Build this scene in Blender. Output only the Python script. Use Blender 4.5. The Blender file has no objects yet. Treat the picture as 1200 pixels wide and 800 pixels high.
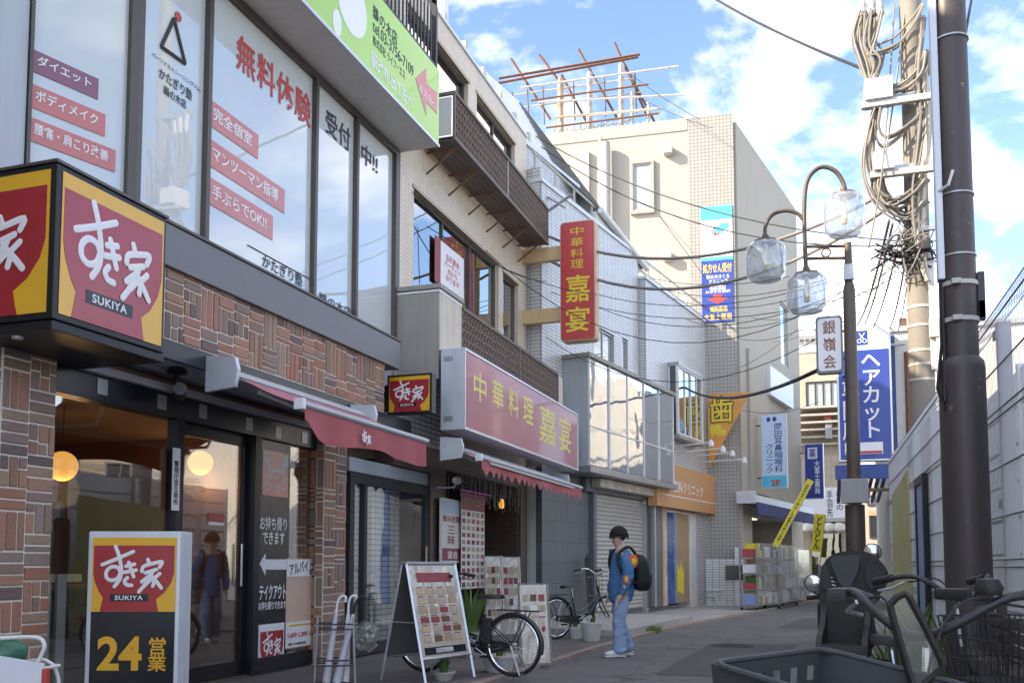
import bpy, bmesh, math, random
from mathutils import Vector, Matrix
random.seed(7)
S = bpy.context.scene
COL = S.collection
# ------------------------------------------------------------------ camera
FPX, CX, CY, CAMH = 1100.0, 600.0, 580.0, 1.24
TILT = math.atan(80/1100); YAW = math.atan(373/1100*math.cos(TILT))
cam_d = bpy.data.cameras.new('camera'); cam = bpy.data.objects.new('camera', cam_d); COL.objects.link(cam)
cam.location = (0, 0, CAMH); cam.rotation_euler = (math.pi/2+TILT, 0, YAW)
cam_d.sensor_width = 36; cam_d.lens = 36*FPX/1200; cam_d.shift_x = 0; cam_d.shift_y = 180/1200
cam_d.clip_start = 0.05; cam_d.clip_end = 3000
S.camera = cam
# ------------------------------------------------------------------ light
CLOUD = (8.81, .49, 6.53); CLOUD_TURN = 10
SUN_EL, SUN_AZ = 31.0, 233.0       # azimuth measured clockwise from +Y; the sun stands behind and left of the camera
se, sa = math.radians(SUN_EL), math.radians(SUN_AZ)
to_sun = Vector((math.sin(sa)*math.cos(se), math.cos(sa)*math.cos(se), math.sin(se)))
sun_d = bpy.data.lights.new('sun', 'SUN'); sun_d.energy = 2.1; sun_d.angle = math.radians(0.5); sun_d.color = (1, .93, .82)
sun = bpy.data.objects.new('sun', sun_d); COL.objects.link(sun)
sun.rotation_euler = to_sun.to_track_quat('Z', 'Y').to_euler(); sun.location = (-20, -30, 40)
W = bpy.data.worlds.new('World'); S.world = W; W.use_nodes = True
nt = W.node_tree; N = nt.nodes; L = nt.links; N.clear()
wo = N.new('ShaderNodeOutputWorld'); bg = N.new('ShaderNodeBackground'); sky = N.new('ShaderNodeTexSky')
sky.sky_type = 'NISHITA'; sky.sun_disc = False; sky.sun_elevation = se; sky.sun_rotation = sa
sky.air_density = .72; sky.dust_density = .6; sky.ozone_density = 4.0
tc = N.new('ShaderNodeTexCoord'); mp = N.new('ShaderNodeMapping'); mp.inputs['Scale'].default_value = (1.5, 1.5, 2.6); mp.inputs['Location'].default_value = CLOUD; mp.inputs['Rotation'].default_value = (0, 0, math.radians(CLOUD_TURN))
n1 = N.new('ShaderNodeTexNoise'); n1.inputs['Scale'].default_value = 2.6; n1.inputs['Detail'].default_value = 10; n1.inputs['Roughness'].default_value = .58; n1.inputs['Distortion'].default_value = .2
cr = N.new('ShaderNodeValToRGB'); cr.color_ramp.elements[0].position = .46; cr.color_ramp.elements[1].position = .86
cr.color_ramp.elements[0].color = (0, 0, 0, 1); cr.color_ramp.elements[1].color = (1, 1, 1, 1)
mx = N.new('ShaderNodeMixRGB'); mx.inputs[2].default_value = (10.0, 9.5, 8.8, 1)
mf = N.new('ShaderNodeMath'); mf.operation = 'MULTIPLY'; mf.inputs[1].default_value = .94
L.new(tc.outputs['Generated'], mp.inputs[0]); L.new(mp.outputs[0], n1.inputs['Vector']); L.new(n1.outputs['Fac'], cr.inputs[0])
L.new(cr.outputs[0], mf.inputs[0]); L.new(mf.outputs[0], mx.inputs[0]); L.new(sky.outputs[0], mx.inputs[1]); L.new(mx.outputs[0], bg.inputs[0]); L.new(bg.outputs[0], wo.inputs[0])
bg.inputs[1].default_value = .12
S.view_settings.view_transform = 'Standard'; S.view_settings.look = 'None'; S.view_settings.gamma = 1; S.view_settings.use_curve_mapping = False
S.view_settings.exposure = 2.2
S.view_settings.use_white_balance = True; S.view_settings.white_balance_temperature = 7600; S.view_settings.white_balance_tint = 10
S.render.engine = 'CYCLES'
S.cycles.max_bounces = 8; S.cycles.transparent_max_bounces = 16
# ------------------------------------------------------------------ frames: a vertical plane along a facade; u along it, o out of it, z up
CAMM = Matrix.Rotation(YAW, 3, 'Z') @ Matrix.Rotation(math.pi/2+TILT, 3, 'X')
CAMP = Vector((0, 0, CAMH))
def ray(x, y): return CAMM @ Vector(((x-CX)/FPX, -(y-CY)/FPX, -1))
def gnd(x, y, z=0.0):
    d = ray(x, y); return CAMP + d*((z-CAMH)/d.z)
class Fr:
    def __init__(s, ox, oy, deg, oz=0):
        r = math.radians(deg); s.deg = deg; s.O = Vector((ox, oy, oz))
        s.u = Vector((math.sin(r), math.cos(r), 0)); s.n = Vector((math.cos(r), -math.sin(r), 0))
    def p(s, x, y, o=0):                    # pixel on the plane at out-distance o -> (u, z)
        d = ray(x, y); k = ((s.O+s.n*o-CAMP).dot(s.n))/d.dot(s.n); q = CAMP+d*k-s.O
        return q.dot(s.u), q.z
    def q(s, x, y, u):                      # pixel on the cross plane at u -> (o, z)
        d = ray(x, y); k = ((s.O+s.u*u-CAMP).dot(s.u))/d.dot(s.u); q = CAMP+d*k-s.O
        return q.dot(s.n), q.z
    def w(s, u, o, z): return s.O+s.u*u+s.n*o+Vector((0, 0, z))
    def at(s, u, o, deg): v = s.w(u, o, 0); return Fr(v.x, v.y, s.deg+deg)
    def R(s, x0, y0, x1, y1, o=0):          # pixel box (left-top, right-bottom) -> u0, u1, z0, z1
        a = s.p(x0, y0, o); b = s.p(x1, y1, o); return min(a[0], b[0]), max(a[0], b[0]), min(a[1], b[1]), max(a[1], b[1])
# ------------------------------------------------------------------ materials
MATS = {}
def mat(name, col, rough=.6, metal=0, var=.12, vscale=3.0, bump=0, bscale=60, emit=0, spec=.5, coat=0, dirt=0, alpha=1):
    if name in MATS: return MATS[name]
    m = bpy.data.materials.new(name); m.use_nodes = True; t = m.node_tree; b = t.nodes['Principled BSDF']
    b.inputs['Roughness'].default_value = rough; b.inputs['Metallic'].default_value = metal; b.inputs['Specular IOR Level'].default_value = spec
    if coat: b.inputs['Coat Weight'].default_value = coat; b.inputs['Coat Roughness'].default_value = .05
    c = (*col, 1)
    b.inputs['Base Color'].default_value = c
    m.diffuse_color = c
    tcn = t.nodes.new('ShaderNodeTexCoord')
    if var:
        n = t.nodes.new('ShaderNodeTexNoise'); n.inputs['Scale'].default_value = vscale; n.inputs['Detail'].default_value = 6; n.inputs['Roughness'].default_value = .65
        t.links.new(tcn.outputs['Object'], n.inputs['Vector'])
        mr = t.nodes.new('ShaderNodeMapRange'); mr.inputs[1].default_value = .25; mr.inputs[2].default_value = .75; mr.inputs[3].default_value = 1-var; mr.inputs[4].default_value = 1+var
        t.links.new(n.outputs['Fac'], mr.inputs[0])
        h = t.nodes.new('ShaderNodeHueSaturation'); h.inputs['Color'].default_value = c
        t.links.new(mr.outputs[0], h.inputs['Value']); src = h.outputs[0]
        if dirt:                             # vertical rain streaks and grime
            mp_ = t.nodes.new('ShaderNodeMapping'); mp_.inputs['Scale'].default_value = (5, 5, .35)
            n2 = t.nodes.new('ShaderNodeTexNoise'); n2.inputs['Scale'].default_value = 2.2; n2.inputs['Detail'].default_value = 8
            t.links.new(tcn.outputs['Object'], mp_.inputs[0]); t.links.new(mp_.outputs[0], n2.inputs['Vector'])
            r2 = t.nodes.new('ShaderNodeMapRange'); r2.inputs[1].default_value = .45; r2.inputs[2].default_value = .8; r2.inputs[3].default_value = 0; r2.inputs[4].default_value = dirt
            t.links.new(n2.outputs['Fac'], r2.inputs[0])
            mxx = t.nodes.new('ShaderNodeMixRGB'); mxx.inputs[2].default_value = (.16, .13, .10, 1)
            t.links.new(r2.outputs[0], mxx.inputs[0]); t.links.new(src, mxx.inputs[1]); src = mxx.outputs[0]
        t.links.new(src, b.inputs['Base Color'])
        rr = t.nodes.new('ShaderNodeMapRange'); rr.inputs[3].default_value = max(0, rough-.07); rr.inputs[4].default_value = min(1, rough+.1)
        t.links.new(n.outputs['Fac'], rr.inputs[0]); t.links.new(rr.outputs[0], b.inputs['Roughness'])
    if bump:
        n3 = t.nodes.new('ShaderNodeTexNoise'); n3.inputs['Scale'].default_value = bscale; n3.inputs['Detail'].default_value = 5
        t.links.new(tcn.outputs['Object'], n3.inputs['Vector'])
        bn = t.nodes.new('ShaderNodeBump'); bn.inputs['Strength'].default_value = bump; bn.inputs['Distance'].default_value = .01
        t.links.new(n3.outputs['Fac'], bn.inputs['Height']); t.links.new(bn.outputs[0], b.inputs['Normal'])
    if emit:
        b.inputs['Emission Color'].default_value = c; b.inputs['Emission Strength'].default_value = emit
    MATS[name] = m; return m
def tile_mat(name, c1, c2, mortar, w, h, msize=.006, rough=.35, offset=0.0, bump=.35, dirt=.1):
    m = bpy.data.materials.new(name); m.use_nodes = True; t = m.node_tree; b = t.nodes['Principled BSDF']
    tcn = t.nodes.new('ShaderNodeTexCoord'); sp = t.nodes.new('ShaderNodeSeparateXYZ'); ad = t.nodes.new('ShaderNodeMath'); ad.operation = 'ADD'
    cb = t.nodes.new('ShaderNodeCombineXYZ'); br = t.nodes.new('ShaderNodeTexBrick')
    t.links.new(tcn.outputs['Object'], sp.inputs[0]); t.links.new(sp.outputs[0], ad.inputs[0]); t.links.new(sp.outputs[1], ad.inputs[1])
    t.links.new(ad.outputs[0], cb.inputs[0]); t.links.new(sp.outputs[2], cb.inputs[1]); t.links.new(cb.outputs[0], br.inputs['Vector'])
    br.offset = offset; br.inputs['Scale'].default_value = 1; br.inputs['Brick Width'].default_value = w; br.inputs['Row Height'].default_value = h
    br.inputs['Mortar Size'].default_value = msize; br.inputs['Mortar Smooth'].default_value = .1; br.inputs['Bias'].default_value = 0
    br.inputs['Color1'].default_value = (*c1, 1); br.inputs['Color2'].default_value = (*c2, 1); br.inputs['Mortar'].default_value = (*mortar, 1)
    n2 = t.nodes.new('ShaderNodeTexNoise'); n2.inputs['Scale'].default_value = 1.4; n2.inputs['Detail'].default_value = 8; n2.inputs['Roughness'].default_value = .65
    mp_ = t.nodes.new('ShaderNodeMapping'); mp_.inputs['Scale'].default_value = (2.5, 2.5, .5)
    t.links.new(tcn.outputs['Object'], mp_.inputs[0]); t.links.new(mp_.outputs[0], n2.inputs['Vector'])
    r2 = t.nodes.new('ShaderNodeMapRange'); r2.inputs[1].default_value = .42; r2.inputs[2].default_value = .8; r2.inputs[3].default_value = 0; r2.inputs[4].default_value = dirt*2.2
    t.links.new(n2.outputs['Fac'], r2.inputs[0])
    mxx = t.nodes.new('ShaderNodeMixRGB'); mxx.inputs[2].default_value = (.2, .17, .13, 1)
    t.links.new(r2.outputs[0], mxx.inputs[0]); t.links.new(br.outputs['Color'], mxx.inputs[1]); t.links.new(mxx.outputs[0], b.inputs['Base Color'])
    iv = t.nodes.new('ShaderNodeMath'); iv.operation = 'SUBTRACT'; iv.inputs[0].default_value = 1; t.links.new(br.outputs['Fac'], iv.inputs[1])
    bn = t.nodes.new('ShaderNodeBump'); bn.inputs['Strength'].default_value = bump; bn.inputs['Distance'].default_value = .006
    t.links.new(iv.outputs[0], bn.inputs['Height']); t.links.new(bn.outputs[0], b.inputs['Normal'])
    b.inputs['Roughness'].default_value = rough
    MATS[name] = m; return m
def glass_mat(name, tint=(.9, .95, .95), refl=1.0, body=None, body_fac=0.0, rough=0.0, wave=.08):
    m = bpy.data.materials.new(name); m.use_nodes = True; t = m.node_tree; n = t.nodes; n.clear()
    out = n.new('ShaderNodeOutputMaterial'); tr = n.new('ShaderNodeBsdfTransparent'); gl = n.new('ShaderNodeBsdfGlossy'); fr = n.new('ShaderNodeFresnel'); mxs = n.new('ShaderNodeMixShader')
    tr.inputs[0].default_value = (*tint, 1); gl.inputs['Roughness'].default_value = rough; gl.inputs[0].default_value = (1, 1, 1, 1); fr.inputs['IOR'].default_value = 1.5
    ml = n.new('ShaderNodeMath'); ml.operation = 'MULTIPLY'; ml.use_clamp = True; ml.inputs[1].default_value = refl*1.25
    gm_ = n.new('ShaderNodeNewGeometry'); mi = n.new('ShaderNodeMath'); mi.operation = 'MULTIPLY_ADD'; mi.inputs[1].default_value = 1/1.5-1.5; mi.inputs[2].default_value = 1.5; t.links.new(gm_.outputs['Backfacing'], mi.inputs[0]); t.links.new(mi.outputs[0], fr.inputs['IOR'])
    t.links.new(fr.outputs[0], ml.inputs[0]); t.links.new(ml.outputs[0], mxs.inputs[0])
    src = tr.outputs[0]
    if body:
        df = n.new('ShaderNodeBsdfDiffuse'); df.inputs[0].default_value = (*body, 1); m2 = n.new('ShaderNodeMixShader'); m2.inputs[0].default_value = body_fac
        t.links.new(tr.outputs[0], m2.inputs[1]); t.links.new(df.outputs[0], m2.inputs[2]); src = m2.outputs[0]
    t.links.new(src, mxs.inputs[1]); t.links.new(gl.outputs[0], mxs.inputs[2])
    # slight waviness so that reflections are not mirror-perfect
    tcn = n.new('ShaderNodeTexCoord'); nz = n.new('ShaderNodeTexNoise'); nz.inputs['Scale'].default_value = 1.6; nz.inputs['Detail'].default_value = 1
    bn = n.new('ShaderNodeBump'); bn.inputs['Strength'].default_value = wave; bn.inputs['Distance'].default_value = .02
    t.links.new(tcn.outputs['Object'], nz.inputs['Vector']); t.links.new(nz.outputs['Fac'], bn.inputs['Height']); t.links.new(bn.outputs[0], gl.inputs['Normal'])
    t.links.new(mxs.outputs[0], out.inputs[0]); MATS[name] = m; return m
# ------------------------------------------------------------------ things and parts
def link(o): COL.objects.link(o); return o
def new_obj(name, me): return link(bpy.data.objects.new(name, me))
def setmat(me, m):
    me.materials.append(MATS[m] if isinstance(m, str) else m)
def tag(o, label, cat, group=None):
    o['label'] = label; o['category'] = cat
    if group: o['group'] = group
    return o
def bm_box(bm, a, b, bev=0):
    (x0, y0, z0), (x1, y1, z1) = a, b
    x0, x1 = min(x0, x1), max(x0, x1); y0, y1 = min(y0, y1), max(y0, y1); z0, z1 = min(z0, z1), max(z0, z1)
    vs = [bm.verts.new(v) for v in ((x0,y0,z0),(x1,y0,z0),(x1,y1,z0),(x0,y1,z0),(x0,y0,z1),(x1,y0,z1),(x1,y1,z1),(x0,y1,z1))]
    fs = [bm.faces.new([vs[i] for i in f]) for f in ((0,3,2,1),(4,5,6,7),(0,1,5,4),(1,2,6,5),(2,3,7,6),(3,0,4,7))]
    if bev:
        bev = min(bev, .45*min(x1-x0, y1-y0, z1-z0))
        es = list({e for f in fs for e in f.edges}); bmesh.ops.bevel(bm, geom=es, offset=bev, segments=2, affect='EDGES', profile=.7)
def bm_tube(bm, pts, r, seg=8, cap=True, r2=None):
    pts = [Vector(p) for p in pts]; n = len(pts); rings = []
    up = Vector((0, 0, 1)); prev = None
    for i, p in enumerate(pts):
        d = (pts[min(i+1, n-1)]-pts[max(i-1, 0)])
        if d.length < 1e-9: d = Vector((0, 0, 1))
        d.normalize()
        if prev is None:
            a = d.cross(up)
            if a.length < 1e-3: a = d.cross(Vector((1, 0, 0)))
        else:
            a = prev - d*prev.dot(d)
            if a.length < 1e-6: a = d.orthogonal()
        a.normalize(); prev = a; b = d.cross(a)
        rr = r if r2 is None else r+(r2-r)*i/(n-1)
        if isinstance(r, (list, tuple)): rr = r[i]
        rings.append([bm.verts.new(p+a*math.cos(k*2*math.pi/seg)*rr+b*math.sin(k*2*math.pi/seg)*rr) for k in range(seg)])
    for i in range(n-1):
        for k in range(seg):
            bm.faces.new((rings[i][k], rings[i][(k+1)%seg], rings[i+1][(k+1)%seg], rings[i+1][k])).smooth = True
    if cap: bm.faces.new(rings[0][::-1]); bm.faces.new(rings[-1])
def bm_lathe(bm, prof, c=(0, 0, 0), seg=24, axis='Z', M=None):
    rings = []
    for r, h in prof:
        ring = []
        for k in range(seg):
            a = 2*math.pi*k/seg; x, y = r*math.cos(a), r*math.sin(a)
            v = {'Z': (x, y, h), 'X': (h, x, y), 'Y': (x, h, y)}[axis]
            v = Vector(v)
            if M: v = M @ v
            ring.append(bm.verts.new(v+Vector(c)))
        rings.append(ring)
    for i in range(len(rings)-1):
        for k in range(seg):
            bm.faces.new((rings[i][k], rings[i][(k+1)%seg], rings[i+1][(k+1)%seg], rings[i+1][k])).smooth = True
    for rg in (rings[0], rings[-1]):
        try: bm.faces.new(rg)
        except ValueError: pass
def bm_prism(bm, poly, o0, o1):             # poly in (u, z), extruded from y=-o0 to y=-o1
    a = [bm.verts.new((u, -o0, z)) for u, z in poly]; b = [bm.verts.new((u, -o1, z)) for u, z in poly]
    bm.faces.new(a); bm.faces.new(b[::-1]); n = len(poly)
    for i in range(n): bm.faces.new((a[i], b[i], b[(i+1)%n], a[(i+1)%n]))
def bm_prism_x(bm, poly, u0, u1):           # poly in (o, z), extruded along u
    a = [bm.verts.new((u0, -o, z)) for o, z in poly]; b = [bm.verts.new((u1, -o, z)) for o, z in poly]
    bm.faces.new(a); bm.faces.new(b[::-1]); n = len(poly)
    for i in range(n): bm.faces.new((a[i], b[i], b[(i+1)%n], a[(i+1)%n]))
def spline(pts, n=8):
    pts = [Vector(p) for p in pts]; out = []
    P = [pts[0]*2-pts[1]]+pts+[pts[-1]*2-pts[-2]]
    for i in range(1, len(P)-2):
        for k in range(n):
            t = k/n; a, b, c, d = P[i-1], P[i], P[i+1], P[i+2]
            out.append(.5*((2*b)+(c-a)*t+(2*a-5*b+4*c-d)*t*t+(3*b-a-3*c+d)*t**3))
    out.append(pts[-1]); return out
def sag(a, b, s, n=14):
    a, b = Vector(a), Vector(b)
    return [a.lerp(b, i/n)-Vector((0, 0, s*4*(i/n)*(1-i/n))) for i in range(n+1)]
class Thing:
    """one thing: an Empty at its base in a frame; parts are given in the frame's (u, o, z)"""
    def __init__(s, name, label, cat, fr, base=(0, 0, 0), group=None, structure=False):
        s.fr = fr; s.base = base
        s.root = link(bpy.data.objects.new(name, None)); s.root.empty_display_size = .2
        s.root.location = fr.w(*base); s.root.rotation_euler = (0, 0, math.pi/2-math.radians(fr.deg))
        if structure: s.root['kind'] = 'structure'
        else: tag(s.root, label, cat, group)
        s.off = Vector((base[0], -base[1], base[2]))
    def add(s, name, bm, m, parent=None, stuff=False, smooth=False, label=None):
        bmesh.ops.translate(bm, verts=bm.verts, vec=-s.off)
        bmesh.ops.recalc_face_normals(bm, faces=bm.faces)
        me = bpy.data.meshes.new(name); bm.to_mesh(me); bm.free()
        if smooth:
            for p in me.polygons: p.use_smooth = True
        if any(p.use_smooth for p in me.polygons): me.set_sharp_from_angle(angle=math.radians(42))
        for x in (m if isinstance(m, (list, tuple)) else [m]): setmat(me, x)
        o = new_obj(name, me); o.parent = parent or s.root
        if stuff: o['kind'] = 'stuff'
        if label: o['label'] = label
        return o
    def box(s, name, m, u0, u1, o0, o1, z0, z1, bev=0, parent=None, **k):
        bm = bmesh.new(); bm_box(bm, (u0, -o0, z0), (u1, -o1, z1), bev); return s.add(name, bm, m, parent, **k)
    def boxes(s, name, m, L_, bev=0, parent=None, **k):
        bm = bmesh.new()
        for u0, u1, o0, o1, z0, z1 in L_: bm_box(bm, (u0, -o0, z0), (u1, -o1, z1), bev)
        return s.add(name, bm, m, parent, **k)
    def prism(s, name, m, poly, o0, o1, parent=None, **k):
        bm = bmesh.new(); bm_prism(bm, poly, o0, o1); return s.add(name, bm, m, parent, **k)
    def prism_x(s, name, m, poly, u0, u1, parent=None, **k):
        bm = bmesh.new(); bm_prism_x(bm, poly, u0, u1); return s.add(name, bm, m, parent, **k)
    def tube(s, name, m, pts, r, seg=8, parent=None, r2=None, **k):
        bm = bmesh.new(); bm_tube(bm, [(u, -o, z) for u, o, z in pts], r, seg, r2=r2); return s.add(name, bm, m, parent, **k)
    def tubes(s, name, m, L_, r, seg=6, parent=None, **k):
        bm = bmesh.new()
        for pts in L_: bm_tube(bm, [(u, -o, z) for u, o, z in pts], r, seg)
        return s.add(name, bm, m, parent, **k)
    def lathe(s, name, m, prof, c, seg=24, parent=None, axis='Z', **k):
        bm = bmesh.new(); bm_lathe(bm, prof, (c[0], -c[1], c[2]), seg, axis); return s.add(name, bm, m, parent, **k)
    def wall(s, name, m, u0, u1, z0, z1, o, depth, holes=(), parent=None, **k):
        bm = bmesh.new(); us = sorted({u0, u1, *[h[0] for h in holes], *[h[1] for h in holes]}); zs = sorted({z0, z1, *[h[2] for h in holes], *[h[3] for h in holes]})
        us = [x for x in us if u0 <= x <= u1]; zs = [x for x in zs if z0 <= x <= z1]
        for a, b in zip(us, us[1:]):
            for c, d in zip(zs, zs[1:]):
                mu, mz = (a+b)/2, (c+d)/2
                if any(h[0] < mu < h[1] and h[2] < mz < h[3] for h in holes): continue
                bm.faces.new([bm.verts.new(v) for v in ((a,-o,c),(b,-o,c),(b,-o,d),(a,-o,d))])
        def ring(a, b, c, d):
            q = [(a, c), (b, c), (b, d), (a, d)]
            for i in range(4):
                (p0, q0), (p1, q1) = q[i], q[(i+1)%4]
                bm.faces.new([bm.verts.new(v) for v in ((p0,-o,q0),(p1,-o,q1),(p1,-(o-depth),q1),(p0,-(o-depth),q0))])
        ring(u0, u1, z0, z1)
        for h in holes: ring(*h)
        bmesh.ops.remove_doubles(bm, verts=bm.verts, dist=.0005)
        return s.add(name, bm, m, parent, **k)
    def window(s, u0, u1, z0, z1, o, fm, gm, n=2, fw=.05, dep=.06, name='window', parent=None, rows=1, pane='pane', mull=None):
        mull = mull or fw*.8
        L_ = [(u0, u1, o, o-dep, z0, z0+fw), (u0, u1, o, o-dep, z1-fw, z1), (u0, u0+fw, o-.001, o-dep+.001, z0+fw, z1-fw), (u1-fw, u1, o-.001, o-dep+.001, z0+fw, z1-fw)]
        iw = (u1-u0-2*fw); cells = []
        for i in range(1, n):
            c = u0+fw+iw*i/n; L_.append((c-mull/2, c+mull/2, o-.003, o-dep+.002, z0+fw, z1-fw))
        for j in range(1, rows):
            c = z0+fw+(z1-z0-2*fw)*j/rows; L_.append((u0+fw, u1-fw, o-.006, o-dep+.004, c-mull/2, c+mull/2))
        f = s.boxes(name, fm, L_, .004, parent)
        for i in range(n):
            for j in range(rows):
                a = u0+fw+iw*i/n+(mull/2 if i else 0); b = u0+fw+iw*(i+1)/n-(mull/2 if i < n-1 else 0)
                h = (z1-z0-2*fw)/rows; c = z0+fw+h*j+(mull/2 if j else 0); d = z0+fw+h*(j+1)-(mull/2 if j < rows-1 else 0)
                po = o-dep*.55-(.012 if (i % 2) else 0)
                s.box(pane, gm, a-.004, b+.004, po, po-.006, c-.004, d+.004, 0, f if parent is None else parent)
        return f
    def text(s, txt, m, u0, u1, z0, z1, o, bold=.0, parent=None, name='lettering', spacing=1.0, line=1.0, keep=False, shear=0, ext=.0015, rot=0):
        me = text_mesh(txt, min(bold, .015 if any(ord(q) > 12800 for q in txt) else .04), spacing, line)
        xs = [v.co.x for v in me.vertices]; ys = [v.co.y for v in me.vertices]
        if not xs: return None
        x0, x1, y0, y1 = min(xs), max(xs), min(ys), max(ys)
        sx = (u1-u0)/max(x1-x0, 1e-6); sy = (z1-z0)/max(y1-y0, 1e-6)
        if keep: sx = sy = min(sx, sy)
        cu, cz = (u0+u1)/2, (z0+z1)/2; ca, sa_ = math.cos(rot), math.sin(rot)
        for v in me.vertices:
            x = (v.co.x-(x0+x1)/2)*sx; y = (v.co.y-(y0+y1)/2)*sy; x += shear*y
            x, y = x*ca-y*sa_, x*sa_+y*ca
            v.co = Vector((cu+x, -o-(ext if v.co.z > 0 else 0), cz+y))-s.off
        setmat(me, m); ob = new_obj(name, me); ob.parent = parent or s.root; return ob
_TXT = {}
def text_mesh(txt, bold, spacing, line):
    key = (txt, bold, spacing, line)
    if key not in _TXT:
        cu = bpy.data.curves.new('lettering', 'FONT'); cu.body = txt; cu.size = 1; cu.offset = bold; cu.extrude = .004; cu.space_character = spacing; cu.space_line = line; cu.align_x = 'CENTER'; cu.resolution_u = 4
        ob = link(bpy.data.objects.new('lettering', cu)); dg = bpy.context.evaluated_depsgraph_get(); dg.update()
        me = bpy.data.meshes.new_from_object(ob.evaluated_get(dg)); bpy.data.objects.remove(ob); bpy.data.curves.remove(cu); _TXT[key] = me
        me.materials.clear()
    r = _TXT[key].copy(); r.materials.clear(); r.name = 'lettering'; return r
def strokes(T, name, m, segs, u0, z0, du, dz, o, r, parent=None):   # brush strokes given in a unit square, as flattened tubes
    bm = bmesh.new()
    for i, pts in enumerate(segs):
        p3 = [(u0+x*du, -(o+.0004*i), z0+y*dz) for x, y in pts]
        p3 = spline(p3, 4) if len(p3) > 2 else [Vector(p) for p in p3]
        b2 = bmesh.new(); bm_tube(b2, p3, r, 10)
        # round ends
        for e in (p3[0], p3[-1]):
            bmesh.ops.create_icosphere(b2, subdivisions=2, radius=r*.98, matrix=Matrix.Translation(e))
        for v in b2.verts: v.co.y = -(o+.0004*i)+(v.co.y+(o+.0004*i))*.12
        me = bpy.data.meshes.new('t'); b2.to_mesh(me); b2.free(); bm.from_mesh(me); bpy.data.meshes.remove(me)
    return T.add(name, bm, m, parent, smooth=True)
_LG = [[(437,290),(505,262),(575,230)], [(495,207),(510,245),(521,290),(524,325),(517,358),(495,390)], [(521,325),(508,304),(480,300),(458,320),(458,348),(480,362),(508,352),(521,325)],
 [(545,297),(582,288)], [(538,325),(590,315)], [(556,280),(566,308),(580,345)], [(552,350),(540,366),(550,382),(572,385)],
 [(642,266),(650,288)], [(617,320),(624,298),(665,285),(706,277),(696,302)], [(632,328),(682,312)], [(668,316),(655,345),(632,382),(606,414)], [(650,342),(618,368)], [(657,360),(628,388)], [(655,335),(672,362),(668,388)], [(660,345),(685,370),(706,396)], [(697,332),(672,354)]]
LOGO = [[((x-395)/370, (505-y)/340) for x, y in s] for s in _LG]
_BW = [(397,202),(397,330),(405,370),(425,415),(443,441),(437,470),(430,505),(692,505),(685,475),(680,447),(715,420),(745,375),(758,330),(758,202)]
BOWL = [((x-390)/375, (505-y)/340) for x, y in _BW]
def bowl_logo(T, u0, u1, z0, z1, o, parent=None, yellow='sign_yellow', red='sign_red', white='sign_white', black='sign_black', blackbar=True, name='bowl_emblem'):
    du, dz = u1-u0, z1-z0
    p = T.box(name, yellow, u0, u1, o, o+.004, z0, z1, 0, parent)
    par = p if parent is None else parent
    T.prism('bowl_shape', red, [(u0+x*du, z0+y*dz) for x, y in BOWL], o+.004, o+.007, par)
    strokes(T, 'brush_lettering', white, LOGO, u0+.01*du, z0, du*.985, dz, o+.008, .0265*dz, par)
    if blackbar:
        T.box('name_bar', black, u0+du*.227, u0+du*.68, o+.007, o+.009, z0+dz*.138, z0+dz*.235, 0, par)
        T.text('SUKIYA', white, u0+du*.285, u0+du*.62, z0+dz*.155, z0+dz*.218, o+.010, .02, par, spacing=1.1)
    return p
# ------------------------------------------------------------------ the materials
mat('sign_yellow', (.78, .42, .03), .3, var=.05, coat=.3); mat('sign_red', (.38, .022, .032), .28, var=.05, coat=.3); mat('sign_white', (.78, .78, .80), .4, var=.03)
mat('sign_black', (.012, .014, .02), .3, var=.1); mat('black_metal', (.018, .018, .022), .38, .3, var=.2); mat('dark_metal', (.05, .05, .055), .42, .4, var=.2)
mat('fascia_grey', (.155, .155, .16), .42, .35, var=.1, vscale=1.2, dirt=.25); mat('alu', (.55, .56, .58), .35, .8, var=.08); mat('alu_light', (.62, .65, .70), .45, .3, var=.08, dirt=.1)
mat('panel_grey', (.42, .46, .50), .5, .1, var=.06, vscale=1.5, dirt=.2); mat('soffit', (.58, .57, .55), .7, var=.05, dirt=.15); mat('soffit_purple', (.36, .35, .40), .55, var=.06)
mat('sash_bronze', (.10, .085, .075), .4, .5, var=.1); mat('sash_alu', (.36, .36, .36), .4, .6, var=.08); mat('mortar', (.74, .68, .60), .9, var=.15, bump=.4)
mat('white_wall', (.72, .70, .66), .8, var=.06, dirt=.2, bump=.1); mat('cream_wall', (.40, .375, .33), .85, var=.05, vscale=.8, dirt=.12, bump=.15, bscale=40)
mat('beige_panel', (.58, .52, .44), .6, var=.08, dirt=.3); mat('taupe_panel', (.34, .32, .29), .6, var=.07, dirt=.3); mat('bracket_beige', (.62, .44, .24), .6, var=.1, dirt=.2)
mat('awning_red', (.40, .09, .105), .75, var=.1, vscale=5, dirt=.12); mat('awning_pink', (.44, .165, .205), .7, var=.08, vscale=5, dirt=.1); mat('awning_case', (.42, .43, .45), .4, .4, var=.06)
mat('green_sign', (.33, .60, .10), .35, var=.03, coat=.3); mat('red_sticker', (.50, .06, .05), .4, var=.04); mat('pink_arrow', (.68, .24, .25), .4, var=.03); mat('lettering_black', (.03, .03, .035), .5, var=0)
mat('film_red', (.55, .17, .15), .3, var=.04, coat=.4); mat('film_dark', (.24, .09, .13), .3, var=.04, coat=.4)
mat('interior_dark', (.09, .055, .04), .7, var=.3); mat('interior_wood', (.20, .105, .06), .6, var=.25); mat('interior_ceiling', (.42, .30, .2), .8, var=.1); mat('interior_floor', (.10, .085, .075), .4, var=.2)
mat('lamp_warm', (1, .50, .13), .6, var=0, emit=.22); mat('lamp_white', (1, .92, .8), .6, var=0, emit=.35)
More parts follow.
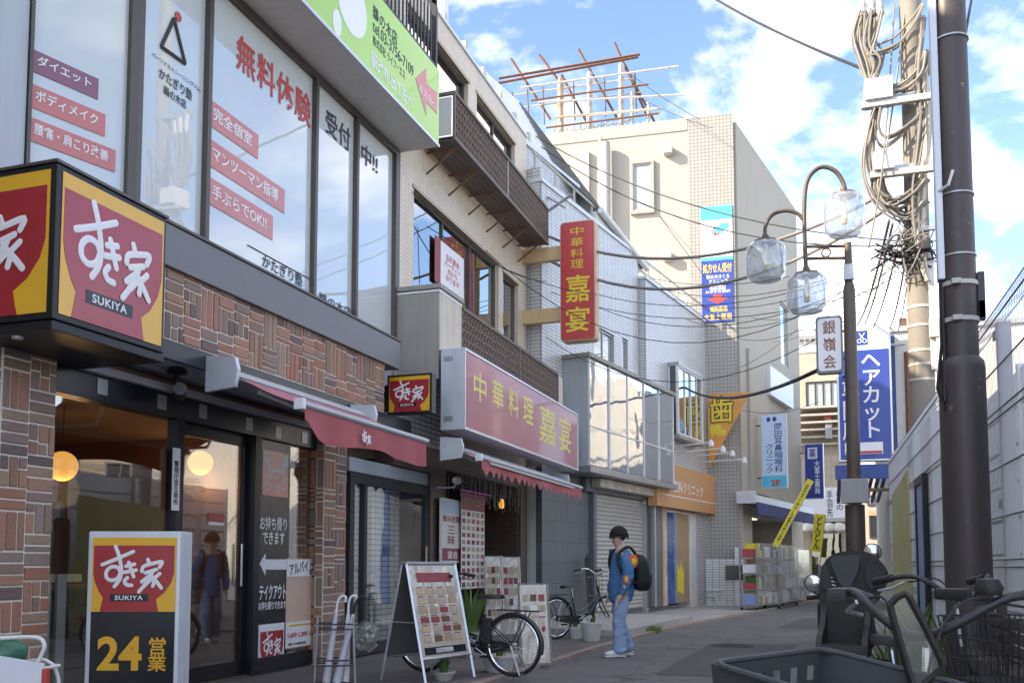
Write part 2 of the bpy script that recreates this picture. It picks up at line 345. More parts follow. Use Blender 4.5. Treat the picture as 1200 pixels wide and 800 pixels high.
mat('room_pale', (.66, .70, .72), .8, var=.12, vscale=1.2); mat('curtain', (.62, .62, .58), .9, var=.12, vscale=4)
mat('rust', (.17, .085, .055), .85, var=.35, vscale=6, bump=.3); mat('rust_pale', (.50, .37, .24), .8, var=.3, vscale=5, bump=.2); mat('paint_white', (.72, .72, .71), .5, var=.07, dirt=.18)
mat('steel_white', (.50, .49, .46), .5, .1, var=.15, dirt=.4); mat('cable_tan', (.26, .235, .20), .7, var=.15); mat('lattice_brown', (.16, .115, .095), .55, .2, var=.2, dirt=.2); mat('deck_brown', (.14, .115, .10), .6, .1, var=.25, dirt=.2)
mat('red_board', (.55, .055, .05), .35, var=.06, coat=.3, dirt=.08); mat('red_board_faded', (.37, .085, .095), .35, var=.07, coat=.25, dirt=.08); mat('gold_letter', (.80, .60, .06), .4, var=.04); mat('pale_yellow_letter', (.72, .62, .14), .4, var=.04)
mat('slate_roof', (.24, .245, .25), .6, var=.2, bump=.3); mat('concrete', (.40, .39, .37), .85, var=.12, bump=.35, bscale=80, dirt=.12); mat('concrete_pole', (.25, .225, .19), .85, var=.12, bump=.25, bscale=90, dirt=.2)
mat('slate_tile', (.13, .145, .165), .4, var=.15, dirt=.1); mat('shutter', (.50, .49, .47), .45, .4, var=.07, dirt=.1); mat('marble', (.5, .46, .40), .3, var=.45, vscale=3.5)
mat('orange_sign', (.58, .31, .14), .5, var=.06, dirt=.1); mat('blue_sign', (.02, .05, .30), .4, var=.06, coat=.2); mat('pale_blue_sign', (.52, .68, .84), .5, var=.05); mat('cyan_sign', (.06, .50, .72), .5, var=.08)
mat('blue_paint', (.03, .07, .26), .5, var=.12, dirt=.15); mat('navy_fabric', (.055, .065, .20), .8, var=.12); mat('yellow_flag', (.76, .66, .05), .7, var=.06); mat('brown_letter', (.26, .11, .075), .5, var=.05)
mat('pole_brown', (.066, .054, .056), .45, .15, var=.16, vscale=5, bump=.12, bscale=40, dirt=.25); mat('lamp_post', (.10, .078, .062), .5, .3, var=.25, dirt=.2); mat('cable_black', (.018, .018, .02), .55, var=0); mat('cable_grey', (.24, .22, .20), .7, var=.15)
mat('galvanised', (.40, .41, .42), .45, .7, var=.12); mat('fence_white', (.66, .67, .69), .5, .0, var=.05, dirt=.08); mat('mesh_wire', (.62, .64, .67), .5, .2, var=0); mat('hoarding', (.92, .93, .95), .55, 0, var=.04, vscale=1, dirt=.06)
mat('plywood_yellow', (.52, .50, .26), .85, var=.12, dirt=.2); mat('rubber', (.016, .016, .018), .75, var=.15); mat('plastic_black', (.028, .026, .026), .5, spec=.35, var=.12, bump=.06, bscale=200); mat('plastic_grey', (.06, .064, .072), .5, spec=.35, var=.1)
mat('frame_green', (.045, .075, .065), .3, .2, var=.08, coat=.4); mat('frame_black', (.02, .022, .028), .3, .2, var=.08, coat=.4); mat('chrome', (.68, .68, .69), .16, 1, var=.04); mat('seat_brown', (.085, .055, .045), .55, var=.15)
mat('wood_dark', (.075, .055, .042), .6, var=.3, vscale=8, bump=.2); mat('leaf', (.055, .12, .025), .6, var=.3); mat('leaf_pale', (.12, .20, .05), .6, var=.3); mat('soil', (.05, .035, .025), .95, var=.3)
mat('skin', (.60, .38, .28), .5, var=.06, vscale=12); mat('hair', (.012, .010, .010), .45, var=.3, vscale=30); mat('sweatshirt_blue', (.055, .17, .36), .9, var=.14, vscale=6, bump=.5, bscale=12); mat('denim_pale', (.27, .36, .52), .9, var=.14, vscale=5, bump=.5, bscale=10)
mat('shoe_white', (.72, .72, .74), .6, var=.06); mat('bag_black', (.012, .013, .016), .7, var=.2, bump=.4, bscale=14); mat('print_orange', (.70, .13, .04), .8, var=.1); mat('print_yellow', (.74, .56, .05), .8, var=.1)
mat('pot_white', (.60, .60, .58), .55, var=.1, dirt=.2); mat('plastic_bag', (.72, .74, .80), .35, var=.06); mat('bag_green', (.04, .15, .10), .35, var=.15)
mat('warm_stone', (.50, .40, .32), .8, var=.15); mat('plain_dark', (.03, .03, .033), .6, var=.2); mat('poster_blue', (.25, .35, .58), .45, var=.25, vscale=9); mat('poster_warm', (.60, .42, .33), .5, var=.15, vscale=2); mat('poster_maroon', (.28, .05, .06), .5, var=.1)
mat('poster_pale', (.72, .70, .66), .45, var=.12, vscale=7); mat('poster_red', (.42, .08, .08), .5, var=.15, vscale=8); mat('blue_door', (.05, .10, .30), .25, var=.25, vscale=2, coat=.5); mat('tan_panel', (.40, .29, .19), .5, var=.15)
mat('white_lantern', (.78, .76, .70), .7, var=.05); mat('display_black', (.015, .017, .022), .25, var=.1); mat('bulb', (.85, .70, .42), .4, var=0); mat('umbrella_film', (.55, .55, .60), .35, var=.12, vscale=12); mat('led_pink', (.45, .12, .42), .5, var=0, emit=.03)
mat('wall_tan', (.46, .38, .30), .8, var=.12, dirt=.2); mat('wall_grey', (.40, .39, .38), .8, var=.1, dirt=.2); mat('asphalt_dark', (.045, .045, .048), .9, var=.2)
tile_mat('tile_beige', (.70, .59, .465), (.64, .53, .42), (.42, .35, .28), .105, .062, .005, .4, 0, .35, .10)
tile_mat('tile_white', (.68, .68, .67), (.62, .625, .62), (.20, .20, .21), .20, .075, .008, .25, 0, .4, .06)
tile_mat('tile_grey_white', (.62, .62, .62), (.56, .565, .57), (.26, .26, .28), .23, .075, .008, .3, 0, .35, .08)
tile_mat('tile_cream', (.37, .355, .32), (.345, .33, .30), (.20, .19, .175), .11, .11, .010, .4, 0, .3, .06)
tile_mat('tile_brown', (.115, .075, .062), (.09, .062, .054), (.055, .045, .04), .22, .065, .006, .4, .5, .4, .10)
tile_mat('tile_slate', (.135, .15, .17), (.115, .13, .15), (.06, .065, .075), .6, .42, .006, .35, 0, .3, .08)
tile_mat('board_fence', (.62, .64, .67), (.60, .62, .65), (.40, .42, .45), 3.0, .34, .008, .5, 0, .5, .08)
glass_mat('glass_clear', (.92, .95, .94), 2.0); glass_mat('glass_film', (.85, .90, .92), 1.5, (.74, .78, .79), .74); glass_mat('glass_dark', (.45, .48, .48), 2.2); glass_mat('glass_frost', (.8, .84, .84), 1.1, (.50, .53, .54), .55)
glass_mat('glass_bay', (.82, .86, .90), 2.2, (.42, .47, .53), .45, 0.0, .55); glass_mat('vinyl_dull', (.93, .94, .94), .30, (.7, .72, .72), .16, .15); glass_mat('glass_lantern', (.86, .89, .90), 2.2, (.58, .63, .69), .34, .02, .2); glass_mat('vinyl_clear', (.85, .86, .84), 1.6, (.5, .5, .48), .12, .12)
def metal_sheen(name):      # laminate over a printed sheet: soft wavy reflections over a warm print
    m = bpy.data.materials.new(name); m.use_nodes = True; t = m.node_tree; b = t.nodes['Principled BSDF']
    tcn = t.nodes.new('ShaderNodeTexCoord'); n = t.nodes.new('ShaderNodeTexNoise'); n.inputs['Scale'].default_value = 2.2; n.inputs['Detail'].default_value = 1.5; n.inputs['Distortion'].default_value = .8
    mp_ = t.nodes.new('ShaderNodeMapping'); mp_.inputs['Scale'].default_value = (3.0, 3.0, .7)
    t.links.new(tcn.outputs['Object'], mp_.inputs[0]); t.links.new(mp_.outputs[0], n.inputs['Vector'])
    vo = t.nodes.new('ShaderNodeTexNoise'); vo.inputs['Scale'].default_value = 6; vo.inputs['Detail'].default_value = 4; t.links.new(tcn.outputs['Object'], vo.inputs['Vector'])
    r = t.nodes.new('ShaderNodeValToRGB'); e = r.color_ramp.elements; e[0].position = 0; e[0].color = (.46, .39, .30, 1); e[1].position = 1; e[1].color = (.56, .50, .41, 1)
    sp = t.nodes.new('ShaderNodeSeparateXYZ'); t.links.new(vo.outputs['Color'], sp.inputs[0]); t.links.new(sp.outputs[0], r.inputs[0]); t.links.new(r.outputs[0], b.inputs['Base Color'])
    bn = t.nodes.new('ShaderNodeBump'); bn.inputs['Strength'].default_value = .8; bn.inputs['Distance'].default_value = .10; t.links.new(n.outputs['Fac'], bn.inputs['Height']); t.links.new(bn.outputs[0], b.inputs['Coat Normal'])
    b.inputs['Roughness'].default_value = .5; b.inputs['Coat Weight'].default_value = 1; b.inputs['Coat Roughness'].default_value = .06; b.inputs['Coat IOR'].default_value = 1.9
    MATS[name] = m
metal_sheen('laminate')
def scuffs(name, col, lo, hi, scale, fac):      # chipped paint and scratches
    t = MATS[name].node_tree; b = t.nodes['Principled BSDF']; src = b.inputs['Base Color'].links[0].from_socket; g = t.nodes.new('ShaderNodeTexCoord'); n = t.nodes.new('ShaderNodeTexNoise'); n.inputs['Scale'].default_value = scale; n.inputs['Detail'].default_value = 9; n.inputs['Roughness'].default_value = .7
    t.links.new(g.outputs['Object'], n.inputs['Vector']); r = t.nodes.new('ShaderNodeMapRange'); r.inputs[1].default_value = lo; r.inputs[2].default_value = hi; r.inputs[3].default_value = 0; r.inputs[4].default_value = fac; t.links.new(n.outputs['Fac'], r.inputs[0])
    m = t.nodes.new('ShaderNodeMixRGB'); m.inputs[2].default_value = (*col, 1); t.links.new(r.outputs[0], m.inputs[0]); t.links.new(src, m.inputs[1]); t.links.new(m.outputs[0], b.inputs['Base Color'])
scuffs('pole_brown', (.34, .31, .27), .63, .69, 7, .75); scuffs('plastic_grey', (.16, .16, .16), .64, .72, 18, .5); scuffs('red_board_faded', (.5, .3, .28), .55, .8, 1.2, .35); scuffs('fascia_grey', (.24, .23, .22), .58, .75, 2.0, .5); scuffs('alu_light', (.33, .31, .28), .6, .75, 3.0, .5); scuffs('hoarding', (.6, .58, .52), .55, .8, 1.4, .45); scuffs('green_sign', (.40, .62, .22), .5, .8, 1.0, .5); scuffs('awning_pink', (.55, .33, .36), .52, .75, 2.5, .5)
def brick_mat():
    m = bpy.data.materials.new('brick'); m.use_nodes = True; t = m.node_tree; b = t.nodes['Principled BSDF']
    oi = t.nodes.new('ShaderNodeObjectInfo'); r = t.nodes.new('ShaderNodeValToRGB'); r.color_ramp.interpolation = 'CONSTANT'
    cols = [(.34,.165,.11), (.29,.16,.11), (.38,.21,.145), (.26,.175,.135), (.33,.225,.16), (.28,.205,.175), (.17,.12,.11), (.36,.185,.135), (.27,.185,.16)]
    e = r.color_ramp.elements
    while len(e) < len(cols): e.new(.5)
    for i, c in enumerate(cols): e[i].position = i/len(cols); e[i].color = (*c, 1)
    t.links.new(oi.outputs['Random'], r.inputs[0])
    g = t.nodes.new('ShaderNodeTexCoord'); mp_ = t.nodes.new('ShaderNodeMapping'); mp_.inputs['Scale'].default_value = (3, 3, 14); n = t.nodes.new('ShaderNodeTexNoise'); n.inputs['Scale'].default_value = 1.6; n.inputs['Detail'].default_value = 6
    t.links.new(g.outputs['Object'], mp_.inputs[0]); ad = t.nodes.new('ShaderNodeVectorMath'); t.links.new(mp_.outputs[0], ad.inputs[0]); t.links.new(oi.outputs['Location'], ad.inputs[1]); t.links.new(ad.outputs[0], n.inputs['Vector'])
    mr = t.nodes.new('ShaderNodeMapRange'); mr.inputs[1].default_value = .3; mr.inputs[2].default_value = .7; mr.inputs[3].default_value = .8; mr.inputs[4].default_value = 1.2; t.links.new(n.outputs['Fac'], mr.inputs[0])
    h = t.nodes.new('ShaderNodeHueSaturation'); t.links.new(r.outputs[0], h.inputs['Color']); t.links.new(mr.outputs[0], h.inputs['Value']); t.links.new(h.outputs[0], b.inputs['Base Color'])
    bn = t.nodes.new('ShaderNodeBump'); bn.inputs['Strength'].default_value = .5; bn.inputs['Distance'].default_value = .01; t.links.new(n.outputs['Fac'], bn.inputs['Height']); t.links.new(bn.outputs[0], b.inputs['Normal'])
    b.inputs['Roughness'].default_value = .7; MATS['brick'] = m
brick_mat()
def ground_mat(name, c, rough, speck, tile=None, mort=(.1,.1,.1), crack=True):
    m = bpy.data.materials.new(name); m.use_nodes = True; t = m.node_tree; b = t.nodes['Principled BSDF']; g = t.nodes.new('ShaderNodeTexCoord')
    n = t.nodes.new('ShaderNodeTexNoise'); n.inputs['Scale'].default_value = 160; n.inputs['Detail'].default_value = 2; n2 = t.nodes.new('ShaderNodeTexNoise'); n2.inputs['Scale'].default_value = .55; n2.inputs['Detail'].default_value = 7; n2.inputs['Roughness'].default_value = .6
    for q_ in (n, n2): t.links.new(g.outputs['Object'], q_.inputs['Vector'])
    a1 = t.nodes.new('ShaderNodeMapRange'); a1.inputs[1].default_value = .3; a1.inputs[2].default_value = .7; a1.inputs[3].default_value = 1-speck; a1.inputs[4].default_value = 1+speck; t.links.new(n.outputs['Fac'], a1.inputs[0])
    a2 = t.nodes.new('ShaderNodeMapRange'); a2.inputs[1].default_value = .3; a2.inputs[2].default_value = .7; a2.inputs[3].default_value = .78; a2.inputs[4].default_value = 1.25; t.links.new(n2.outputs['Fac'], a2.inputs[0])
    ml = t.nodes.new('ShaderNodeMath'); ml.operation = 'MULTIPLY'; t.links.new(a1.outputs[0], ml.inputs[0]); t.links.new(a2.outputs[0], ml.inputs[1])
    h = t.nodes.new('ShaderNodeHueSaturation'); h.inputs['Color'].default_value = (*c, 1); t.links.new(ml.outputs[0], h.inputs['Value'])
    if tile:
        br = t.nodes.new('ShaderNodeTexBrick'); br.offset = .5; br.inputs['Scale'].default_value = 1; br.inputs['Brick Width'].default_value = tile[0]; br.inputs['Row Height'].default_value = tile[1]; br.inputs['Mortar Size'].default_value = .006
        br.inputs['Color1'].default_value = (*c, 1); br.inputs['Color2'].default_value = (c[0]*.85, c[1]*.85, c[2]*.87, 1); br.inputs['Mortar'].default_value = (*mort, 1)
        t.links.new(g.outputs['Object'], br.inputs['Vector']); t.links.new(br.outputs[0], h.inputs['Color'])
    t.links.new(h.outputs[0], b.inputs['Base Color']); b.inputs['Roughness'].default_value = rough
    bn = t.nodes.new('ShaderNodeBump'); bn.inputs['Strength'].default_value = .35; bn.inputs['Distance'].default_value = .006; t.links.new(n.outputs['Fac'], bn.inputs['Height']); t.links.new(bn.outputs[0], b.inputs['Normal'])
    MATS[name] = m
def road_wear(name):       # cracks, oil stains and old trench repairs in the asphalt
    t = MATS[name].node_tree; b = t.nodes['Principled BSDF']; src = b.inputs['Base Color'].links[0].from_socket; g = t.nodes.new('ShaderNodeTexCoord')
    nd = t.nodes.new('ShaderNodeTexNoise'); nd.inputs['Scale'].default_value = 1.7; nd.inputs['Detail'].default_value = 6; t.links.new(g.outputs['Object'], nd.inputs['Vector'])
    mv = t.nodes.new('ShaderNodeVectorMath'); mv.operation = 'MULTIPLY_ADD'; mv.inputs[1].default_value = (.9, .9, .9); t.links.new(nd.outputs['Color'], mv.inputs[0]); t.links.new(g.outputs['Object'], mv.inputs[2])
    vo = t.nodes.new('ShaderNodeTexVoronoi'); vo.feature = 'DISTANCE_TO_EDGE'; vo.inputs['Scale'].default_value = .55; t.links.new(mv.outputs[0], vo.inputs['Vector'])
    r = t.nodes.new('ShaderNodeMapRange'); r.inputs[1].default_value = .0; r.inputs[2].default_value = .016; r.inputs[3].default_value = .8; r.inputs[4].default_value = 0; t.links.new(vo.outputs['Distance'], r.inputs[0])
    m1 = t.nodes.new('ShaderNodeMixRGB'); m1.inputs[2].default_value = (.03, .03, .03, 1); t.links.new(r.outputs[0], m1.inputs[0]); t.links.new(src, m1.inputs[1])
    ns = t.nodes.new('ShaderNodeTexNoise'); ns.inputs['Scale'].default_value = 1.1; ns.inputs['Detail'].default_value = 8; ns.inputs['Roughness'].default_value = .7; t.links.new(g.outputs['Object'], ns.inputs['Vector'])
    r2 = t.nodes.new('ShaderNodeMapRange'); r2.inputs[1].default_value = .54; r2.inputs[2].default_value = .66; r2.inputs[3].default_value = 0; r2.inputs[4].default_value = .6; t.links.new(ns.outputs['Fac'], r2.inputs[0])
    m2 = t.nodes.new('ShaderNodeMixRGB'); m2.inputs[2].default_value = (.045, .043, .042, 1); t.links.new(r2.outputs[0], m2.inputs[0]); t.links.new(m1.outputs[0], m2.inputs[1])
    r3 = t.nodes.new('ShaderNodeMapRange'); r3.inputs[1].default_value = .34; r3.inputs[2].default_value = .46; r3.inputs[3].default_value = .55; r3.inputs[4].default_value = 0; t.links.new(ns.outputs['Fac'], r3.inputs[0])
    m3 = t.nodes.new('ShaderNodeMixRGB'); m3.inputs[2].default_value = (.20, .195, .19, 1); t.links.new(r3.outputs[0], m3.inputs[0]); t.links.new(m2.outputs[0], m3.inputs[1]); t.links.new(m3.outputs[0], b.inputs['Base Color'])
ground_mat('patch_dark', (.068, .068, .072), .8, .3); ground_mat('patch_light', (.14, .138, .138), .85, .3)
ground_mat('asphalt', (.125, .124, .128), .82, .3); road_wear('asphalt'); ground_mat('paver_dark', (.135, .12, .115), .7, .2, (.3, .3), (.05, .05, .05)); ground_mat('apron_concrete', (.33, .325, .32), .8, .15); ground_mat('kerb_stone', (.28, .22, .19), .8, .2); ground_mat('ground_far', (.12, .115, .11), .9, .2)
# ------------------------------------------------------------------ frames of the place
A = Fr(-5.76, 0, 0)                                   # the near facades on the left
Cb = Fr(-5.45, 18.0, 10.2)                            # white tiled building after the bend
_v = gnd(795, 714); Db0 = Fr(_v.x, _v.y, 10.2); Db = Db0.at(Db0.p(760, 700)[0], 0, 0)
Es = Fr(-2.52, 28.4, 10.5); Ef = Fr(-2.52, 28.4, 85.5)
Rf = Fr(1.2, 7, -.8)                                  # the fence on the right
Wx = Fr(0, 0, 90)                                     # u = world x, o = towards the camera (-y)
# ------------------------------------------------------------------ ground
def sheet(name, m, poly, z, kind='structure', th=0, parent=None):
    bm = bmesh.new(); vs = [bm.verts.new((x, y, z)) for x, y in poly]; f = bm.faces.new(vs)
    if th:
        r = bmesh.ops.extrude_face_region(bm, geom=[f]); bmesh.ops.translate(bm, verts=[e for e in r['geom'] if isinstance(e, bmesh.types.BMVert)], vec=(0, 0, -th))
    bmesh.ops.recalc_face_normals(bm, faces=bm.faces)
    if not th and f.normal.z < 0: bmesh.ops.reverse_faces(bm, faces=[f])
    me = bpy.data.meshes.new(name); bm.to_mesh(me); bm.free(); setmat(me, m); o = new_obj(name, me)
    if kind: o['kind'] = kind
    if parent: o.parent = parent
    return o
sheet('ground', 'ground_far', [(-900, -900), (900, -900), (900, 1500), (-900, 1500)], -.012)
KERB = [(-3.42, -14), (-3.38, 6.5), (-3.28, 11.08), (-3.16, 14.0), (-2.97, 16.74), (-2.45, 20.6), (-1.69, 25.37), (-.9, 30.0), (.75, 40.0)]
KS = [tuple(v)[:2] for v in spline([(x, y, 0) for x, y in KERB], 6)]
sheet('road', 'asphalt', [(x-.05, y) for x, y in KS]+[(4.2, 46), (3.6, 40), (1.6, 28), (1.35, 22), (1.3, -14)], -.004)
pl = [(x-.10, y) for x, y in KS]
i16 = max(i for i, p in enumerate(pl) if p[1] < 16.2)
sheet('pavement', 'paver_dark', pl[:i16+1]+[(-7.5, pl[i16][1]), (-7.5, -14)], .035, th=.1)
sheet('apron', 'apron_concrete', pl[i16:]+[(-9, 40), (-9, pl[i16][1])], .030, th=.1)
kerb = bpy.data.objects.new('kerb', None); link(kerb); kerb['kind'] = 'structure'
bm = bmesh.new(); bm_box(bm, (-.5, -.5, -.5), (.5, .5, .5)); bmesh.ops.bevel(bm, geom=bm.edges[:], offset=.04, segments=1, affect='EDGES'); km = bpy.data.meshes.new('kerb_stone'); bm.to_mesh(km); bm.free(); setmat(km, 'kerb_stone')
def along(pts, step):
    pts = [Vector((x, y, 0)) for x, y in pts]; acc = 0; nxt = 0; out = []
    for a, b in zip(pts, pts[1:]):
        l = (b-a).length
        while nxt <= acc+l:
            p = a.lerp(b, (nxt-acc)/l); out.append((p, math.atan2(b.y-a.y, b.x-a.x))); nxt += step
        acc += l
    return out
for p, ang in along(KS, .6):
    if p.y < 5: continue
    o = new_obj('kerb_stone', km); o.parent = kerb; o.location = (p.x-.06, p.y, -.02+random.uniform(-.004, .004)); o.rotation_euler = (0, random.uniform(-.01, .01), ang+random.uniform(-.01, .01)); o.scale = (.588, .12, .13)
# raised step in front of the dental entrance
a_, b_, c_ = gnd(738, 749), gnd(819, 729), gnd(770, 742)
st = Thing('entrance_step', '', '', Fr(a_.x-.12, a_.y, math.degrees(math.atan2(b_.x-a_.x, b_.y-a_.y))), structure=True)
ls = (b_-a_).length
st.box('step_slab', 'concrete', 0, ls, 0, -2.3, -.02, .15, .012)
# trench repairs in the road and a faded white edge line
for i, (m, P) in enumerate((('patch_dark', [(-1.9, 10.6), (-.6, 10.7), (-.5, 15.2), (-1.8, 15.0)]), ('patch_light', [(-2.9, 7.0), (-1.2, 7.1), (-1.3, 9.4), (-2.85, 9.3)]), ('patch_dark', [(-1.0, 19.0), (.5, 19.1), (.9, 22.8), (-.6, 22.7)]))): sheet('road_patch', m, P, .0)
def worn_line():
    m = bpy.data.materials.new('worn_line'); m.use_nodes = True; t = m.node_tree; b = t.nodes['Principled BSDF']; g = t.nodes.new('ShaderNodeTexCoord'); n = t.nodes.new('ShaderNodeTexNoise'); n.inputs['Scale'].default_value = 9; n.inputs['Detail'].default_value = 8; n.inputs['Roughness'].default_value = .75; t.links.new(g.outputs['Object'], n.inputs['Vector'])
    r = t.nodes.new('ShaderNodeMapRange'); r.inputs[1].default_value = .42; r.inputs[2].default_value = .62; t.links.new(n.outputs['Fac'], r.inputs[0]); mx_ = t.nodes.new('ShaderNodeMixRGB'); mx_.inputs[1].default_value = (.10, .10, .105, 1); mx_.inputs[2].default_value = (.36, .35, .34, 1); t.links.new(r.outputs[0], mx_.inputs[0]); t.links.new(mx_.outputs[0], b.inputs['Base Color']); b.inputs['Roughness'].default_value = .8; MATS['worn_line'] = m
worn_line(); sheet('edge_line', 'worn_line', [(.30, -14), (.42, -14), (.62, 24), (.50, 24)], .0)
# worn manhole cover
mh = gnd(859, 756); T = Thing('manhole_cover', 'faint round iron manhole cover set in the asphalt road', 'manhole cover', Fr(mh.x, mh.y, 0))
T.lathe('cover', 'asphalt_dark', [(.31, -.02), (.31, .003), (.30, .005), (0.001, .005)], (0, 0, 0), 32); T.lathe('rim', 'dark_metal', [(.315, -.02), (.315, .006), (.335, .006), (.335, -.02)], (0, 0, 0), 32)
T.tubes('tread', 'dark_metal', [[(x, -.22, .006), (x, .22, .006)] for x in (-.18, -.09, 0, .09, .18)], .006)
# weeds at the kerb
def weeds(name, label, pos, n, r, h, m='leaf', seed=1):
    rnd = random.Random(seed); bm = bmesh.new()
    for i in range(n):
        a = rnd.uniform(0, 6.28); d = r*math.sqrt(rnd.random()); x, y = d*math.cos(a), d*math.sin(a); t = rnd.uniform(0, 6.28); hh = h*rnd.uniform(.4, 1); w = .008*rnd.uniform(.8, 1.6)
        lx, ly = rnd.uniform(-.5, .5)*hh, rnd.uniform(-.5, .5)*hh
        p = [Vector((x, y, 0)), Vector((x+lx*.4, y+ly*.4, hh*.6)), Vector((x+lx, y+ly, hh))]; s_ = Vector((math.cos(t), math.sin(t), 0))*w
        v = [bm.verts.new(p[0]-s_), bm.verts.new(p[0]+s_), bm.verts.new(p[1]+s_*1.3), bm.verts.new(p[1]-s_*1.3), bm.verts.new(p[2])]
        bm.faces.new(v[:4]); bm.faces.new((v[3], v[2], v[4]))
    me = bpy.data.meshes.new(name); bm.to_mesh(me); bm.free(); setmat(me, m); o = new_obj(name, me); o.location = pos; tag(o, label, 'plant'); return o
g1 = gnd(757, 741); weeds('grass_tuft', 'small tuft of green grass growing at the kerb behind the pedestrian', (g1.x, g1.y, 0.0), 260, .26, .16, 'leaf_pale', 3)
# ================================================================== the brick-clad restaurant building
def plan(T, name, m, poly, z0, z1, parent=None):
    bm = bmesh.new(); a = [bm.verts.new((u, -o, z0)) for u, o in poly]; b = [bm.verts.new((u, -o, z1)) for u, o in poly]; bm.faces.new(a); bm.faces.new(b[::-1]); n = len(poly)
    for i in range(n): bm.faces.new((a[i], b[i], b[(i+1) % n], a[(i+1) % n]))
    return T.add(name, bm, m, parent)
bm = bmesh.new(); bm_box(bm, (-.5, -.5, -.5), (.5, .5, .5)); bmesh.ops.bevel(bm, geom=bm.edges[:], offset=.05, segments=1, affect='EDGES'); BRICK = bpy.data.meshes.new('brick'); bm.to_mesh(BRICK); bm.free(); setmat(BRICK, 'brick')
def brick(T, par, u0, u1, z0, z1, o, side=False):
    b = new_obj('brick', BRICK); b.parent = par; j = .0085; d = .05
    oo = o-d/2+.012+random.uniform(-.004, .006)
    if side:      # bricks on the face that looks towards -u; here u0..u1 run along o and o is the u position
        b.location = Vector((o+d/2-.012+random.uniform(-.004, .004), -(u0+u1)/2, (z0+z1)/2))-T.off; b.scale = (d, u1-u0-2*j, z1-z0-2*j)
    else:
        b.location = Vector(((u0+u1)/2, -oo, (z0+z1)/2))-T.off; b.scale = (u1-u0-2*j, d, z1-z0-2*j)
def weave(T, par, u0, u1, z0, z1, o, cw=.25, rh=.086, side=False, rnd=random):
    n = max(1, round((u1-u0)/cw)); w = (u1-u0)/n
    for i in range(n):
        a, b = u0+i*w, u0+(i+1)*w; z = z0; k = rnd.choice((0, 1))
        while z < z1-.02:
            if k:
                nn = rnd.choice((2, 3, 3, 4)); 
                for _ in range(nn):
                    h = rh*rnd.choice((1, 1, .62, 1.25)); t = min(z+h, z1)
                    if z1-t < .03: t = z1
                    brick(T, par, a, b, z, t, o, side); z = t
                    if z >= z1-.02: break
            else:
                h = rnd.choice((.24, .30, .36)); t = min(z+h, z1)
                if z1-t < .05: t = z1
                m_ = 3 if w > .2 else 2; ws = [rnd.choice((1, 1, .7)) for _ in range(m_)]; sw = sum(ws); c = a
                for q_ in ws:
                    d_ = c+w*q_/sw
                    if rnd.random() < .35 and t-z > .2: f_ = z+(t-z)*rnd.uniform(.35, .7); brick(T, par, c, d_, z, f_, o, side); brick(T, par, c, d_, f_, t, o, side)
                    else: brick(T, par, c, d_, z, t, o, side)
                    c = d_
                z = t
            k = 1-k
uC = A.p(157, 120)[0]                                   # where the upper wall is cut off at the corner
A2 = A.at(uC, 0, 16)
uS0, uS1 = 5.28, 11.84; FO = .42                         # fascia overhang
sk = Thing('restaurant_building', 'two storey corner building with brick-clad ground floor and tall gym windows at left', 'building', A, (uS0, 0, 0))
# chamfer end point on A2 (going towards the camera)
ce = A2.w(-1.55, 0, 0); cu, co = (ce-A.O).dot(A.u), (ce-A.O).dot(A.n)
ZU0, ZU1 = 4.06, 7.16
plan(sk, 'wall', 'panel_grey', [(uC, -.14), (uS1-.02, -.14), (uS1-.02, -8), (cu, -8), (cu, co-.14)], ZU0, 9.6)
plan(sk, 'floor_slab', 'soffit_purple', [(uS0+.02, -.02), (uS1-.03, -.02), (uS1-.03, -8), (uS0+.02, -8)], 3.0, ZU0-.005)
# ground floor shell: back and side walls round the dining room
sk.box('wall', 'interior_wood', uS0+.5, uS1-.04, -5.0, -5.3, .04, 2.995); sk.box('ceiling', 'interior_ceiling', uS0+.5, uS1-.04, -.2, -5.0, 2.93, 2.99)
sk.box('floor', 'interior_floor', uS0+.5, uS1-.04, -.16, -5.0, .0, .06); sk.box('wall', 'interior_wood', 10.5, 10.6, -.2, -5.0, .06, 2.93); sk.box('wall', 'interior_wood', uS0+.06, uS0+.5, -.5, -5.3, .04, 2.995)
# corner pillar with bricks on its two outer faces
pil = sk.box('brick_pillar', 'mortar', uS0, 5.79, 0, -.5, 0, 3.0)
weave(sk, pil, uS0+.003, 5.79, .04, 3.0, 0, .253)
weave(sk, pil, -.5, -.002, .04, 3.0, uS0, .25, side=True)
sk.box('wall', 'wall_grey', uS0+.03, uS0+.06, -.5, -8, 0, 3.0)
u380, u405 = A.p(381, 520)[0], A.p(406, 530)[0]
pil2 = sk.box('brick_pillar', 'mortar', u380, u405, 0, -.4, 0, 2.99)
weave(sk, pil2, u380, u405, .04, 2.98, 0, .27)
weave(sk, pil2, -.4, -.005, .04, 2.98, u380, .2, side=True)
# brick band over the awning
zb0 = A.p(195, 397, FO)[1]; band = sk.box('brick_band', 'mortar', A.p(193, 340, FO)[0], A.p(450, 440, FO)[0], FO, -.02, zb0, 3.97)
weave(sk, band, A.p(193, 340, FO)[0], A.p(450, 440, FO)[0], zb0+.004, 3.80, FO, .25)
sk.box('band_trim', 'sign_black', A.p(193, 340, FO)[0], uS1-.3, FO-.004, FO-.05, zb0-.16, zb0-.002)
sk.box('eave_soffit', 'soffit_purple', 5.3, uS1-.3, FO-.055, -.1, zb0-.12, zb0-.06)
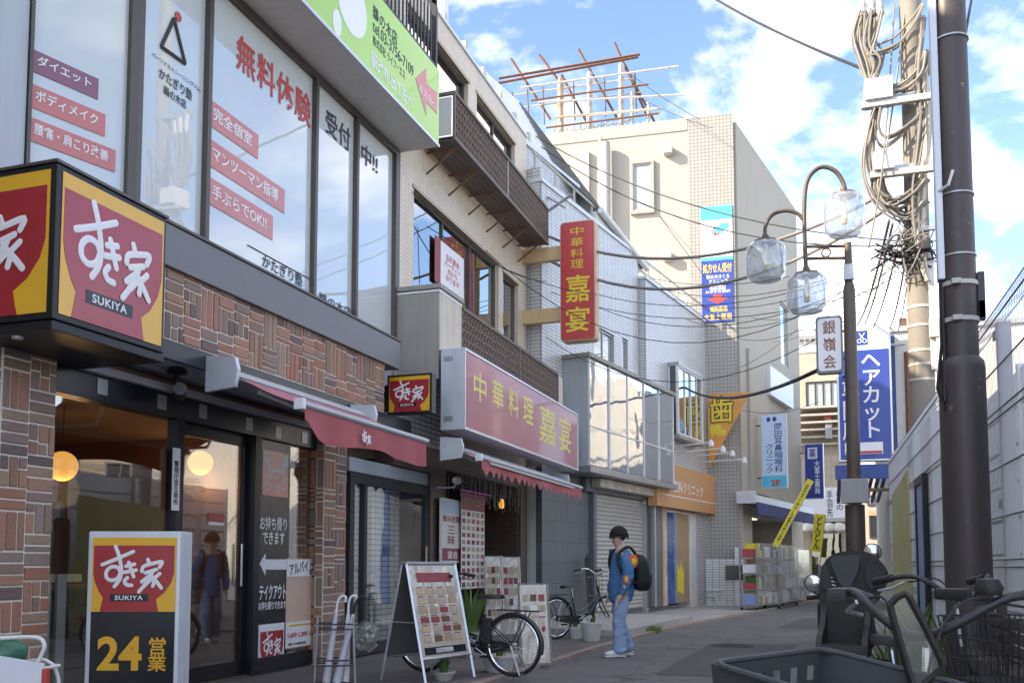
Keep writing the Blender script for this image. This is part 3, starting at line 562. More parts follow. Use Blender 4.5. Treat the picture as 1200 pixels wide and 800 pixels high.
# fascia
f0, f1 = A.p(199, 264, FO+.06), A.p(469, 400, FO+.06)
fz1 = (f0[1]+f1[1])/2; fz0 = A.p(330, 370.5, FO+.06)[1]
sk.box('fascia', 'fascia_grey', 5.2, f1[0], FO+.06, -.1, fz0, fz1, .006); sk.box('fascia_cap', 'sash_bronze', 5.2, f1[0]+.01, FO+.075, -.1, fz1+.004, fz1+.03, .004)
# upper windows
holes = []
pn = [A.p(162, 130)[0], A.p(243, 130)[0], A.p(369, 180)[0], A.p(417, 230)[0], A.p(462, 280)[0]]
wf = sk.boxes('window_frame', 'sash_bronze', [(pn[0]-.05, pn[4]+.03, .03, -.12, 7.07, 7.155), (pn[0]-.05, pn[4]+.03, .02, -.12, ZU0+.1, 4.40)]+[(u-.03, u+.03, .035, -.12, 4.40, 7.07) for u in pn[1:4]]+[(pn[0]-.06, pn[0]+.02, .036, -.12, 4.40, 7.07), (pn[4]-.02, pn[4]+.03, .036, -.12, 4.40, 7.07)], .004)
panes = []
for a, b in zip(pn, pn[1:]): panes.append(sk.box('pane', 'glass_film', a+.02, b-.02, -.03, -.038, 4.39, 7.08, 0, wf))
sk.box('blind', 'room_pale', pn[0], pn[4], -.12, -.135, 4.4, 7.0)
tile_edge = sk.box('edge_trim', 'tile_brown', pn[4]+.035, pn[4]+.14, .02, -.2, fz1+.04, 7.16)
# corner-cut window on the chamfer
k2 = Thing('x', '', '', A2); 
def on(T, fr):                                          # draw into thing T with the coordinates of another frame
    t2 = object.__new__(Thing); t2.fr = fr; t2.base = (0, 0, 0); t2.root = link(bpy.data.objects.new('wall_section', None)); t2.root.parent = T.root
    m_ = Matrix.Translation(fr.O) @ Matrix.Rotation(math.pi/2-math.radians(fr.deg), 4, 'Z')
    r_ = Matrix.Translation(T.fr.w(*T.base)) @ Matrix.Rotation(math.pi/2-math.radians(T.fr.deg), 4, 'Z')
    t2.M = r_.inverted() @ m_; bpy.data.objects.remove(t2.root); t2.root = T.root; t2.off = Vector((0, 0, 0))
    def fix(ob):
        ob.data.transform(t2.M); return ob
    o_add, o_text = t2.add, t2.text
    def add(*a, **k): return fix(Thing.add(t2, *a, **k))
    def text(*a, **k):
        ob = Thing.text(t2, *a, **k); return fix(ob) if ob else ob
    t2.add, t2.text = add, text
    return t2
bpy.data.objects.remove(k2.root)
ch = on(sk, A2)
c0, c1 = A2.p(36, 100)[0], A2.p(150, 100)[0]
cf = ch.boxes('window_frame', 'sash_bronze', [(c0-.02, c1+.1, .03, -.1, 7.0, 7.15), (c0-.02, c1+.1, .03, -.1, 4.28, 4.40), (c1, c1+.09, .034, -.1, 4.40, 7.0), (c0-.03, c0, .034, -.1, 4.40, 7.0)], .004)
ch.box('pane', 'glass_film', c0, c1, -.02, -.028, 4.39, 7.01, 0, cf); ch.box('blind', 'room_pale', c0, c1, -.10, -.112, 4.4, 7.0)
ch.box('corner_panel', 'panel_grey', -1.55, c0-.035, .01, -.13, ZU0, 9.0, .004)
def tpx(T, fr, txt, m, xl, xr, yt, yb, o, bold=.012, parent=None, **k):     # lettering between two pixel columns; its height measured at the left one
    u0, z1 = fr.p(xl, yt, o); u1 = fr.p(xr, yt, o)[0]; z0 = fr.p(xl, yb, o)[1]
    return T.text(txt, m, u0, u1, z0, z1, o, bold, parent, **k)
def bpx(T, fr, name, m, xl, xr, yt, yb, o, th=.003, parent=None):
    u0, z1 = fr.p(xl, yt, o); u1 = fr.p(xr, yt, o)[0]; z0 = fr.p(xl, yb, o)[1]
    return T.box(name, m, u0, u1, o-th, o, z0, z1, 0, parent)
for txt, xl, xr, yt, yb, m in (('ダイエット', 35, 117, 56, 82, 'film_dark'), ('ボディメイク', 33, 125, 96, 124, 'film_red'), ('腰痛・肩こり改善', 31, 137, 135, 163, 'film_red')):
    bpx(ch, A2, 'window_film', m, xl, xr, yt, yb, -.012, parent=cf); tpx(ch, A2, txt, 'sign_white', xl+9, xr-9, yt+8, yb-6, -.010, .014, cf)
pt = -.022
# pane 1: triangle mark and the studio's name
tr = [A.p(x, y, pt) for x, y in ((204, 22), (189, 55), (217, 75))]
bm = bmesh.new()
for i in range(3):
    a, b = tr[i], tr[(i+1) % 3]; bm_tube(bm, [(a[0], -pt-.002*i*.3, a[1]), (b[0], -pt-.002*i*.3, b[1])], .018, 6)
sk.add('triangle_mark', bm, 'lettering_black', wf); c_ = A.p(209, 20, pt); sk.lathe('red_dot', 'red_sticker', [(.001, -.004), (.045, -.004), (.045, .004), (.001, .004)], (c_[0], pt, c_[1]), 20, wf, axis='Y')
tpx(sk, A, 'パーソナルトレーニングジム', 'lettering_black', 178, 236, 60, 66, pt, .0, wf); tpx(sk, A, 'かたぎり塾', 'lettering_black', 187, 226, 78, 91, pt, .008, wf); tpx(sk, A, '鵜の木店', 'lettering_black', 192, 219, 99, 110, pt, .008, wf)
tpx(sk, A, '無料体験', 'red_sticker', 278, 366, 37, 80, pt, .014, wf, spacing=1.12)
for txt, xl, xr, yt, yb in (('完全個室', 245, 304, 115, 146), ('マンツーマン指導', 244, 335, 161, 193), ('手ぶらでOK!!', 244, 321, 206, 238)):
    bpx(sk, A, 'window_film', 'film_red', xl, xr, yt, yb, pt, parent=wf); tpx(sk, A, txt, 'sign_white', xl+5, xr-8, yt+9, yb-6, pt+.002, .016, wf)
tpx(sk, A, '受付', 'lettering_black', 382, 411, 126, 155, pt, .012, wf, spacing=1.1); tpx(sk, A, '中!!', 'lettering_black', 424, 443, 166, 190, pt, .012, wf)
sb = A.R(290, 283, 366, 330, pt); z_ = A.p(290, 300, pt)[1]
sk.tubes('search_outline', 'lettering_black', [[(sb[0], pt, z_+.12), (sb[1], pt, z_+.12)], [(sb[0], pt, z_-.10), (sb[1], pt, z_-.10)]], .005, 5, wf); tpx(sk, A, 'かたぎり塾', 'lettering_black', 308, 355, 297, 312, pt, .008, wf); tpx(sk, A, '鵜の木店', 'lettering_black', 374, 412, 341, 353, pt, .004, wf)
# green sign box over the windows
gz0 = 7.16; gz1 = A.p(513, 80, .62)[1]; gu0 = 4.2; gu1 = 11.97
sk.box('canopy_box', 'soffit', gu0, gu1, .60, -.12, gz0, gz1, .004); sk.box('sign_face', 'green_sign', gu0, gu1-.01, .606, .612, gz0+.03, gz1-.01); sk.box('sign_edge', 'alu', gu0, gu1+.004, .625, .60, gz0-.012, gz0+.028, .004)
gf = .614
tpx(sk, A, '鵜の木店', 'lettering_black', 437, 466, 4, 21, gf, .012, None, spacing=1.15); tpx(sk, A, 'tel.03-3756-7109', 'lettering_black', 437, 485, 22, 36, gf, .004); tpx(sk, A, '株式会社 ライフ・エス', 'lettering_black', 437, 475, 40, 52, gf, 0)
tpx(sk, A, '駅改札出て左へ', 'sign_white', 435, 484, 58, 78, gf, .016, None, spacing=1.05)
ar = [A.p(x, y, gf) for x, y in ((487, 92), (499.5, 80), (499.5, 98), (512, 109), (512, 134), (499.5, 120), (499.5, 136))]
sk.prism('arrow', 'pink_arrow', ar, gf-.002, gf+.003); tpx(sk, A, '左方向へ', 'sign_white', 491, 511, 97, 107, gf+.005, .01)
for i_, (x, y, rx, rz) in enumerate(((413, 6, .36, .36), (395, 27, .10, .15))):
    c_ = A.p(x, y, gf); sk.prism('emblem_lobe', 'sign_white', [(c_[0]+rx*math.cos(t*.2618), c_[1]+rz*math.sin(t*.2618)) for t in range(24)], gf-.001, gf+.002+.001*i_)
# roof terrace railing
rl = [(u, .5, gz1+.02) for u in (gu0, gu1-.1)]
sk.boxes('roof_railing', 'black_metal', [(gu0, gu1, .58, .52, gz1+.003, gz1+.07), (gu0, gu1, .575, .525, gz1+1.0, gz1+1.06)]+[(gu0+i*.115, gu0+i*.115+.022, .56, .54, gz1+.07, gz1+1.0) for i in range(int((gu1-gu0)/.115))]+[(u-.03, u+.03, .585, .515, gz1+.07, gz1+1.08) for u in (6.5, 8.3, 10.1, gu1-.04)], 0, stuff=True)
# shopfront
so = -.16; zh = 2.62
D0, D1, P0, P1 = A.p(210, 520, so)[0], A.p(298, 520, so)[0], A.p(301, 560, so)[0], A.p(340, 560, so)[0]; X1 = A.p(379, 560, so)[0]
sk.box('door_header', 'sign_black', 5.795, X1+.03, so+.05, so-.12, zh, 2.93, .004); sk.box('header_rail', 'soffit_purple', 5.795, X1+.02, so+.12, so+.05, 2.84, 2.91, .01)
for x, y in ((120, 452), (190, 470), (238, 481), (292, 496), (326, 506), (357, 512)):
    c_ = A.p(x, y, so+.052); sk.box('header_plate', 'galvanised', c_[0]-.06, c_[0]+.06, so+.05, so+.056, c_[1]-.075, c_[1]+.06)
sk.boxes('shop_frame', 'black_metal', [(5.795, 5.85, so+.04, so-.08, .06, zh), (A.p(206, 560, so)[0]-.04, D0+.03, so+.04, so-.08, .06, zh), (D1-.03, P0+.02, so+.041, so-.08, .06, zh), (X1-.03, u380-.004, so+.04, so-.08, .06, zh), (5.85, D0, so+.036, so-.07, .06, .16), (P0, X1-.03, so+.036, so-.07, .06, .22)], .004)
dw0 = A.p(206, 560, so)[0]-.04
w1 = sk.box('window_pane', 'glass_clear', 5.85, dw0, so-.02, so-.03, .16, zh); 
door = sk.boxes('sliding_door', 'black_metal', [(D0+.03, D0+.10, so-.05, so-.10, .07, zh), (D1-.10, D1-.03, so-.05, so-.10, .07, zh), (D0+.10, D1-.10, so-.051, so-.099, .07, .22), (D0+.10, D1-.10, so-.051, so-.099, zh-.12, zh)], .003)
sk.box('pane', 'glass_clear', D0+.1, D1-.1, so-.07, so-.08, .22, zh-.12, 0, door); sk.tube('door_handle', 'alu', [(D1-.16, so-.02, 1.0), (D1-.16, so-.02, 1.45)], .013, parent=door)
sk.box('window_pane', 'glass_clear', P1, X1-.03, so-.02, so-.03, .22, zh); pan = sk.box('takeout_panel', 'display_black', P0+.02, P1, so-.0, so-.03, .10, zh-.005)
# takeout panel: bag mark, lettering, arrow, bowl emblem
to = so+.002
q0 = A.R(308, 526, 337, 583, to); sk.box('bag_mark', 'film_red', q0[0], q0[1], to, to+.003, q0[2], q0[3], .001, pan)
w_, h_ = q0[1]-q0[0], q0[3]-q0[2]
sk.prism('bag_shape', 'sign_white', [(q0[0]+w_*x, q0[2]+h_*y) for x, y in ((.05,.95),(.22,.95),(.30,.66),(.30,.60),(.72,.60),(.70,.66),(.80,.95),(.95,.95),(.95,.74),(.86,.68),(.86,.53),(.14,.53),(.14,.68),(.05,.74))], to+.003, to+.005, pan)
sk.text('テイク\nアウト', 'sign_white', q0[0]+w_*.10, q0[1]-w_*.08, q0[2]+h_*.10, q0[2]+h_*.48, to+.004, .02, pan)
tpx(sk, A, 'お持ち帰り\nできます', 'sign_white', 305, 336, 604, 637, to, .02, pan); tpx(sk, A, 'テイクアウト', 'sign_white', 304, 335, 685, 703, to, .022, pan); tpx(sk, A, 'お持ち帰りできます', 'sign_white', 303, 335, 705, 715, to, .016, pan)
aw = [A.p(x, y, to) for x, y in ((304, 660), (311, 648), (311, 655), (336, 655), (336, 667), (311, 667), (311, 674))]
sk.prism('left_arrow', 'sign_white', aw, to-.001, to+.003, pan)
q1 = A.R(304, 735, 331, 779, to); sk.box('bowl_poster', 'sign_white', q1[0]-.02, q1[1]+.02, to, to+.003, q1[2]-.02, q1[3]+.03, 0, pan)
bowl_logo(sk, q1[0], q1[1], q1[2], q1[3], to+.004, pan, yellow='sign_white')
# recruitment poster in a clear pocket on the window
q2 = A.R(336, 654, 373, 754, so+.005); rp = sk.box('recruit_poster', 'poster_warm', q2[0], q2[1], so+.002, so+.006, q2[2], q2[3])
dh = q2[3]-q2[2]; dw = q2[1]-q2[0]
sk.box('poster_head', 'sign_white', q2[0]+.005, q2[1]-.005, so+.006, so+.008, q2[3]-dh*.2, q2[3]-.01, 0, rp); sk.box('poster_foot', 'sign_white', q2[0]+.005, q2[1]-.005, so+.006, so+.008, q2[2]+.01, q2[2]+dh*.29, 0, rp)
sk.text('アルバイト', 'lettering_black', q2[0]+dw*.08, q2[0]+dw*.78, q2[3]-dh*.16, q2[3]-dh*.03, so+.009, .02, rp, rot=.12); sk.text('募集', 'lettering_black', q2[0]+dw*.66, q2[0]+dw*.95, q2[3]-dh*.19, q2[3]-dh*.11, so+.0095, .02, rp, rot=.12)
sk.box('yellow_rule', 'sign_yellow', q2[0]+dw*.1, q2[1]-dw*.1, so+.008, so+.010, q2[2]+dh*.24, q2[2]+dh*.26, 0, rp); sk.text('1,650 1,300 1,070', 'red_sticker', q2[0]+dw*.06, q2[1]-dw*.06, q2[2]+dh*.11, q2[2]+dh*.17, so+.010, .03, rp); sk.text('鵜の木駅前店', 'lettering_black', q2[0]+dw*.08, q2[0]+dw*.6, q2[2]+dh*.03, q2[2]+dh*.06, so+.010, .01, rp)
# vertical sticker and small notices on the glass
q3 = A.R(203, 524, 210, 598, so+.045); sk.box('permit_sticker', 'sign_white', q3[0], q3[1], so+.041, so+.044, q3[2], q3[3]); sk.text('警\n視\n庁\n官\n立\n寄\n所', 'lettering_black', q3[0]+.02, q3[1]-.02, q3[2]+.05, q3[3]-.12, so+.045, .02)
q4 = A.R(245, 600, 262, 655, so-.06); sk.box('door_notice', 'poster_red', q4[0], q4[1], so-.066, so-.062, q4[3]-.09, q4[3], 0, door); sk.box('door_notice', 'poster_pale', q4[0], q4[1], so-.066, so-.062, q4[2]+.35, q4[3]-.095, 0, door)
# interior things seen through the glass
for i, (x, y) in enumerate(((235, 542), (73, 546))):
    c_ = A.p(x, y, -2.0)
    T = Thing('pendant_lamp', ('orange paper globe lamp glowing behind the entrance door', 'orange paper globe lamp glowing beside the corner brick pillar')[i], 'lamp', A, (c_[0], -2.0, c_[1]), 'globe lamps in the restaurant')
    T.lathe('globe', 'lamp_warm', [(.16*math.sin(t*math.pi/12)+.001, .16*-math.cos(t*math.pi/12)) for t in range(13)], (c_[0], -2.0, c_[1]), 20); T.tube('cord', 'cable_black', [(c_[0], -2.0, c_[1]+.16), (c_[0], -2.0, 2.93)], .006); ld = bpy.data.lights.new('globe_light', 'POINT'); ld.energy = 2.2; ld.color = (1, .62, .32); ld.shadow_soft_size = .2; lo_ = link(bpy.data.objects.new('globe_light', ld)); lo_.parent = T.root; lo_.location = (0, .0, -.25)
T = Thing('dining_counter', 'long wooden dining counter inside the restaurant', 'counter', A, (6.2, -2.6, .06)); T.box('counter_top', 'interior_wood', 6.0, 9.6, -2.2, -2.8, .95, 1.0, .01); T.box('counter_front', 'interior_dark', 6.05, 9.55, -2.35, -2.7, .06, .95)
T = Thing('slat_screen', 'grey vertical slat screen just inside the corner window', 'screen', A, (5.9, -.5, .06))
for i in range(4): T.box('slat', 'wall_grey', 5.88+i*.17, 5.98+i*.17, -.5, -.53, .06, 1.15, .004)
T.box('rail', 'bracket_beige', 5.86, 6.7, -.535, -.56, 1.08, 1.15, .004)
# ------------------------------------------------------------------ corner light box
bo = .78; b0, b1 = A.p(67, 200, bo), A.p(195, 260, bo); bz1 = A.p(67.5, 190.5, bo)[1]; bz0 = A.p(60, 372, bo)[1]
lb = Thing('corner_sign_box', 'large red and yellow illuminated corner sign box with a white brush name', 'sign', A, (b0[0], bo, bz0))
lb.box('cabinet', 'black_metal', b0[0], b1[0], bo, bo-1.7, bz0, bz1, .008)
lb.box('base_tray', 'black_metal', b0[0]+.02, b1[0]+.04, bo-.02, bo-1.65, bz0-.07, bz0-.002, .006); lb.box('top_cap', 'sash_bronze', b0[0]-.015, b1[0]+.015, bo+.015, bo-1.7, bz1+.002, bz1+.025, .004)
bowl_logo(lb, b0[0]+.05, b1[0]-.03, bz0+.045, bz1-.04, bo+.002)
fr2 = Fr(0, 0, 90); fr2.O = A.w(b0[0], bo, 0)
fc = on(lb, fr2); fc.M = (Matrix.Translation(A.w(*lb.base)) @ Matrix.Rotation(math.pi/2, 4, 'Z')).inverted() @ (Matrix.Translation(fr2.O) @ Matrix.Rotation(0, 4, 'Z'))
bowl_logo(fc, -1.35, -.05, bz0+.045, bz1-.04, .002)
lb.lathe('downlight', 'alu', [(.04, -.075), (.035, -.095), (.001, -.095)], (b0[0]+.1, bo-.4, bz0), 12)
# ------------------------------------------------------------------ small hanging sign at the far end of the restaurant
hs_u = A.p(452, 460, .25)[0]; h0, h1 = A.q(454, 440, hs_u), A.q(506, 483, hs_u)
hs = Thing('projecting_sign', 'small square red bowl sign projecting from the wall over the awning end', 'sign', A, (hs_u, h0[0], h1[1]))
hs.box('cabinet', 'black_metal', hs_u, hs_u+.14, h0[0], h1[0], h1[1], h0[1], .006); hs.box('arm', 'black_metal', hs_u+.03, hs_u+.11, h0[0]-.16, h0[0]+.01, h1[1]+.05, h0[1]-.12, .004)
fr3 = Fr(0, 0, 90); fr3.O = A.w(hs_u, h0[0], 0); fc = on(hs, fr3); bowl_logo(fc, .03, h1[0]-h0[0]-.03, h1[1]+.03, h0[1]-.03, .002)
# ------------------------------------------------------------------ awnings
def awning(name, label, u0, o_back, o_case, z_case, u1, o_bar, z_bar, val_h, scal, fab):
    T = Thing(name, label, 'awning', A, (u0, o_case, z_bar))
    prof = [(o_back, z_case+.08), (o_back+.10, z_case+.08), (o_case-.10, z_case+.03), (o_case-.07, z_case-.02), (o_case-.09, z_case-.05), (o_back, z_case-.05)]; capf = [(o_back-.01, z_case+.16), (o_case-.03, z_case+.13), (o_case, z_case+.02), (o_case-.03, z_case-.14), (o_back-.01, z_case-.17)]
    c = T.prism_x('cassette', 'awning_case', prof, u0, u1, smooth=False); T.prism_x('end_cap', 'alu_light', capf, u0-.05, u0, c); T.prism_x('end_cap', 'alu_light', capf, u1, u1+.05, c)
    bm = bmesh.new(); n = 24; rows = []
    for i in range(n+1):
        u = u0+.04+(u1-u0-.08)*i/n; r_ = []
        for j in range(7):
            t = j/6; oo = o_case-.02+(o_bar-o_case+.02)*t; zz = z_case-.05+(z_bar-z_case+.05)*t-.025*math.sin(t*math.pi)*(1+.15*math.sin(i*1.3))
            r_.append(bm.verts.new((u, -oo, zz)))
        rows.append(r_)
    for i in range(n):
        for j in range(6): bm.faces.new((rows[i][j], rows[i+1][j], rows[i+1][j+1], rows[i][j+1])).smooth = True
    T.add('canopy', bm, 'awning_pink')
    T.tube('front_bar', 'awning_case', [(u0-.01, o_bar, z_bar), (u1+.02, o_bar, z_bar)], .035, 10); T.box('bar_cap', 'sign_white', u0-.06, u0-.012, o_bar-.05, o_bar+.05, z_bar-.055, z_bar+.045, .015)
    bm = bmesh.new(); n = 120; top = []; bot = []
    for i in range(n+1):
        t = i/n; u = u0+.02+(u1-u0-.04)*t
        if scal: h = val_h+.03-.10*abs(math.cos(t*math.pi*scal))**1.5
        else: h = val_h*(1-.55*math.exp(-((t)/.05)**2))+.03*math.sin(t*9)
        top.append(bm.verts.new((u, -(o_bar+.01), z_bar-.02))); bot.append(bm.verts.new((u, -(o_bar+.02+.02*math.sin(t*25)), z_bar-.02-h)))
    for i in range(n): bm.faces.new((top[i], top[i+1], bot[i+1], bot[i])).smooth = True
    T.add('valance', bm, fab)
    for uu in (u0+.35, u1-.35): T.tube('folding_arm', 'alu_light', [(uu, o_case-.05, z_case-.12), (uu+.3, (o_case+o_bar)/2, (z_case+z_bar)/2-.12), (uu, o_bar-.03, z_bar)], .02)
    return T, u0
au = A.p(246, 436, FO+.01)[0]; ao, az = A.q(354, 473, au)
aw1, au0 = awning('red_awning', 'faded red retractable awning over the restaurant entrance with its valance hanging', au, FO+.01, A.q(282, 436, au)[0], A.q(264, 437, au)[1], A.p(499, 525, ao)[0], ao, az, .26, 0, 'awning_red')
lg = A.p(430, 513, ao+.05); strokes(aw1, 'brush_lettering', 'sign_white', LOGO, lg[0]-.12, lg[1]-.12, .24, .22, ao+.045, .007)
# security camera under the eave
c_ = A.p(207, 455, .1); T = Thing('security_camera', 'dark security camera hanging under the eave beside the corner sign', 'camera', A, (c_[0], .1, c_[1]))
T.lathe('mount', 'black_metal', [(.09, .14), (.09, .17), (.03, .17)], (c_[0], .1, c_[1]), 16); T.tube('stem', 'black_metal', [(c_[0], .1, c_[1]+.15), (c_[0], .1, c_[1]+.02)], .03); T.tube('body', 'dark_metal', [(c_[0]-.08, .2, c_[1]-.02), (c_[0]+.1, .05, c_[1]-.04)], .06, 14)
# ------------------------------------------------------------------ freestanding 24h light box
p = gnd(155, 848); sgn = Fr(p.x, p.y, 72); z1 = .0
u0, zt = sgn.p(104, 622); u1 = sgn.p(212, 622)[0]; zl = sgn.p(104, 716)[1]
T = Thing('floor_sign', 'white cased standing light box reading 24 by the restaurant window', 'sign', sgn, (u0, 0, .035))
T.box('case', 'alu_light', u0, u1, 0, -.27, .06, zt, .02); T.box('foot', 'dark_metal', u0+.03, u1-.03, -.02, -.25, .035, .06)
bowl_logo(T, u0+.04, u1-.03, zl, zt-.05, .004); T.box('black_panel', 'sign_black', u0+.04, u1-.03, .0, .006, .12, zl-.002)
r24 = sgn.R(115, 745, 166, 785); T.text('24', 'sign_yellow', r24[0], r24[1], r24[2], r24[3], .008, .03); r25 = sgn.R(174, 746, 195, 786); T.text('営\n業', 'sign_yellow', r25[0], r25[1], r25[2], r25[3], .008, .02, line=.9)
# umbrella stand
p = gnd(392, 808); us = Fr(p.x, p.y, 60)
T = Thing('umbrella_stand', 'grey wire umbrella stand beside the takeout window', 'umbrella stand', us, (0, 0, .035))
x0, x1, y0, y1 = -.18, .18, -.13, .13
for z in (.25, .60): T.tubes('hoop', 'dark_metal', [[(x0, y0, z), (x1, y0, z), (x1, y1, z), (x0, y1, z), (x0, y0, z)], [(x0, y0, z+.05), (x1, y0, z+.05), (x1, y1, z+.05), (x0, y1, z+.05), (x0, y0, z+.05)]], .008)
for x in (x0, x1):
    for y in (y0, y1): T.tube('leg', 'alu', [(x*1.1, y*1.15, .036), (x*.95, y*.95, .72)], .01)
T.box('drip_tray', 'dark_metal', x0-.01, x1+.01, y0-.01, y1+.01, .045, .075, .005)
for i, (ux, uo, lx, c) in enumerate(((-.08, 0, .10, 'umbrella_film'), (.02, .05, .18, 'umbrella_film'), (.10, -.03, .03, 'paint_white'))):
    T = Thing('umbrella', ('clear plastic umbrella with a pale crook handle leaning in the wire stand', 'clear plastic umbrella with a black handle in the middle of the wire stand', 'white folded umbrella on the far side of the wire stand')[i], 'umbrella', us, (ux, uo, .08), 'umbrellas in the stand')
    a, b = Vector((ux, uo, .08)), Vector((ux+lx, uo, .86))
    T.tube('folded_cloth', c, [a, a.lerp(b, .3), a.lerp(b, .7), a.lerp(b, .85)], .045, 9, r2=.018); h = b-a; h.normalize()
    T.tube('handle', 'cable_black' if i == 1 else 'sign_white', spline([a.lerp(b, .82), b, b+h*.06+Vector((.03, 0, 0)), b+h*.05+Vector((.07, 0, 0)), b+Vector((.075, 0, 0))], 5), .012)
bag = us; bm = bmesh.new(); bmesh.ops.create_icosphere(bm, subdivisions=3, radius=.16); rnd = random.Random(4)
for v in bm.verts: v.co *= 1+rnd.uniform(-.18, .18); v.co.z *= .9; v.co.x *= .8; v.co += Vector((.30, 0, .52))
T = Thing('plastic_bag', 'crumpled clear plastic bag hanging on the umbrella stand', 'bag', us, (.2, 0, .4)); T.add('film', bm, 'vinyl_clear')
# ================================================================== the beige tiled building with the chinese restaurant
uJ0, uJ1 = 11.86, 17.95; JT = 10.02
jb = Thing('tiled_building', 'three storey beige tiled building with a chinese restaurant at street level', 'building', A, (uJ0, 0, 0))
def hole(fr, x0, x1, zt, zb, o=0): return (fr.p(x0, 300, o)[0], fr.p(x1, 300, o)[0], zb, zt)
H3 = [(12.2, 14.66, 7.62, 9.55), (15.08, 17.2, 8.35, 9.56)]; H2 = [(12.46, 16.25, 4.75, 6.82), (16.5, 17.4, 4.3, 6.76)]
HG = [(uJ0+.002, 13.15, .035, 2.62), (13.75, 17.55, .035, 2.72)]
jb.box('core', 'wall_tan', uJ0, uJ1, -.16, -8, 3.0, JT-.1)
jb.wall('upper_wall', 'tile_beige', uJ0, uJ1, 2.99, JT, 0, .16, H3+H2)
jb.box('coping', 'alu_light', uJ0-.02, uJ1+.02, .03, -.2, JT+.002, JT+.06, .006); 
for (a, b, c, d), n in zip(H3+H2, (2, 2, 3, 1)):
    w_ = jb.window(a+.003, b-.003, c+.003, d-.003, -.07, 'sash_bronze', 'glass_dark', n, .05, .06)
    jb.box('curtain', 'curtain', a+.06, a+(b-a)*(.55 if n > 1 else .3), -.135, -.15, c+.05, d-.05, 0, w_)
    jb.box('lintel', 'warm_stone', a-.05, b+.05, .02, -.02, d, d+.06, .004, w_); jb.box('sill', 'warm_stone', a-.06, b+.06, .03, -.02, c-.05, c, .004, w_)
# party notice in the window
q = A.R(516, 282, 543, 338, -.05); pn_ = jb.box('window_notice', 'sign_white', A.p(517, 300, -.05)[0], A.p(544, 300, -.05)[0], -.062, -.056, A.p(520, 338, -.05)[1], A.p(520, 284, -.05)[1])
jb.text('各種宴会\nパーティー\n承わり\nおります', 'red_sticker', A.p(521, 300, -.05)[0], A.p(540, 300, -.05)[0], A.p(520, 330, -.05)[1]+.06, A.p(520, 290, -.05)[1]-.06, -.055, .015, pn_)
jb.box('window_banner', 'poster_maroon', A.p(510, 300, -.05)[0], A.p(516.5, 300, -.05)[0], -.062, -.056, A.p(512, 330, -.05)[1], A.p(512, 276, -.05)[1])
# third floor balcony with pierced screen
bo3 = .55; bu0, bu1, bz0_, bz1_ = 12.66, 17.62, 7.64, 8.29
def lattice(T, name, m, u0, u1, o, z0, z1, cell=.13, bar=.016, par=None):      # pierced ornamental screen: overlapping rings and bars
    bm = bmesh.new(); nu = max(1, int((u1-u0)/cell)); nz = max(1, int((z1-z0)/cell)); cu_, cz_ = (u1-u0)/nu, (z1-z0)/nz
    for i in range(nu):
        for j in range(nz):
            c = (u0+(i+.5)*cu_, z0+(j+.5)*cz_); r_ = min(cu_, cz_)*.42
            pts = [(c[0]+r_*math.cos(t*math.pi/3+.5*(i % 2)), -(o+.002*((i+j) % 2)), c[1]+r_*math.sin(t*math.pi/3+.5*(i % 2))) for t in range(7)]
            bm_tube(bm, pts, bar*.62, 4, False)
    for i in range(nu+1): bm_box(bm, (u0+i*cu_-bar*.35, -o-.005, z0), (u0+i*cu_+bar*.35, -o+.005, z1))
    for j in range(nz+1): bm_box(bm, (u0, -o-.0045, z0+j*cz_-bar*.3), (u1, -o+.0045, z0+j*cz_+bar*.3))
    return T.add(name, bm, m, par, stuff=True)
bal = jb.boxes('balcony', 'deck_brown', [(bu0, bu1, bo3+.03, bo3-.02, bz1_, bz1_+.05), (bu0, bu1, bo3+.03, bo3-.02, bz0_-.06, bz0_), (bu0, bu0+.04, bo3+.025, bo3-.015, bz0_, bz1_), (bu1-.04, bu1, bo3+.025, bo3-.015, bz0_, bz1_), (bu0, bu0+.04, bo3-.02, .01, bz1_, bz1_+.05), (bu0, bu0+.04, bo3-.02, .01, bz0_-.06, bz0_)], .003)
um = (bu0+bu1)/2; jb.box('post', 'sash_alu', um-.015, um+.015, bo3+.02, bo3-.01, bz0_, bz1_, 0, bal)
lattice(jb, 'pierced_screen', 'lattice_brown', bu0+.04, um-.015, bo3, bz0_, bz1_, .115, .026, bal); lattice(jb, 'pierced_screen', 'lattice_brown', um+.015, bu1-.04, bo3, bz0_, bz1_, .115, .026, bal)
jb.box('end_panel', 'glass_frost', bu0+.012, bu0+.02, .06, bo3-.04, bz0_+.03, bz1_-.03, 0, bal)
for i in range(5): jb.box('deck_board', 'deck_brown', bu0, bu1, bo3-.10-i*.105+.095, bo3-.10-i*.105, bz0_-.05, bz0_-.015-.004*(i % 2), .004, bal)
for i in range(6):
    u = bu0+.25+i*(bu1-bu0-.5)/5; jb.tubes('bracket', 'rust', [[(u, 0, bz0_-.42), (u, bo3-.06, bz0_-.075)], [(u, 0, bz0_-.09), (u, bo3-.04, bz0_-.085)]], .016, 6, bal)
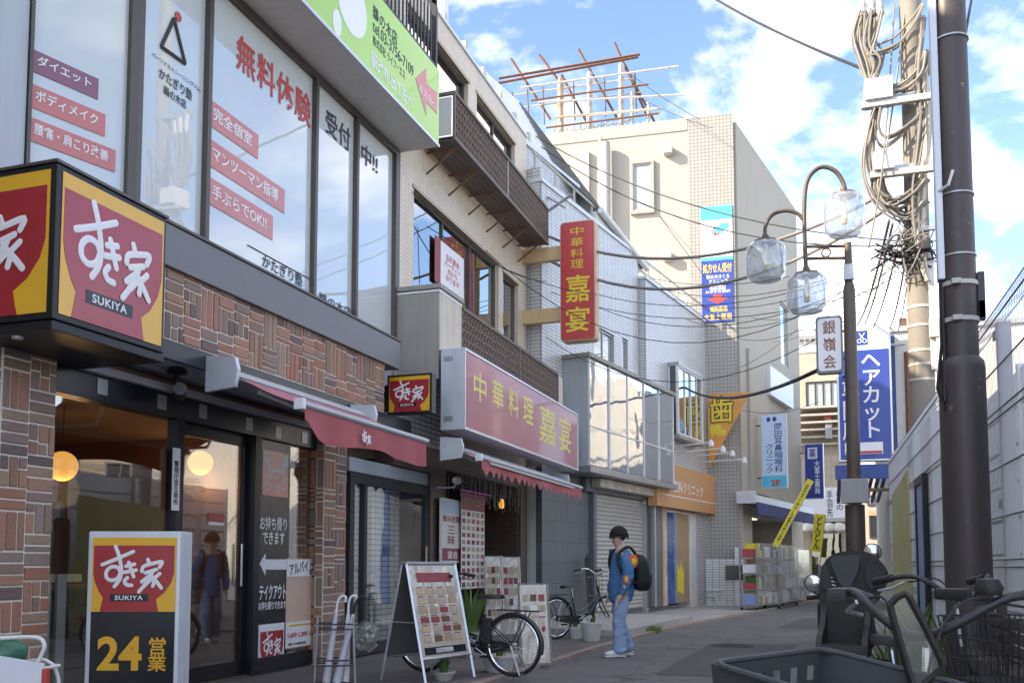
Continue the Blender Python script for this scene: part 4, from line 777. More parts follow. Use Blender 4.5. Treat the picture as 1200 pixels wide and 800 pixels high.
# second floor planter balcony
po2 = .68; pz1, pz0 = A.p(540, 360, po2)[1], 4.2
pb = jb.box('planter_box', 'beige_panel', uJ0+.02, A.p(541, 380, po2)[0], po2, .02, pz0, pz1+.06, .006); jb.box('planter_side', 'taupe_panel', uJ0+.008, uJ0+.03, po2-.01, .02, pz0-.4, pz1+.055, .003, pb); jb.box('planter_cap', 'taupe_panel', uJ0-.02, A.p(541, 380, po2)[0]+.02, po2+.03, .0, pz1+.066, pz1+.13, .006, pb); jb.box('planter_stripe', 'sign_white', uJ0-.004, A.p(541, 380, po2)[0]+.004, po2+.006, .01, pz1+.02, pz1+.05, 0, pb)
lu0, lu1 = A.p(541, 380, po2)[0]+.02, 17.86; lm = A.p(608, 400, po2)[0]
l2 = jb.boxes('balcony_rail', 'deck_brown', [(lu0, lu1, po2+.025, po2-.025, pz1-.03, pz1+.02), (lm-.025, lm+.025, po2+.024, po2-.024, pz0, pz1-.03), (lu1-.04, lu1, po2+.024, po2-.024, pz0, pz1-.03)], .003)
lattice(jb, 'pierced_screen', 'lattice_brown', lu0, lm-.025, po2, pz0+.1, pz1-.03, .125, .03, l2); lattice(jb, 'pierced_screen', 'lattice_brown', lm+.025, lu1-.04, po2, pz0+.1, pz1-.03, .125, .03, l2)
jb.box('balcony_slab', 'taupe_panel', uJ0+.05, uJ1-.06, po2-.03, .005, 3.98, 4.19, .004)
jb.box('end_post', 'beige_panel', lu1+.004, lu1+.35, po2+.01, .02, 4.2, 5.0, .006)
# white tile strip between the two shop fronts and brown tile piers
jb.wall('ground_wall', 'tile_brown', 13.15, uJ1, .0, 2.985, .004, .3, HG[1:]); jb.box('entry_lintel', 'tile_brown', uJ0, 13.146, .004, -.3, 2.62, 2.985)
jb.box('tile_strip', 'tile_white', uJ0-.02, 13.55, .03, .006, 2.99, 3.95); jb.box('strip_coping', 'beige_panel', uJ0-.03, 13.6, .06, .004, 3.955, 4.05, .005)
# recessed side entrance beside the restaurant
jb.box('entry_tile_wall', 'tile_white', A.p(436, 600, -.25)[0], A.p(468, 600, -.25)[0], -.25, -.9, .035, 2.62); jb.box('entry_tile_wall', 'tile_white', 10.62, 11.9, -1.0, -1.05, .035, 2.9); jb.box('entry_back', 'tile_brown', uJ0, 13.3, -1.9, -2.0, .035, 2.95); jb.box('entry_ceiling', 'soffit', 10.62, 13.3, -.02, -2, 2.9, 2.96); jb.box('entry_plate', 'slate_tile', A.p(449, 600, -.25)[0], A.p(461, 600, -.25)[0], -.225, -.249, A.p(455, 651, -.24)[1], A.p(455, 640, -.24)[1])
e0, e1 = A.p(408, 600, -.06)[0], A.p(502, 600, -.06)[0]
ed = jb.boxes('entrance_door', 'plain_dark', [(e0, e0+.12, -.03, -.12, .05, 2.42), (e1-.14, e1, -.03, -.12, .05, 2.42), (e0+.12, e1-.14, -.031, -.119, 2.28, 2.42), (e0+.12, e1-.14, -.031, -.119, .05, .2), (A.p(427, 600, -.06)[0]-.05, A.p(427, 600, -.06)[0]+.03, -.029, -.118, .2, 2.28)], .004)
jb.box('pane', 'glass_clear', e0+.12, e1-.14, -.07, -.08, .2, 2.28, 0, ed); jb.tube('door_handle', 'bracket_beige', [(e1-.22, .01, .9), (e1-.22, .01, 1.5)], .014, parent=ed)
jb.box('door_transom', 'panel_grey', e0, e1, -.05, -.12, 2.43, 2.61, .004, ed)
# restaurant interior and entrance
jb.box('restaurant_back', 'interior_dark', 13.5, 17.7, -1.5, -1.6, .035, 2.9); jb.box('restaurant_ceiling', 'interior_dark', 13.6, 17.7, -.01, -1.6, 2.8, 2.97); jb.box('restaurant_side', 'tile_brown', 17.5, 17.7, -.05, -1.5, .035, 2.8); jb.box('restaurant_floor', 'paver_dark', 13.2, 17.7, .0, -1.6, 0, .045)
rd0, rd1 = A.p(585, 640, -.7)[0], A.p(606, 640, -.7)[0]
rd = jb.box('wooden_door', 'wood_dark', rd0-.9, rd0+.1, -.75, -.82, .05, 2.35, .01); jb.box('door_jamb', 'wall_tan', rd0+.1, rd0+.22, -.70, -.9, .05, 2.45, .005, rd)
jb.box('wood_panel', 'wood_dark', rd0+.22, 17.5, -.72, -.9, .05, 2.45, .006)
q = A.R(615, 615, 649, 640, -.70); nb = jb.box('wall_notice', 'sign_white', q[0], q[1], -.715, -.705, q[2], q[3]); jb.box('notice_print', 'poster_red', q[0]+.05, q[1]-.05, -.705, -.702, q[2]+.04, q[3]-.04, 0, nb); jb.text('営業中', 'sign_white', q[0]+.15, q[1]-.15, q[2]+.06, q[2]+.16, -.700, .02, nb)
q = A.R(618, 641, 642, 656, -.70); nb = jb.box('wall_notice', 'poster_pale', q[0], q[1], -.715, -.705, q[2], q[3])
q = A.R(617, 665, 0, 0) if 0 else None
# ------------------------------------------------------------------ long red shop sign
so1, so0 = 1.06, .72; s0, s1 = A.p(543.5, 407, so1), A.p(676.5, 485, so1); sz0 = A.p(544.5, 503, so1)[1]
T = Thing('shop_sign', 'long faded red sign box with four small and two large yellow characters', 'sign', A, (s0[0], so1, sz0))
su0, su1, sz1 = s0[0], s1[0], (s0[1]+s1[1])/2
T.box('cabinet', 'alu_light', su0, su1, so1, so0, sz0, sz1, .008); T.boxes('face_frame', 'alu', [(su0, su1, so1+.02, so1+.002, sz0, sz0+.035), (su0, su1, so1+.02, so1+.002, sz1-.035, sz1), (su0, su0+.035, so1+.019, so1+.002, sz0+.035, sz1-.035), (su1-.035, su1, so1+.019, so1+.002, sz0+.035, sz1-.035)], .003); T.box('face', 'red_board_faded', su0+.034, su1-.034, so1+.002, so1+.008, sz0+.034, sz1-.034)
for z in (sz0+.12, sz1-.18): T.box('vent', 'galvanised', su0-.006, su0-.001, so0+.05, so0+.18, z, z+.07)
for ch_, xl, xr, yt, yb in (('中', 555, 570, 437, 471), ('華', 577, 590, 446, 478), ('料', 596, 608, 455, 488), ('理', 613, 625, 466, 496), ('嘉', 632, 651, 477, 520), ('宴', 655, 669, 489, 529)):
    c_ = A.p((xl+xr)/2, (yt+yb)/2, so1+.01); u_a, u_b = A.p(xl, 470, so1+.01)[0], A.p(xr, 470, so1+.01)[0]; hz = (A.p((xl+xr)/2, yt, so1)[1]-A.p((xl+xr)/2, yb, so1)[1])/2
    T.text(ch_, 'pale_yellow_letter', u_a, u_b, c_[1]-hz, c_[1]+hz, so1+.009, .01)
for u in (su0+.5, (su0+su1)/2, su1-.5): T.box('bracket', 'dark_metal', u-.03, u+.03, so0, -.0, sz1-.12, sz1-.06)
# scalloped awning beneath it
co2 = 1.0; uA = A.p(518, 525, .70)[0]; oB, zB = A.q(551, 536, uA); oB = max(oB, A.q(545, 525, uA)[0]+.22)
aw2, _ = awning('scalloped_awning', 'pink awning with scalloped red edge under the long red sign', uA, .70, A.q(544, 525, uA)[0], A.q(531, 525, uA)[1], A.p(681, 590, oB)[0], oB, zB, .20, 19, 'awning_red')
aw2.box('front_channel', 'sash_alu', uA+.3, A.p(670, 580, oB)[0], oB+.045, oB+.03, zB-.07, zB-.035)
# ------------------------------------------------------------------ tall red projecting sign
vu = 17.62; v0, v1 = A.q(657, 262, vu), A.q(697, 396, vu); vo0, vo1, vz0, vz1 = v0[0], v1[0], v1[1], v0[1]
T = Thing('vertical_sign', 'tall red projecting sign with yellow characters held by two beige arms', 'sign', A, (vu, vo0, vz0))
frv = Fr(0, 0, 90); frv.O = A.w(vu, vo0, 0)
fc = on(T, frv); wv = vo1-vo0
def rrect(x0, x1, z0, z1, r, n=5):
    P = []
    for cx_, cz_, a0 in ((x1-r, z0+r, -90), (x1-r, z1-r, 0), (x0+r, z1-r, 90), (x0+r, z0+r, 180)):
        for k in range(n+1): t = math.radians(a0+90*k/n); P.append((cx_+r*math.cos(t), cz_+r*math.sin(t)))
    return P
fc.prism('case', 'bracket_beige', rrect(-.02, wv+.02, vz0-.02, vz1+.02, .08), -.30, -.02); fc.prism('rim', 'alu', rrect(-.01, wv+.01, vz0-.01, vz1+.01, .08), -.019, -.004); fc.prism('face', 'red_board', rrect(0, wv, vz0, vz1, .07), -.003, .004)
hv = vz1-vz0
for i, ch_ in enumerate('中華料理'): fc.text(ch_, 'gold_letter', wv*.30, wv*.68, vz1-hv*(.118+i*.093), vz1-hv*(.045+i*.093), .006, .0)
for i, ch_ in enumerate('嘉宴'): fc.text(ch_, 'gold_letter', wv*.14, wv*.86, vz1-hv*(.685+i*.25), vz1-hv*(.455+i*.27), .006, .012)
for y in (296, 368):
    zc = A.q(640, y, vu)[1]; T.box('arm', 'bracket_beige', vu+.08, vu+.22, vo0-.02, -.0, zc-.14, zc+.14, .006)
# ================================================================== white tiled building with the glazed bay
cb = Thing('white_tiled_building', 'white tiled building with a stepped slate roof and a grey shuttered shop', 'building', Cb, (0, 0, 0))
uD = (Db.O-Cb.O).dot(Cb.u); cz1 = Cb.p(638, 216)[1]
CL = uD+.35
wA = [Cb.R(696, 380, 720, 436), Cb.R(729, 395, 736, 440)]
b0u = Cb.p(660, 480)[0]; bfo = Cb.q(690, 480, b0u)[0]; b1u = Cb.p(790, 520, bfo)[0]; bzt = Cb.p(690, 418, bfo)[1]; bzb = Cb.p(690, 545, bfo)[1]
cb.box('core', 'white_wall', .0, CL, -.14, -9, 0, cz1-.05)
ch0 = [(a, b, max(c, bzt-.4), d) for a, b, c, d in wA]
cb.wall('front_wall', 'tile_grey_white', 0, Cb.p(748, 400)[0], 3.2, cz1, 0, .14, ch0)
for a, b, c, d in ch0: cb.window(a+.003, b-.003, c+.003, d-.003, -.04, 'sash_alu', 'glass_frost', 2 if b-a > .8 else 1, .05, .05)
cb.box('ground_band', 'tile_slate', 0, CL, -.145+.14, -.15, 0, 3.19)
cb.box('side_wall', 'tile_grey_white', -.02, -.003, -.01, -9, 3.2, cz1)
cb.box('parapet_cap', 'alu_light', -.05, CL, .04, -.6, cz1+.003, cz1+.08, .006)
# set-back attic storey and the sloping slate roof
za = cz1+.08; zt2 = 10.15
cb.box('attic_wall', 'tile_grey_white', .2, 3.05, -.6, -.9, za, zt2); cb.box('attic_coping', 'alu_light', .1, 3.1, -.55, -.95, zt2+.003, zt2+.07, .006)
cb.prism_x('attic_slope', 'paint_white', [(-.62, zt2+.075), (-1.6, 12.05), (-7, 12.05), (-7, zt2-.5), (-.9, zt2-.5)], -1.2, 2.0)
E0, E1, R0_ = Vector((1.9, .62, zt2+.08)), Vector((6.05, .05, 8.98)), Vector((1.9, 1.62, 12.08))
bm = bmesh.new(); P_ = [E0, Vector((3.1, .62, zt2+.02)), Vector((3.1, .10, 9.62)), E1, R0_]
a = [bm.verts.new(p) for p in P_]; b = [bm.verts.new(p+Vector((0, .5, -.25))) for p in P_]
for i in range(1, 4): bm.faces.new((a[0 if i > 1 else 0], a[i], a[i+1])); bm.faces.new((b[0], b[i+1], b[i]))
for i in range(5): bm.faces.new((a[i], b[i], b[(i+1) % 5], a[(i+1) % 5]))
slate = cb.add('roof', bm, 'slate_roof')
for i in range(1, 15):
    t = i/15; p = E0.lerp(R0_, t); cb.tube('slate_course', 'slate_roof', [(p.x, -p.y+.02, p.z+.01), (E1.x, -E1.y+.01, E1.z+.02*t)], .022, 4, slate)
cb.tube('gutter', 'paint_white', [(3.1, -.02, 9.52), (6.05, .02, 8.92)], .08, 10)
cb.prism('gable_wall', 'white_wall', [(3.06, za-.3), (6.0, za-.3), (6.0, 8.9), (3.06, 9.5)], -.12, -.3)
cb.tubes('roof_rail', 'steel_white', [[(.2, -.3, za+.7), (4.8, -.1, za+.35)], [(.2, -.3, za+.35), (4.8, -.1, za+.05)]]+[[(.3+i*.9, -.3+.03*i, za), (.3+i*.9, -.3+.03*i, za+.7-.07*i)] for i in range(5)], .028)
cb.box('parapet_post', 'tile_grey_white', .0, .5, -.02, -.5, za, za+.25)
# glazed bay
bay = cb.boxes('bay', 'panel_grey', [(b0u, b0u+.06, bfo-.01, .005, bzb, bzt), (b0u+.06, b1u, -.02, .01, bzb, bzt), (b1u-.06, b1u, bfo-.01, .005, bzb, bzt)], .004)
cb.box('bay_cap', 'taupe_panel', b0u-.06, b1u+.06, bfo+.05, .004, bzt+.003, bzt+.09, .008, bay); cb.box('bay_floor', 'sash_alu', b0u-.05, b1u+.05, bfo+.06, .004, bzb-.14, bzb-.003, .01, bay)
ncol = 5
for i in range(ncol):
    a, b = b0u+.06+(b1u-b0u-.12)*i/ncol, b0u+.06+(b1u-b0u-.12)*(i+1)/ncol; pn_ = cb.box('bay_pane', 'glass_bay', a+.006, b-.006, bfo-.012, bfo-.022, bzb+.03, bzt-.01, 0, bay); cu_ = Vector(((a+b)/2, -(bfo-.017), 0)); r_ = random.uniform(-.02, .02); pn_.data.transform(Matrix.Translation(cu_) @ Matrix.Rotation(r_, 4, 'Z') @ Matrix.Rotation(random.uniform(-.012, .012), 4, 'X') @ Matrix.Translation(-cu_)) if 0 else pn_.data.transform(Matrix.Translation(cu_) @ Matrix.Rotation(r_, 4, 'Z') @ Matrix.Translation(-cu_)); cb.box('bay_mullion', 'paint_white', b-.018, b+.018, bfo+.012, bfo-.04, bzb+.01, bzt-.004, .003, bay)
cb.box('bay_rail', 'paint_white', b0u+.06, b1u-.06, bfo+.006, bfo-.035, bzb+(bzt-bzb)*.36, bzb+(bzt-bzb)*.36+.03, .003, bay)
cb.box('bay_blind', 'room_pale', b0u+.07, b1u-.07, bfo-.35, bfo-.37, bzb+.02, bzt-.02, 0, bay)
# shutter and its surround
sh0, sh1 = Cb.p(690, 640, -.1)[0], Cb.p(748, 640, -.1)[0]; shz = Cb.p(691, 580, -.1)[1]
cb.boxes('shutter_frame', 'slate_tile', [(sh0-.16, sh0, .1, .0, .15, shz+.05), (sh1, sh1+.9, .14, .0, .15, shz+.05), (sh0-.6, sh1+.9, .13, .0, shz+.05, bzb-.15)], .005)
cb.tube('pipe', 'galvanised', [(sh1+.35, .2, .15), (sh1+.35, .2, shz)], .05, 10)
shp = cb.box('shutter', 'shutter', sh0, sh1, .012, .0, .15, shz+.05)
nsl = 27
for i in range(nsl):
    z = .15+(shz-.1)*i/nsl; h = (shz-.1)/nsl; cb.prism_x('slat', 'shutter', [(.013, z), (.04, z+h*.25), (.04, z+h*.6), (.013, z+h*.95)], sh0+.003, sh1-.003, shp)
ms0 = Cb.p(704, 565, .35); cb.box('marble_lintel', 'marble', ms0[0], b1u+.1, .35, .14, Cb.p(704, 570, .35)[1], bzb-.16, .004); cb.box('marble_pier', 'marble', sh1+.95, sh1+1.3, .2, 0, .15, bzb-.3, .004)
# small bracket arm on the upper wall
z_ = Cb.p(625, 235)[1]; cb.tubes('service_bracket', 'galvanised', [[(.3, 0, z_), (.3, .55, z_+.25)], [(.3, 0, z_+.3), (.3, .4, z_)]], .03)
# ================================================================== the dental clinic building
db = Thing('clinic_building', 'white tiled building with a second floor bay window and orange dental fascia', 'building', Db, (0, 0, 0))
DL = Db.p(826, 600)[0]+.25; dz1 = Db.p(760, 330)[1]
db.box('core', 'white_wall', .0, DL-.02, -.12, -7, 2.0, dz1-.03); db.wall('front_wall', 'tile_grey_white', 0, DL, 2.9, dz1, 0, .12, []); db.box('side_wall', 'tile_grey_white', -.02, -.002, -.005, -7, 2.9, dz1)
db.box('parapet_cap', 'alu_light', -.06, DL, .05, -.3, dz1+.003, dz1+.08, .006)
db.tubes('roof_rail', 'steel_white', [[(-.3, -.3, dz1+.75), (DL, -.3, dz1+.75)], [(-.3, -.3, dz1+.4), (DL, -.3, dz1+.4)]]+[[(.2+i*.8, -.3, dz1+.05), (.2+i*.8, -.3, dz1+.75)] for i in range(int(DL/.8)+1)], .035)
# bay window
w0 = Db.p(783, 480, .0)[0]; wo = Db.q(796, 480, w0)[0]; w1_ = Db.p(825, 480, wo)[0]; wz1, wz0 = Db.p(796, 428, wo)[1], Db.p(796, 508, wo)[1]
bw = db.box('bay_window', 'sash_alu', w0, w1_, wo, .003, wz0-.10, wz0, .005); db.box('bay_head', 'sash_alu', w0, w1_, wo, .003, wz1, wz1+.10, .005, bw)
db.window(w0+.02, w1_, wz0, wz1, wo-.02, 'paint_white', 'glass_dark', 4, .05, .05, parent=bw, name='sash'); db.boxes('side_sash', 'paint_white', [(w0, w0+.05, wo-.09, wo-.03, wz0, wz1), (w0+.001, w0+.049, .05, .004, wz0, wz1)], .003, bw); db.box('side_pane', 'glass_dark', w0+.02, w0+.03, wo-.09, .05, wz0, wz1, 0, bw); db.box('bay_back', 'blue_paint', w0+.06, w1_-.05, .02, .005, wz0+.05, wz1-.05, 0, bw)
db.prism('lower_panel', 'yellow_flag', [(w0+(w1_-w0)*.45, wz0+.15), (w0+(w1_-w0)*.95, wz0+.15), (w0+(w1_-w0)*.95, wz0+1.1), (w0+(w1_-w0)*.45, wz0+1.1)], wo-.12, wo-.11, bw)
# orange fascia
z1o, z0o = Db.p(791, 545, .25)[1], Db.p(791, 595, .25)[1]; u0o = Db.p(770, 580, .25)[0]
of = db.box('orange_fascia', 'orange_sign', u0o, DL, .25, .005, z0o, z1o, .008); db.text('ゆう歯科クリニック', 'sign_white', Db.p(779, 565, .26)[0], Db.p(824, 565, .26)[0], z0o+.42, z0o+.74, .254, .012, of); db.box('rule', 'sign_white', Db.p(776, 580, .26)[0], DL-.06, .25, .254, z0o+.30, z0o+.325, 0, of)
# clinic entrance
g0, g1 = Db.p(776, 650)[0], Db.p(809, 650)[0]; gz = z0o-.03
ent = db.boxes('entrance_frame', 'paint_white', [(g0, g0+.05, .02, -.1, .16, gz), (g1-.05, g1, .02, -.1, .16, gz), (g0+.05, g1-.05, .019, -.099, gz-.06, gz)], .004); gm = (g0+g1)/2
db.box('door_pane', 'blue_door', g0+.05, gm-.03, -.03, -.05, .18, gz-.06, 0, ent); db.box('door_stile', 'alu', gm-.03, gm+.03, .0, -.06, .18, gz-.06, .004, ent); db.box('tan_leaf', 'tan_panel', gm+.03, g1-.05, -.02, -.05, .18, gz-.06, 0, ent)
db.prism('sun_print', 'yellow_flag', [(gm+.05, .5), (gm+.5*(g1-gm), .4), (gm+.55*(g1-gm), 1.15), (gm+.42*(g1-gm), 1.0), (gm+.34*(g1-gm), 1.35), (gm+.25*(g1-gm), 1.05), (gm+.05, 1.3)], -.019, -.015, ent)
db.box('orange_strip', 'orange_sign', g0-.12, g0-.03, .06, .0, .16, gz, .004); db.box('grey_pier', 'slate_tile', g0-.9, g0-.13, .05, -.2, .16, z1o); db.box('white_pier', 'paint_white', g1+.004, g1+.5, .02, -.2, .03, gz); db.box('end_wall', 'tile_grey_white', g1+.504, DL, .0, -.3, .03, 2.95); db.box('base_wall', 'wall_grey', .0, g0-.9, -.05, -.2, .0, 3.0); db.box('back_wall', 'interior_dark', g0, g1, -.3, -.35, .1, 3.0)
# spotlights on long arms
for i, (x0_, y0_, x1_, y1_) in enumerate(((791, 523, 833, 518), (800, 530, 847, 525), (820, 534, 858, 530), (824, 541, 872, 538))):
    a = Db.p(x0_, y0_, .05); ou = Db.q(x1_, y1_, a[0]); P = [(a[0], .02, a[1]), (a[0], ou[0]-.05, ou[1]), (a[0], ou[0], ou[1]-.02)]
    T = Thing('spotlight', ('white arm spotlight under the bay window, nearest of four', 'white arm spotlight under the bay window, second of four', 'white arm spotlight pointing at the orange flag, third of four', 'white arm spotlight reaching farthest over the grey tiled wall')[i], 'spotlight', Db, (a[0], .02, a[1]), 'spotlights over the clinic fascia')
    T.tube('arm', 'paint_white', P, .018); T.lathe('lamp_head', 'paint_white', [(.03, .10), (.075, .02), (.085, -.08), (.001, -.07)], (a[0], ou[0], ou[1]-.03), 14)
# orange triangular flag
fu = DL-.5; A_, B_, C_ = [Db.q(x, y, fu) for x, y in ((829, 462), (880, 459), (831, 548))]
T = Thing('triangle_sign', 'orange triangular hanging sign with a yellow tooth character and two teeth', 'sign', Db, (fu, A_[0], C_[1]))
frt = Fr(0, 0, Db.deg+90); frt.O = Db.w(fu, 0, 0); fc = on(T, frt)
fc.prism('board', mat('flag_orange', (.72, .33, .08), .5, var=.06), [A_, B_, C_], -.03, 0); w_ = B_[0]-A_[0]; h_ = A_[1]-C_[1]
for k_ in range(8): dx_, dz_ = .03*math.cos(k_*.785), .03*math.sin(k_*.785); fc.text('歯', 'lettering_black', A_[0]+w_*.05+dx_, A_[0]+w_*.59+dx_, A_[1]-h_*.40+dz_, A_[1]-h_*.05+dz_, .001+.0004*k_, .015, ext=.0003)
fc.text('歯', 'gold_letter', A_[0]+w_*.05, A_[0]+w_*.59, A_[1]-h_*.40, A_[1]-h_*.05, .006, .015)
for cx_, cz_, s_ in ((.17, .50, .15), (.34, .535, .085)):
    fc.prism('tooth_mark', 'gold_letter', [(A_[0]+w_*(cx_+s_*x), A_[1]-h_*(cz_-s_*y*.62)) for x, y in ((-.9,.6),(-.5,.95),(0,.75),(.5,.95),(.9,.6),(.85,0),(.55,-.9),(.3,-.9),(0,-.25),(-.3,-.9),(-.55,-.9),(-.85,0))], .001, .006)
# ================================================================== tall cream corner building
EZ = Ef.p(868, 150)[1]; EP = Ef.p(700, 152)[1]; ET = Ef.p(820, 138)[1]
eb = Thing('tall_cream_building', 'tall four storey cream building with tiled corner and a pharmacy below', 'building', Ef, (0, 0, 0))
eb.box('plaster_wall', 'cream_wall', -9, Ef.p(808, 300)[0], 0, -10, 3, EP, .0); eb.box('parapet', 'cream_wall', -9, Ef.p(808, 300)[0]-.01, .03, -.2, EP-.35, EP+.03)
tu0, tu1 = Ef.p(808, 300)[0]+.003, .02
bm = bmesh.new(); bm_box(bm, (tu0, -.06, 0), (tu1, 8.9, ET)); eb.add('tiled_wall', bm, 'tile_cream')
# street side
es = on(eb, Es); ESL = Es.p(938, 480, .09)[0]
wE = [Es.R(911, 352, 921, 432), Es.R(903, 486, 911, 570), Es.R(914, 500, 921, 570)]
es.wall('street_wall', 'wall_grey_side', .0, ESL, 3.3, EZ, .065, .12, []) if 'wall_grey_side' in MATS else es.wall('street_wall', 'cream_wall', .06, ESL, 3.0, ET-.25, .09, .2, [(a, b, c, d) for a, b, c, d in wE])
es.box('core', 'cream_wall', .2, ESL-.05, -.115, -9, 3, ET-.4)
for a, b, c, d in wE: es.window(a+.003, b-.003, c+.003, d-.003, .05, 'sash_alu', 'glass_dark', 1, .06, .06)
q = Es.R(903, 428, 930, 500, .3); es.box('awning_panel', 'alu_light', Es.p(903, 440, .3)[0], Es.p(930, 470, .3)[0], .3, .1, Es.p(903, 462, .3)[1], Es.p(903, 428, .3)[1], .01)
es.box('service_cupboard', 'cream_wall', Es.p(879, 430, .2)[0], Es.p(902, 430, .2)[0], .18, .09, 3.4, Es.p(879, 408, .2)[1], .01)
# windows and fittings on the plaster wall
wq = Ef.R(742, 194, 764, 246, .0); wn = eb.boxes('window_surround', 'taupe_panel', [(wq[0]-.08, wq[1]+.08, .12, .002, wq[3], wq[3]+.09), (wq[0]-.08, wq[1]+.08, .12, .002, wq[2]-.12, wq[2]), (wq[0]-.08, wq[0], .118, .002, wq[2], wq[3]), (wq[1], wq[1]+.08, .118, .002, wq[2], wq[3])], .005)
eb.window(wq[0], wq[1], wq[2], wq[3], .07, 'sash_alu', 'glass_frost', 1, .05, .05, parent=wn, name='sash')
eb.box('beige_panel', 'beige_panel', Ef.p(670, 200)[0], Ef.p(691, 200)[0], .15, .001, Ef.p(680, 250)[1], Ef.p(680, 180)[1]); eb.tube('shadow_tube', 'wall_grey', [(Ef.p(711, 200)[0], .28, Ef.p(711, 300)[1]), (Ef.p(711, 200)[0], .28, Ef.p(711, 172)[1])], .15, 14); eb.tube('drain_pipe', 'steel_white', [(Ef.p(704, 200)[0], .12, Ef.p(704, 320)[1]), (Ef.p(704, 200)[0], .12, Ef.p(704, 162)[1])], .05)  # the wide grey tube stands in for a dark rounded shadow shape
for x, y in ((783, 176), (782, 300)):
    c_ = Ef.p(x, y, .15); eb.box('vent_hood', 'steel_white', c_[0]-.14, c_[0]+.14, .3, .002, c_[1]-.14, c_[1]+.14, .07)
# two storey poster on the tiled corner
q = Ef.R(821, 243, 860, 376, .1); mz = Ef.p(840, 305, .1)[1]; po_ = Thing('clinic_poster', 'tall two-part blue and white clinic poster on the tiled corner wall', 'poster', Ef, (q[0], .08, q[2]))
po_.box('upper_sheet', 'pale_blue_sign', q[0], q[1], .065, .09, mz+.003, q[3]); po_.box('lower_sheet', 'blue_sign', q[0], q[1], .065, .092, q[2], mz); po_.box('blue_top', 'cyan_sign', q[0], q[1], .09, .0935, q[3]-.42, q[3]); po_.box('white_mid', 'sign_white', q[0], q[1], .0895, .0925, mz+.11, q[3]-.425); po_.box('blue_rule', 'cyan_sign', q[0], q[1], .09, .093, mz+.004, mz+.10)
pw = q[1]-q[0]; hl = mz-q[2]
for i in range(3): po_.prism('fish_mark', 'cyan_sign', [(q[0]+pw*(.5+.12*i)+pw*.16*math.cos(t*.5236), q[3]-.80+.08*i+.13*math.sin(t*.5236)*(1 if t % 3 else .6)) for t in range(12)], .091+.002*i, .093+.002*i)
po_.text('2F', 'red_sticker', q[0]+pw*.38, q[0]+pw*.66, mz+(q[3]-mz)*.46, mz+(q[3]-mz)*.62, .092, .05)
def row(txt, m, a, b, t, s, bold=.01): bold = min(bold, .015); po_.text(txt, m, q[0]+pw*a, q[0]+pw*b, q[2]+hl*t, q[2]+hl*s, .094, bold)
row('処方せん受付', 'gold_letter', .04, .96, .80, .955, .015); row('鵜の木さくら\nクリニック', 'sign_white', .15, .88, .63, .77, .02); row('安岡眼科\n池田薬院\nおぎわら医院', 'sign_white', .12, .9, .47, .61, .02); row('調剤薬局', 'gold_letter', .25, .8, .16, .26); row('大富士薬局', 'gold_letter', .06, .94, .03, .14)
po_.prism('down_arrow', 'red_sticker', [(q[0]+pw*x, q[2]+hl*y) for x, y in ((.36,.45),(.64,.45),(.64,.38),(.84,.38),(.5,.29),(.16,.38),(.36,.38))], .093, .096)
# low tiled wall, plate and pipes in front of the corner
lw0, lw1, lz = Ef.p(827, 690, .35)[0], Ef.p(872, 690, .35)[0], Ef.p(850, 655, .35)[1]
T = Thing('garden_wall', 'low white tiled wall with a black name plate at the building corner', 'wall', Ef, (lw0, .35, .02)); T.box('tiled_face', 'tile_white', lw0, lw1, .35, .1, .02, lz); T.box('end_pillar', 'paint_white', Ef.p(861, 650, .35)[0], Ef.p(866, 650, .35)[0], .37, .12, .02, lz+.35, .005)
npz = Ef.R(850, 662, 871, 679, .36); T.box('name_plate', 'display_black', npz[0], npz[1], .40, .352, npz[2], npz[3], .004); T.tubes('drain_pipes', 'paint_white', [[(Ef.p(828, 691, .4)[0], .40, Ef.p(828, 691, .4)[1]), (Ef.p(846, 691, .4)[0], .40, Ef.p(846, 691, .4)[1]), (Ef.p(846, 691, .4)[0], .40, .03)], [(Ef.p(828, 698, .4)[0], .40, Ef.p(828, 698, .4)[1]), (Ef.p(839, 698, .4)[0], .40, Ef.p(839, 698, .4)[1]), (Ef.p(839, 705, .4)[0], .40, Ef.p(839, 705, .4)[1]), (Ef.p(843, 706, .4)[0], .40, Ef.p(843, 706, .4)[1]), (Ef.p(843, 706, .4)[0], .40, .03)]], .03)
# pharmacy shopfront
es.box('shop_wall', 'beige_panel', .06, 1.1, .09, -.3, .0, 2.99); es.box('shop_pier', 'beige_panel', min(6.4, ESL-.6), ESL-.003, .09, -1.6, .0, 2.99); es.box('shop_interior', 'wall_tan', 1.0, 6.5, -1.5, -1.6, .02, 2.9); es.box('shop_ceiling', 'soffit', 1.0, 6.5, .08, -1.6, 2.7, 2.98); es.box('ceiling_light', 'lamp_white', 1.5, 3.2, -.3, -.5, 2.66, 2.69); es.box('shop_shelf', 'poster_pale', 1.3, 6.2, -1.1, -1.45, .05, 1.7)
au_0, au_z = Es.p(884, 583, .6); a1u = Es.p(952, 605, .6)[0]
T = Thing('pharmacy_awning', 'navy blue awning with grey cassette over the pharmacy front', 'awning', Es, (au_0, .1, au_z-.4)); T.prism_x('cassette', 'alu_light', [(.09, au_z+.15), (.6, au_z+.1), (.62, au_z-.1), (.09, au_z-.1)], au_0, a1u); T.prism_x('valance', 'navy_fabric', [(.60, au_z-.105), (.66, au_z-.11), (.70, au_z-.48), (.67, au_z-.48)], au_0+.1, a1u-.03); T.box('end_cap', 'alu_light', au_0-.06, au_0-.003, .66, .09, au_z-.16, au_z+.2, .02)
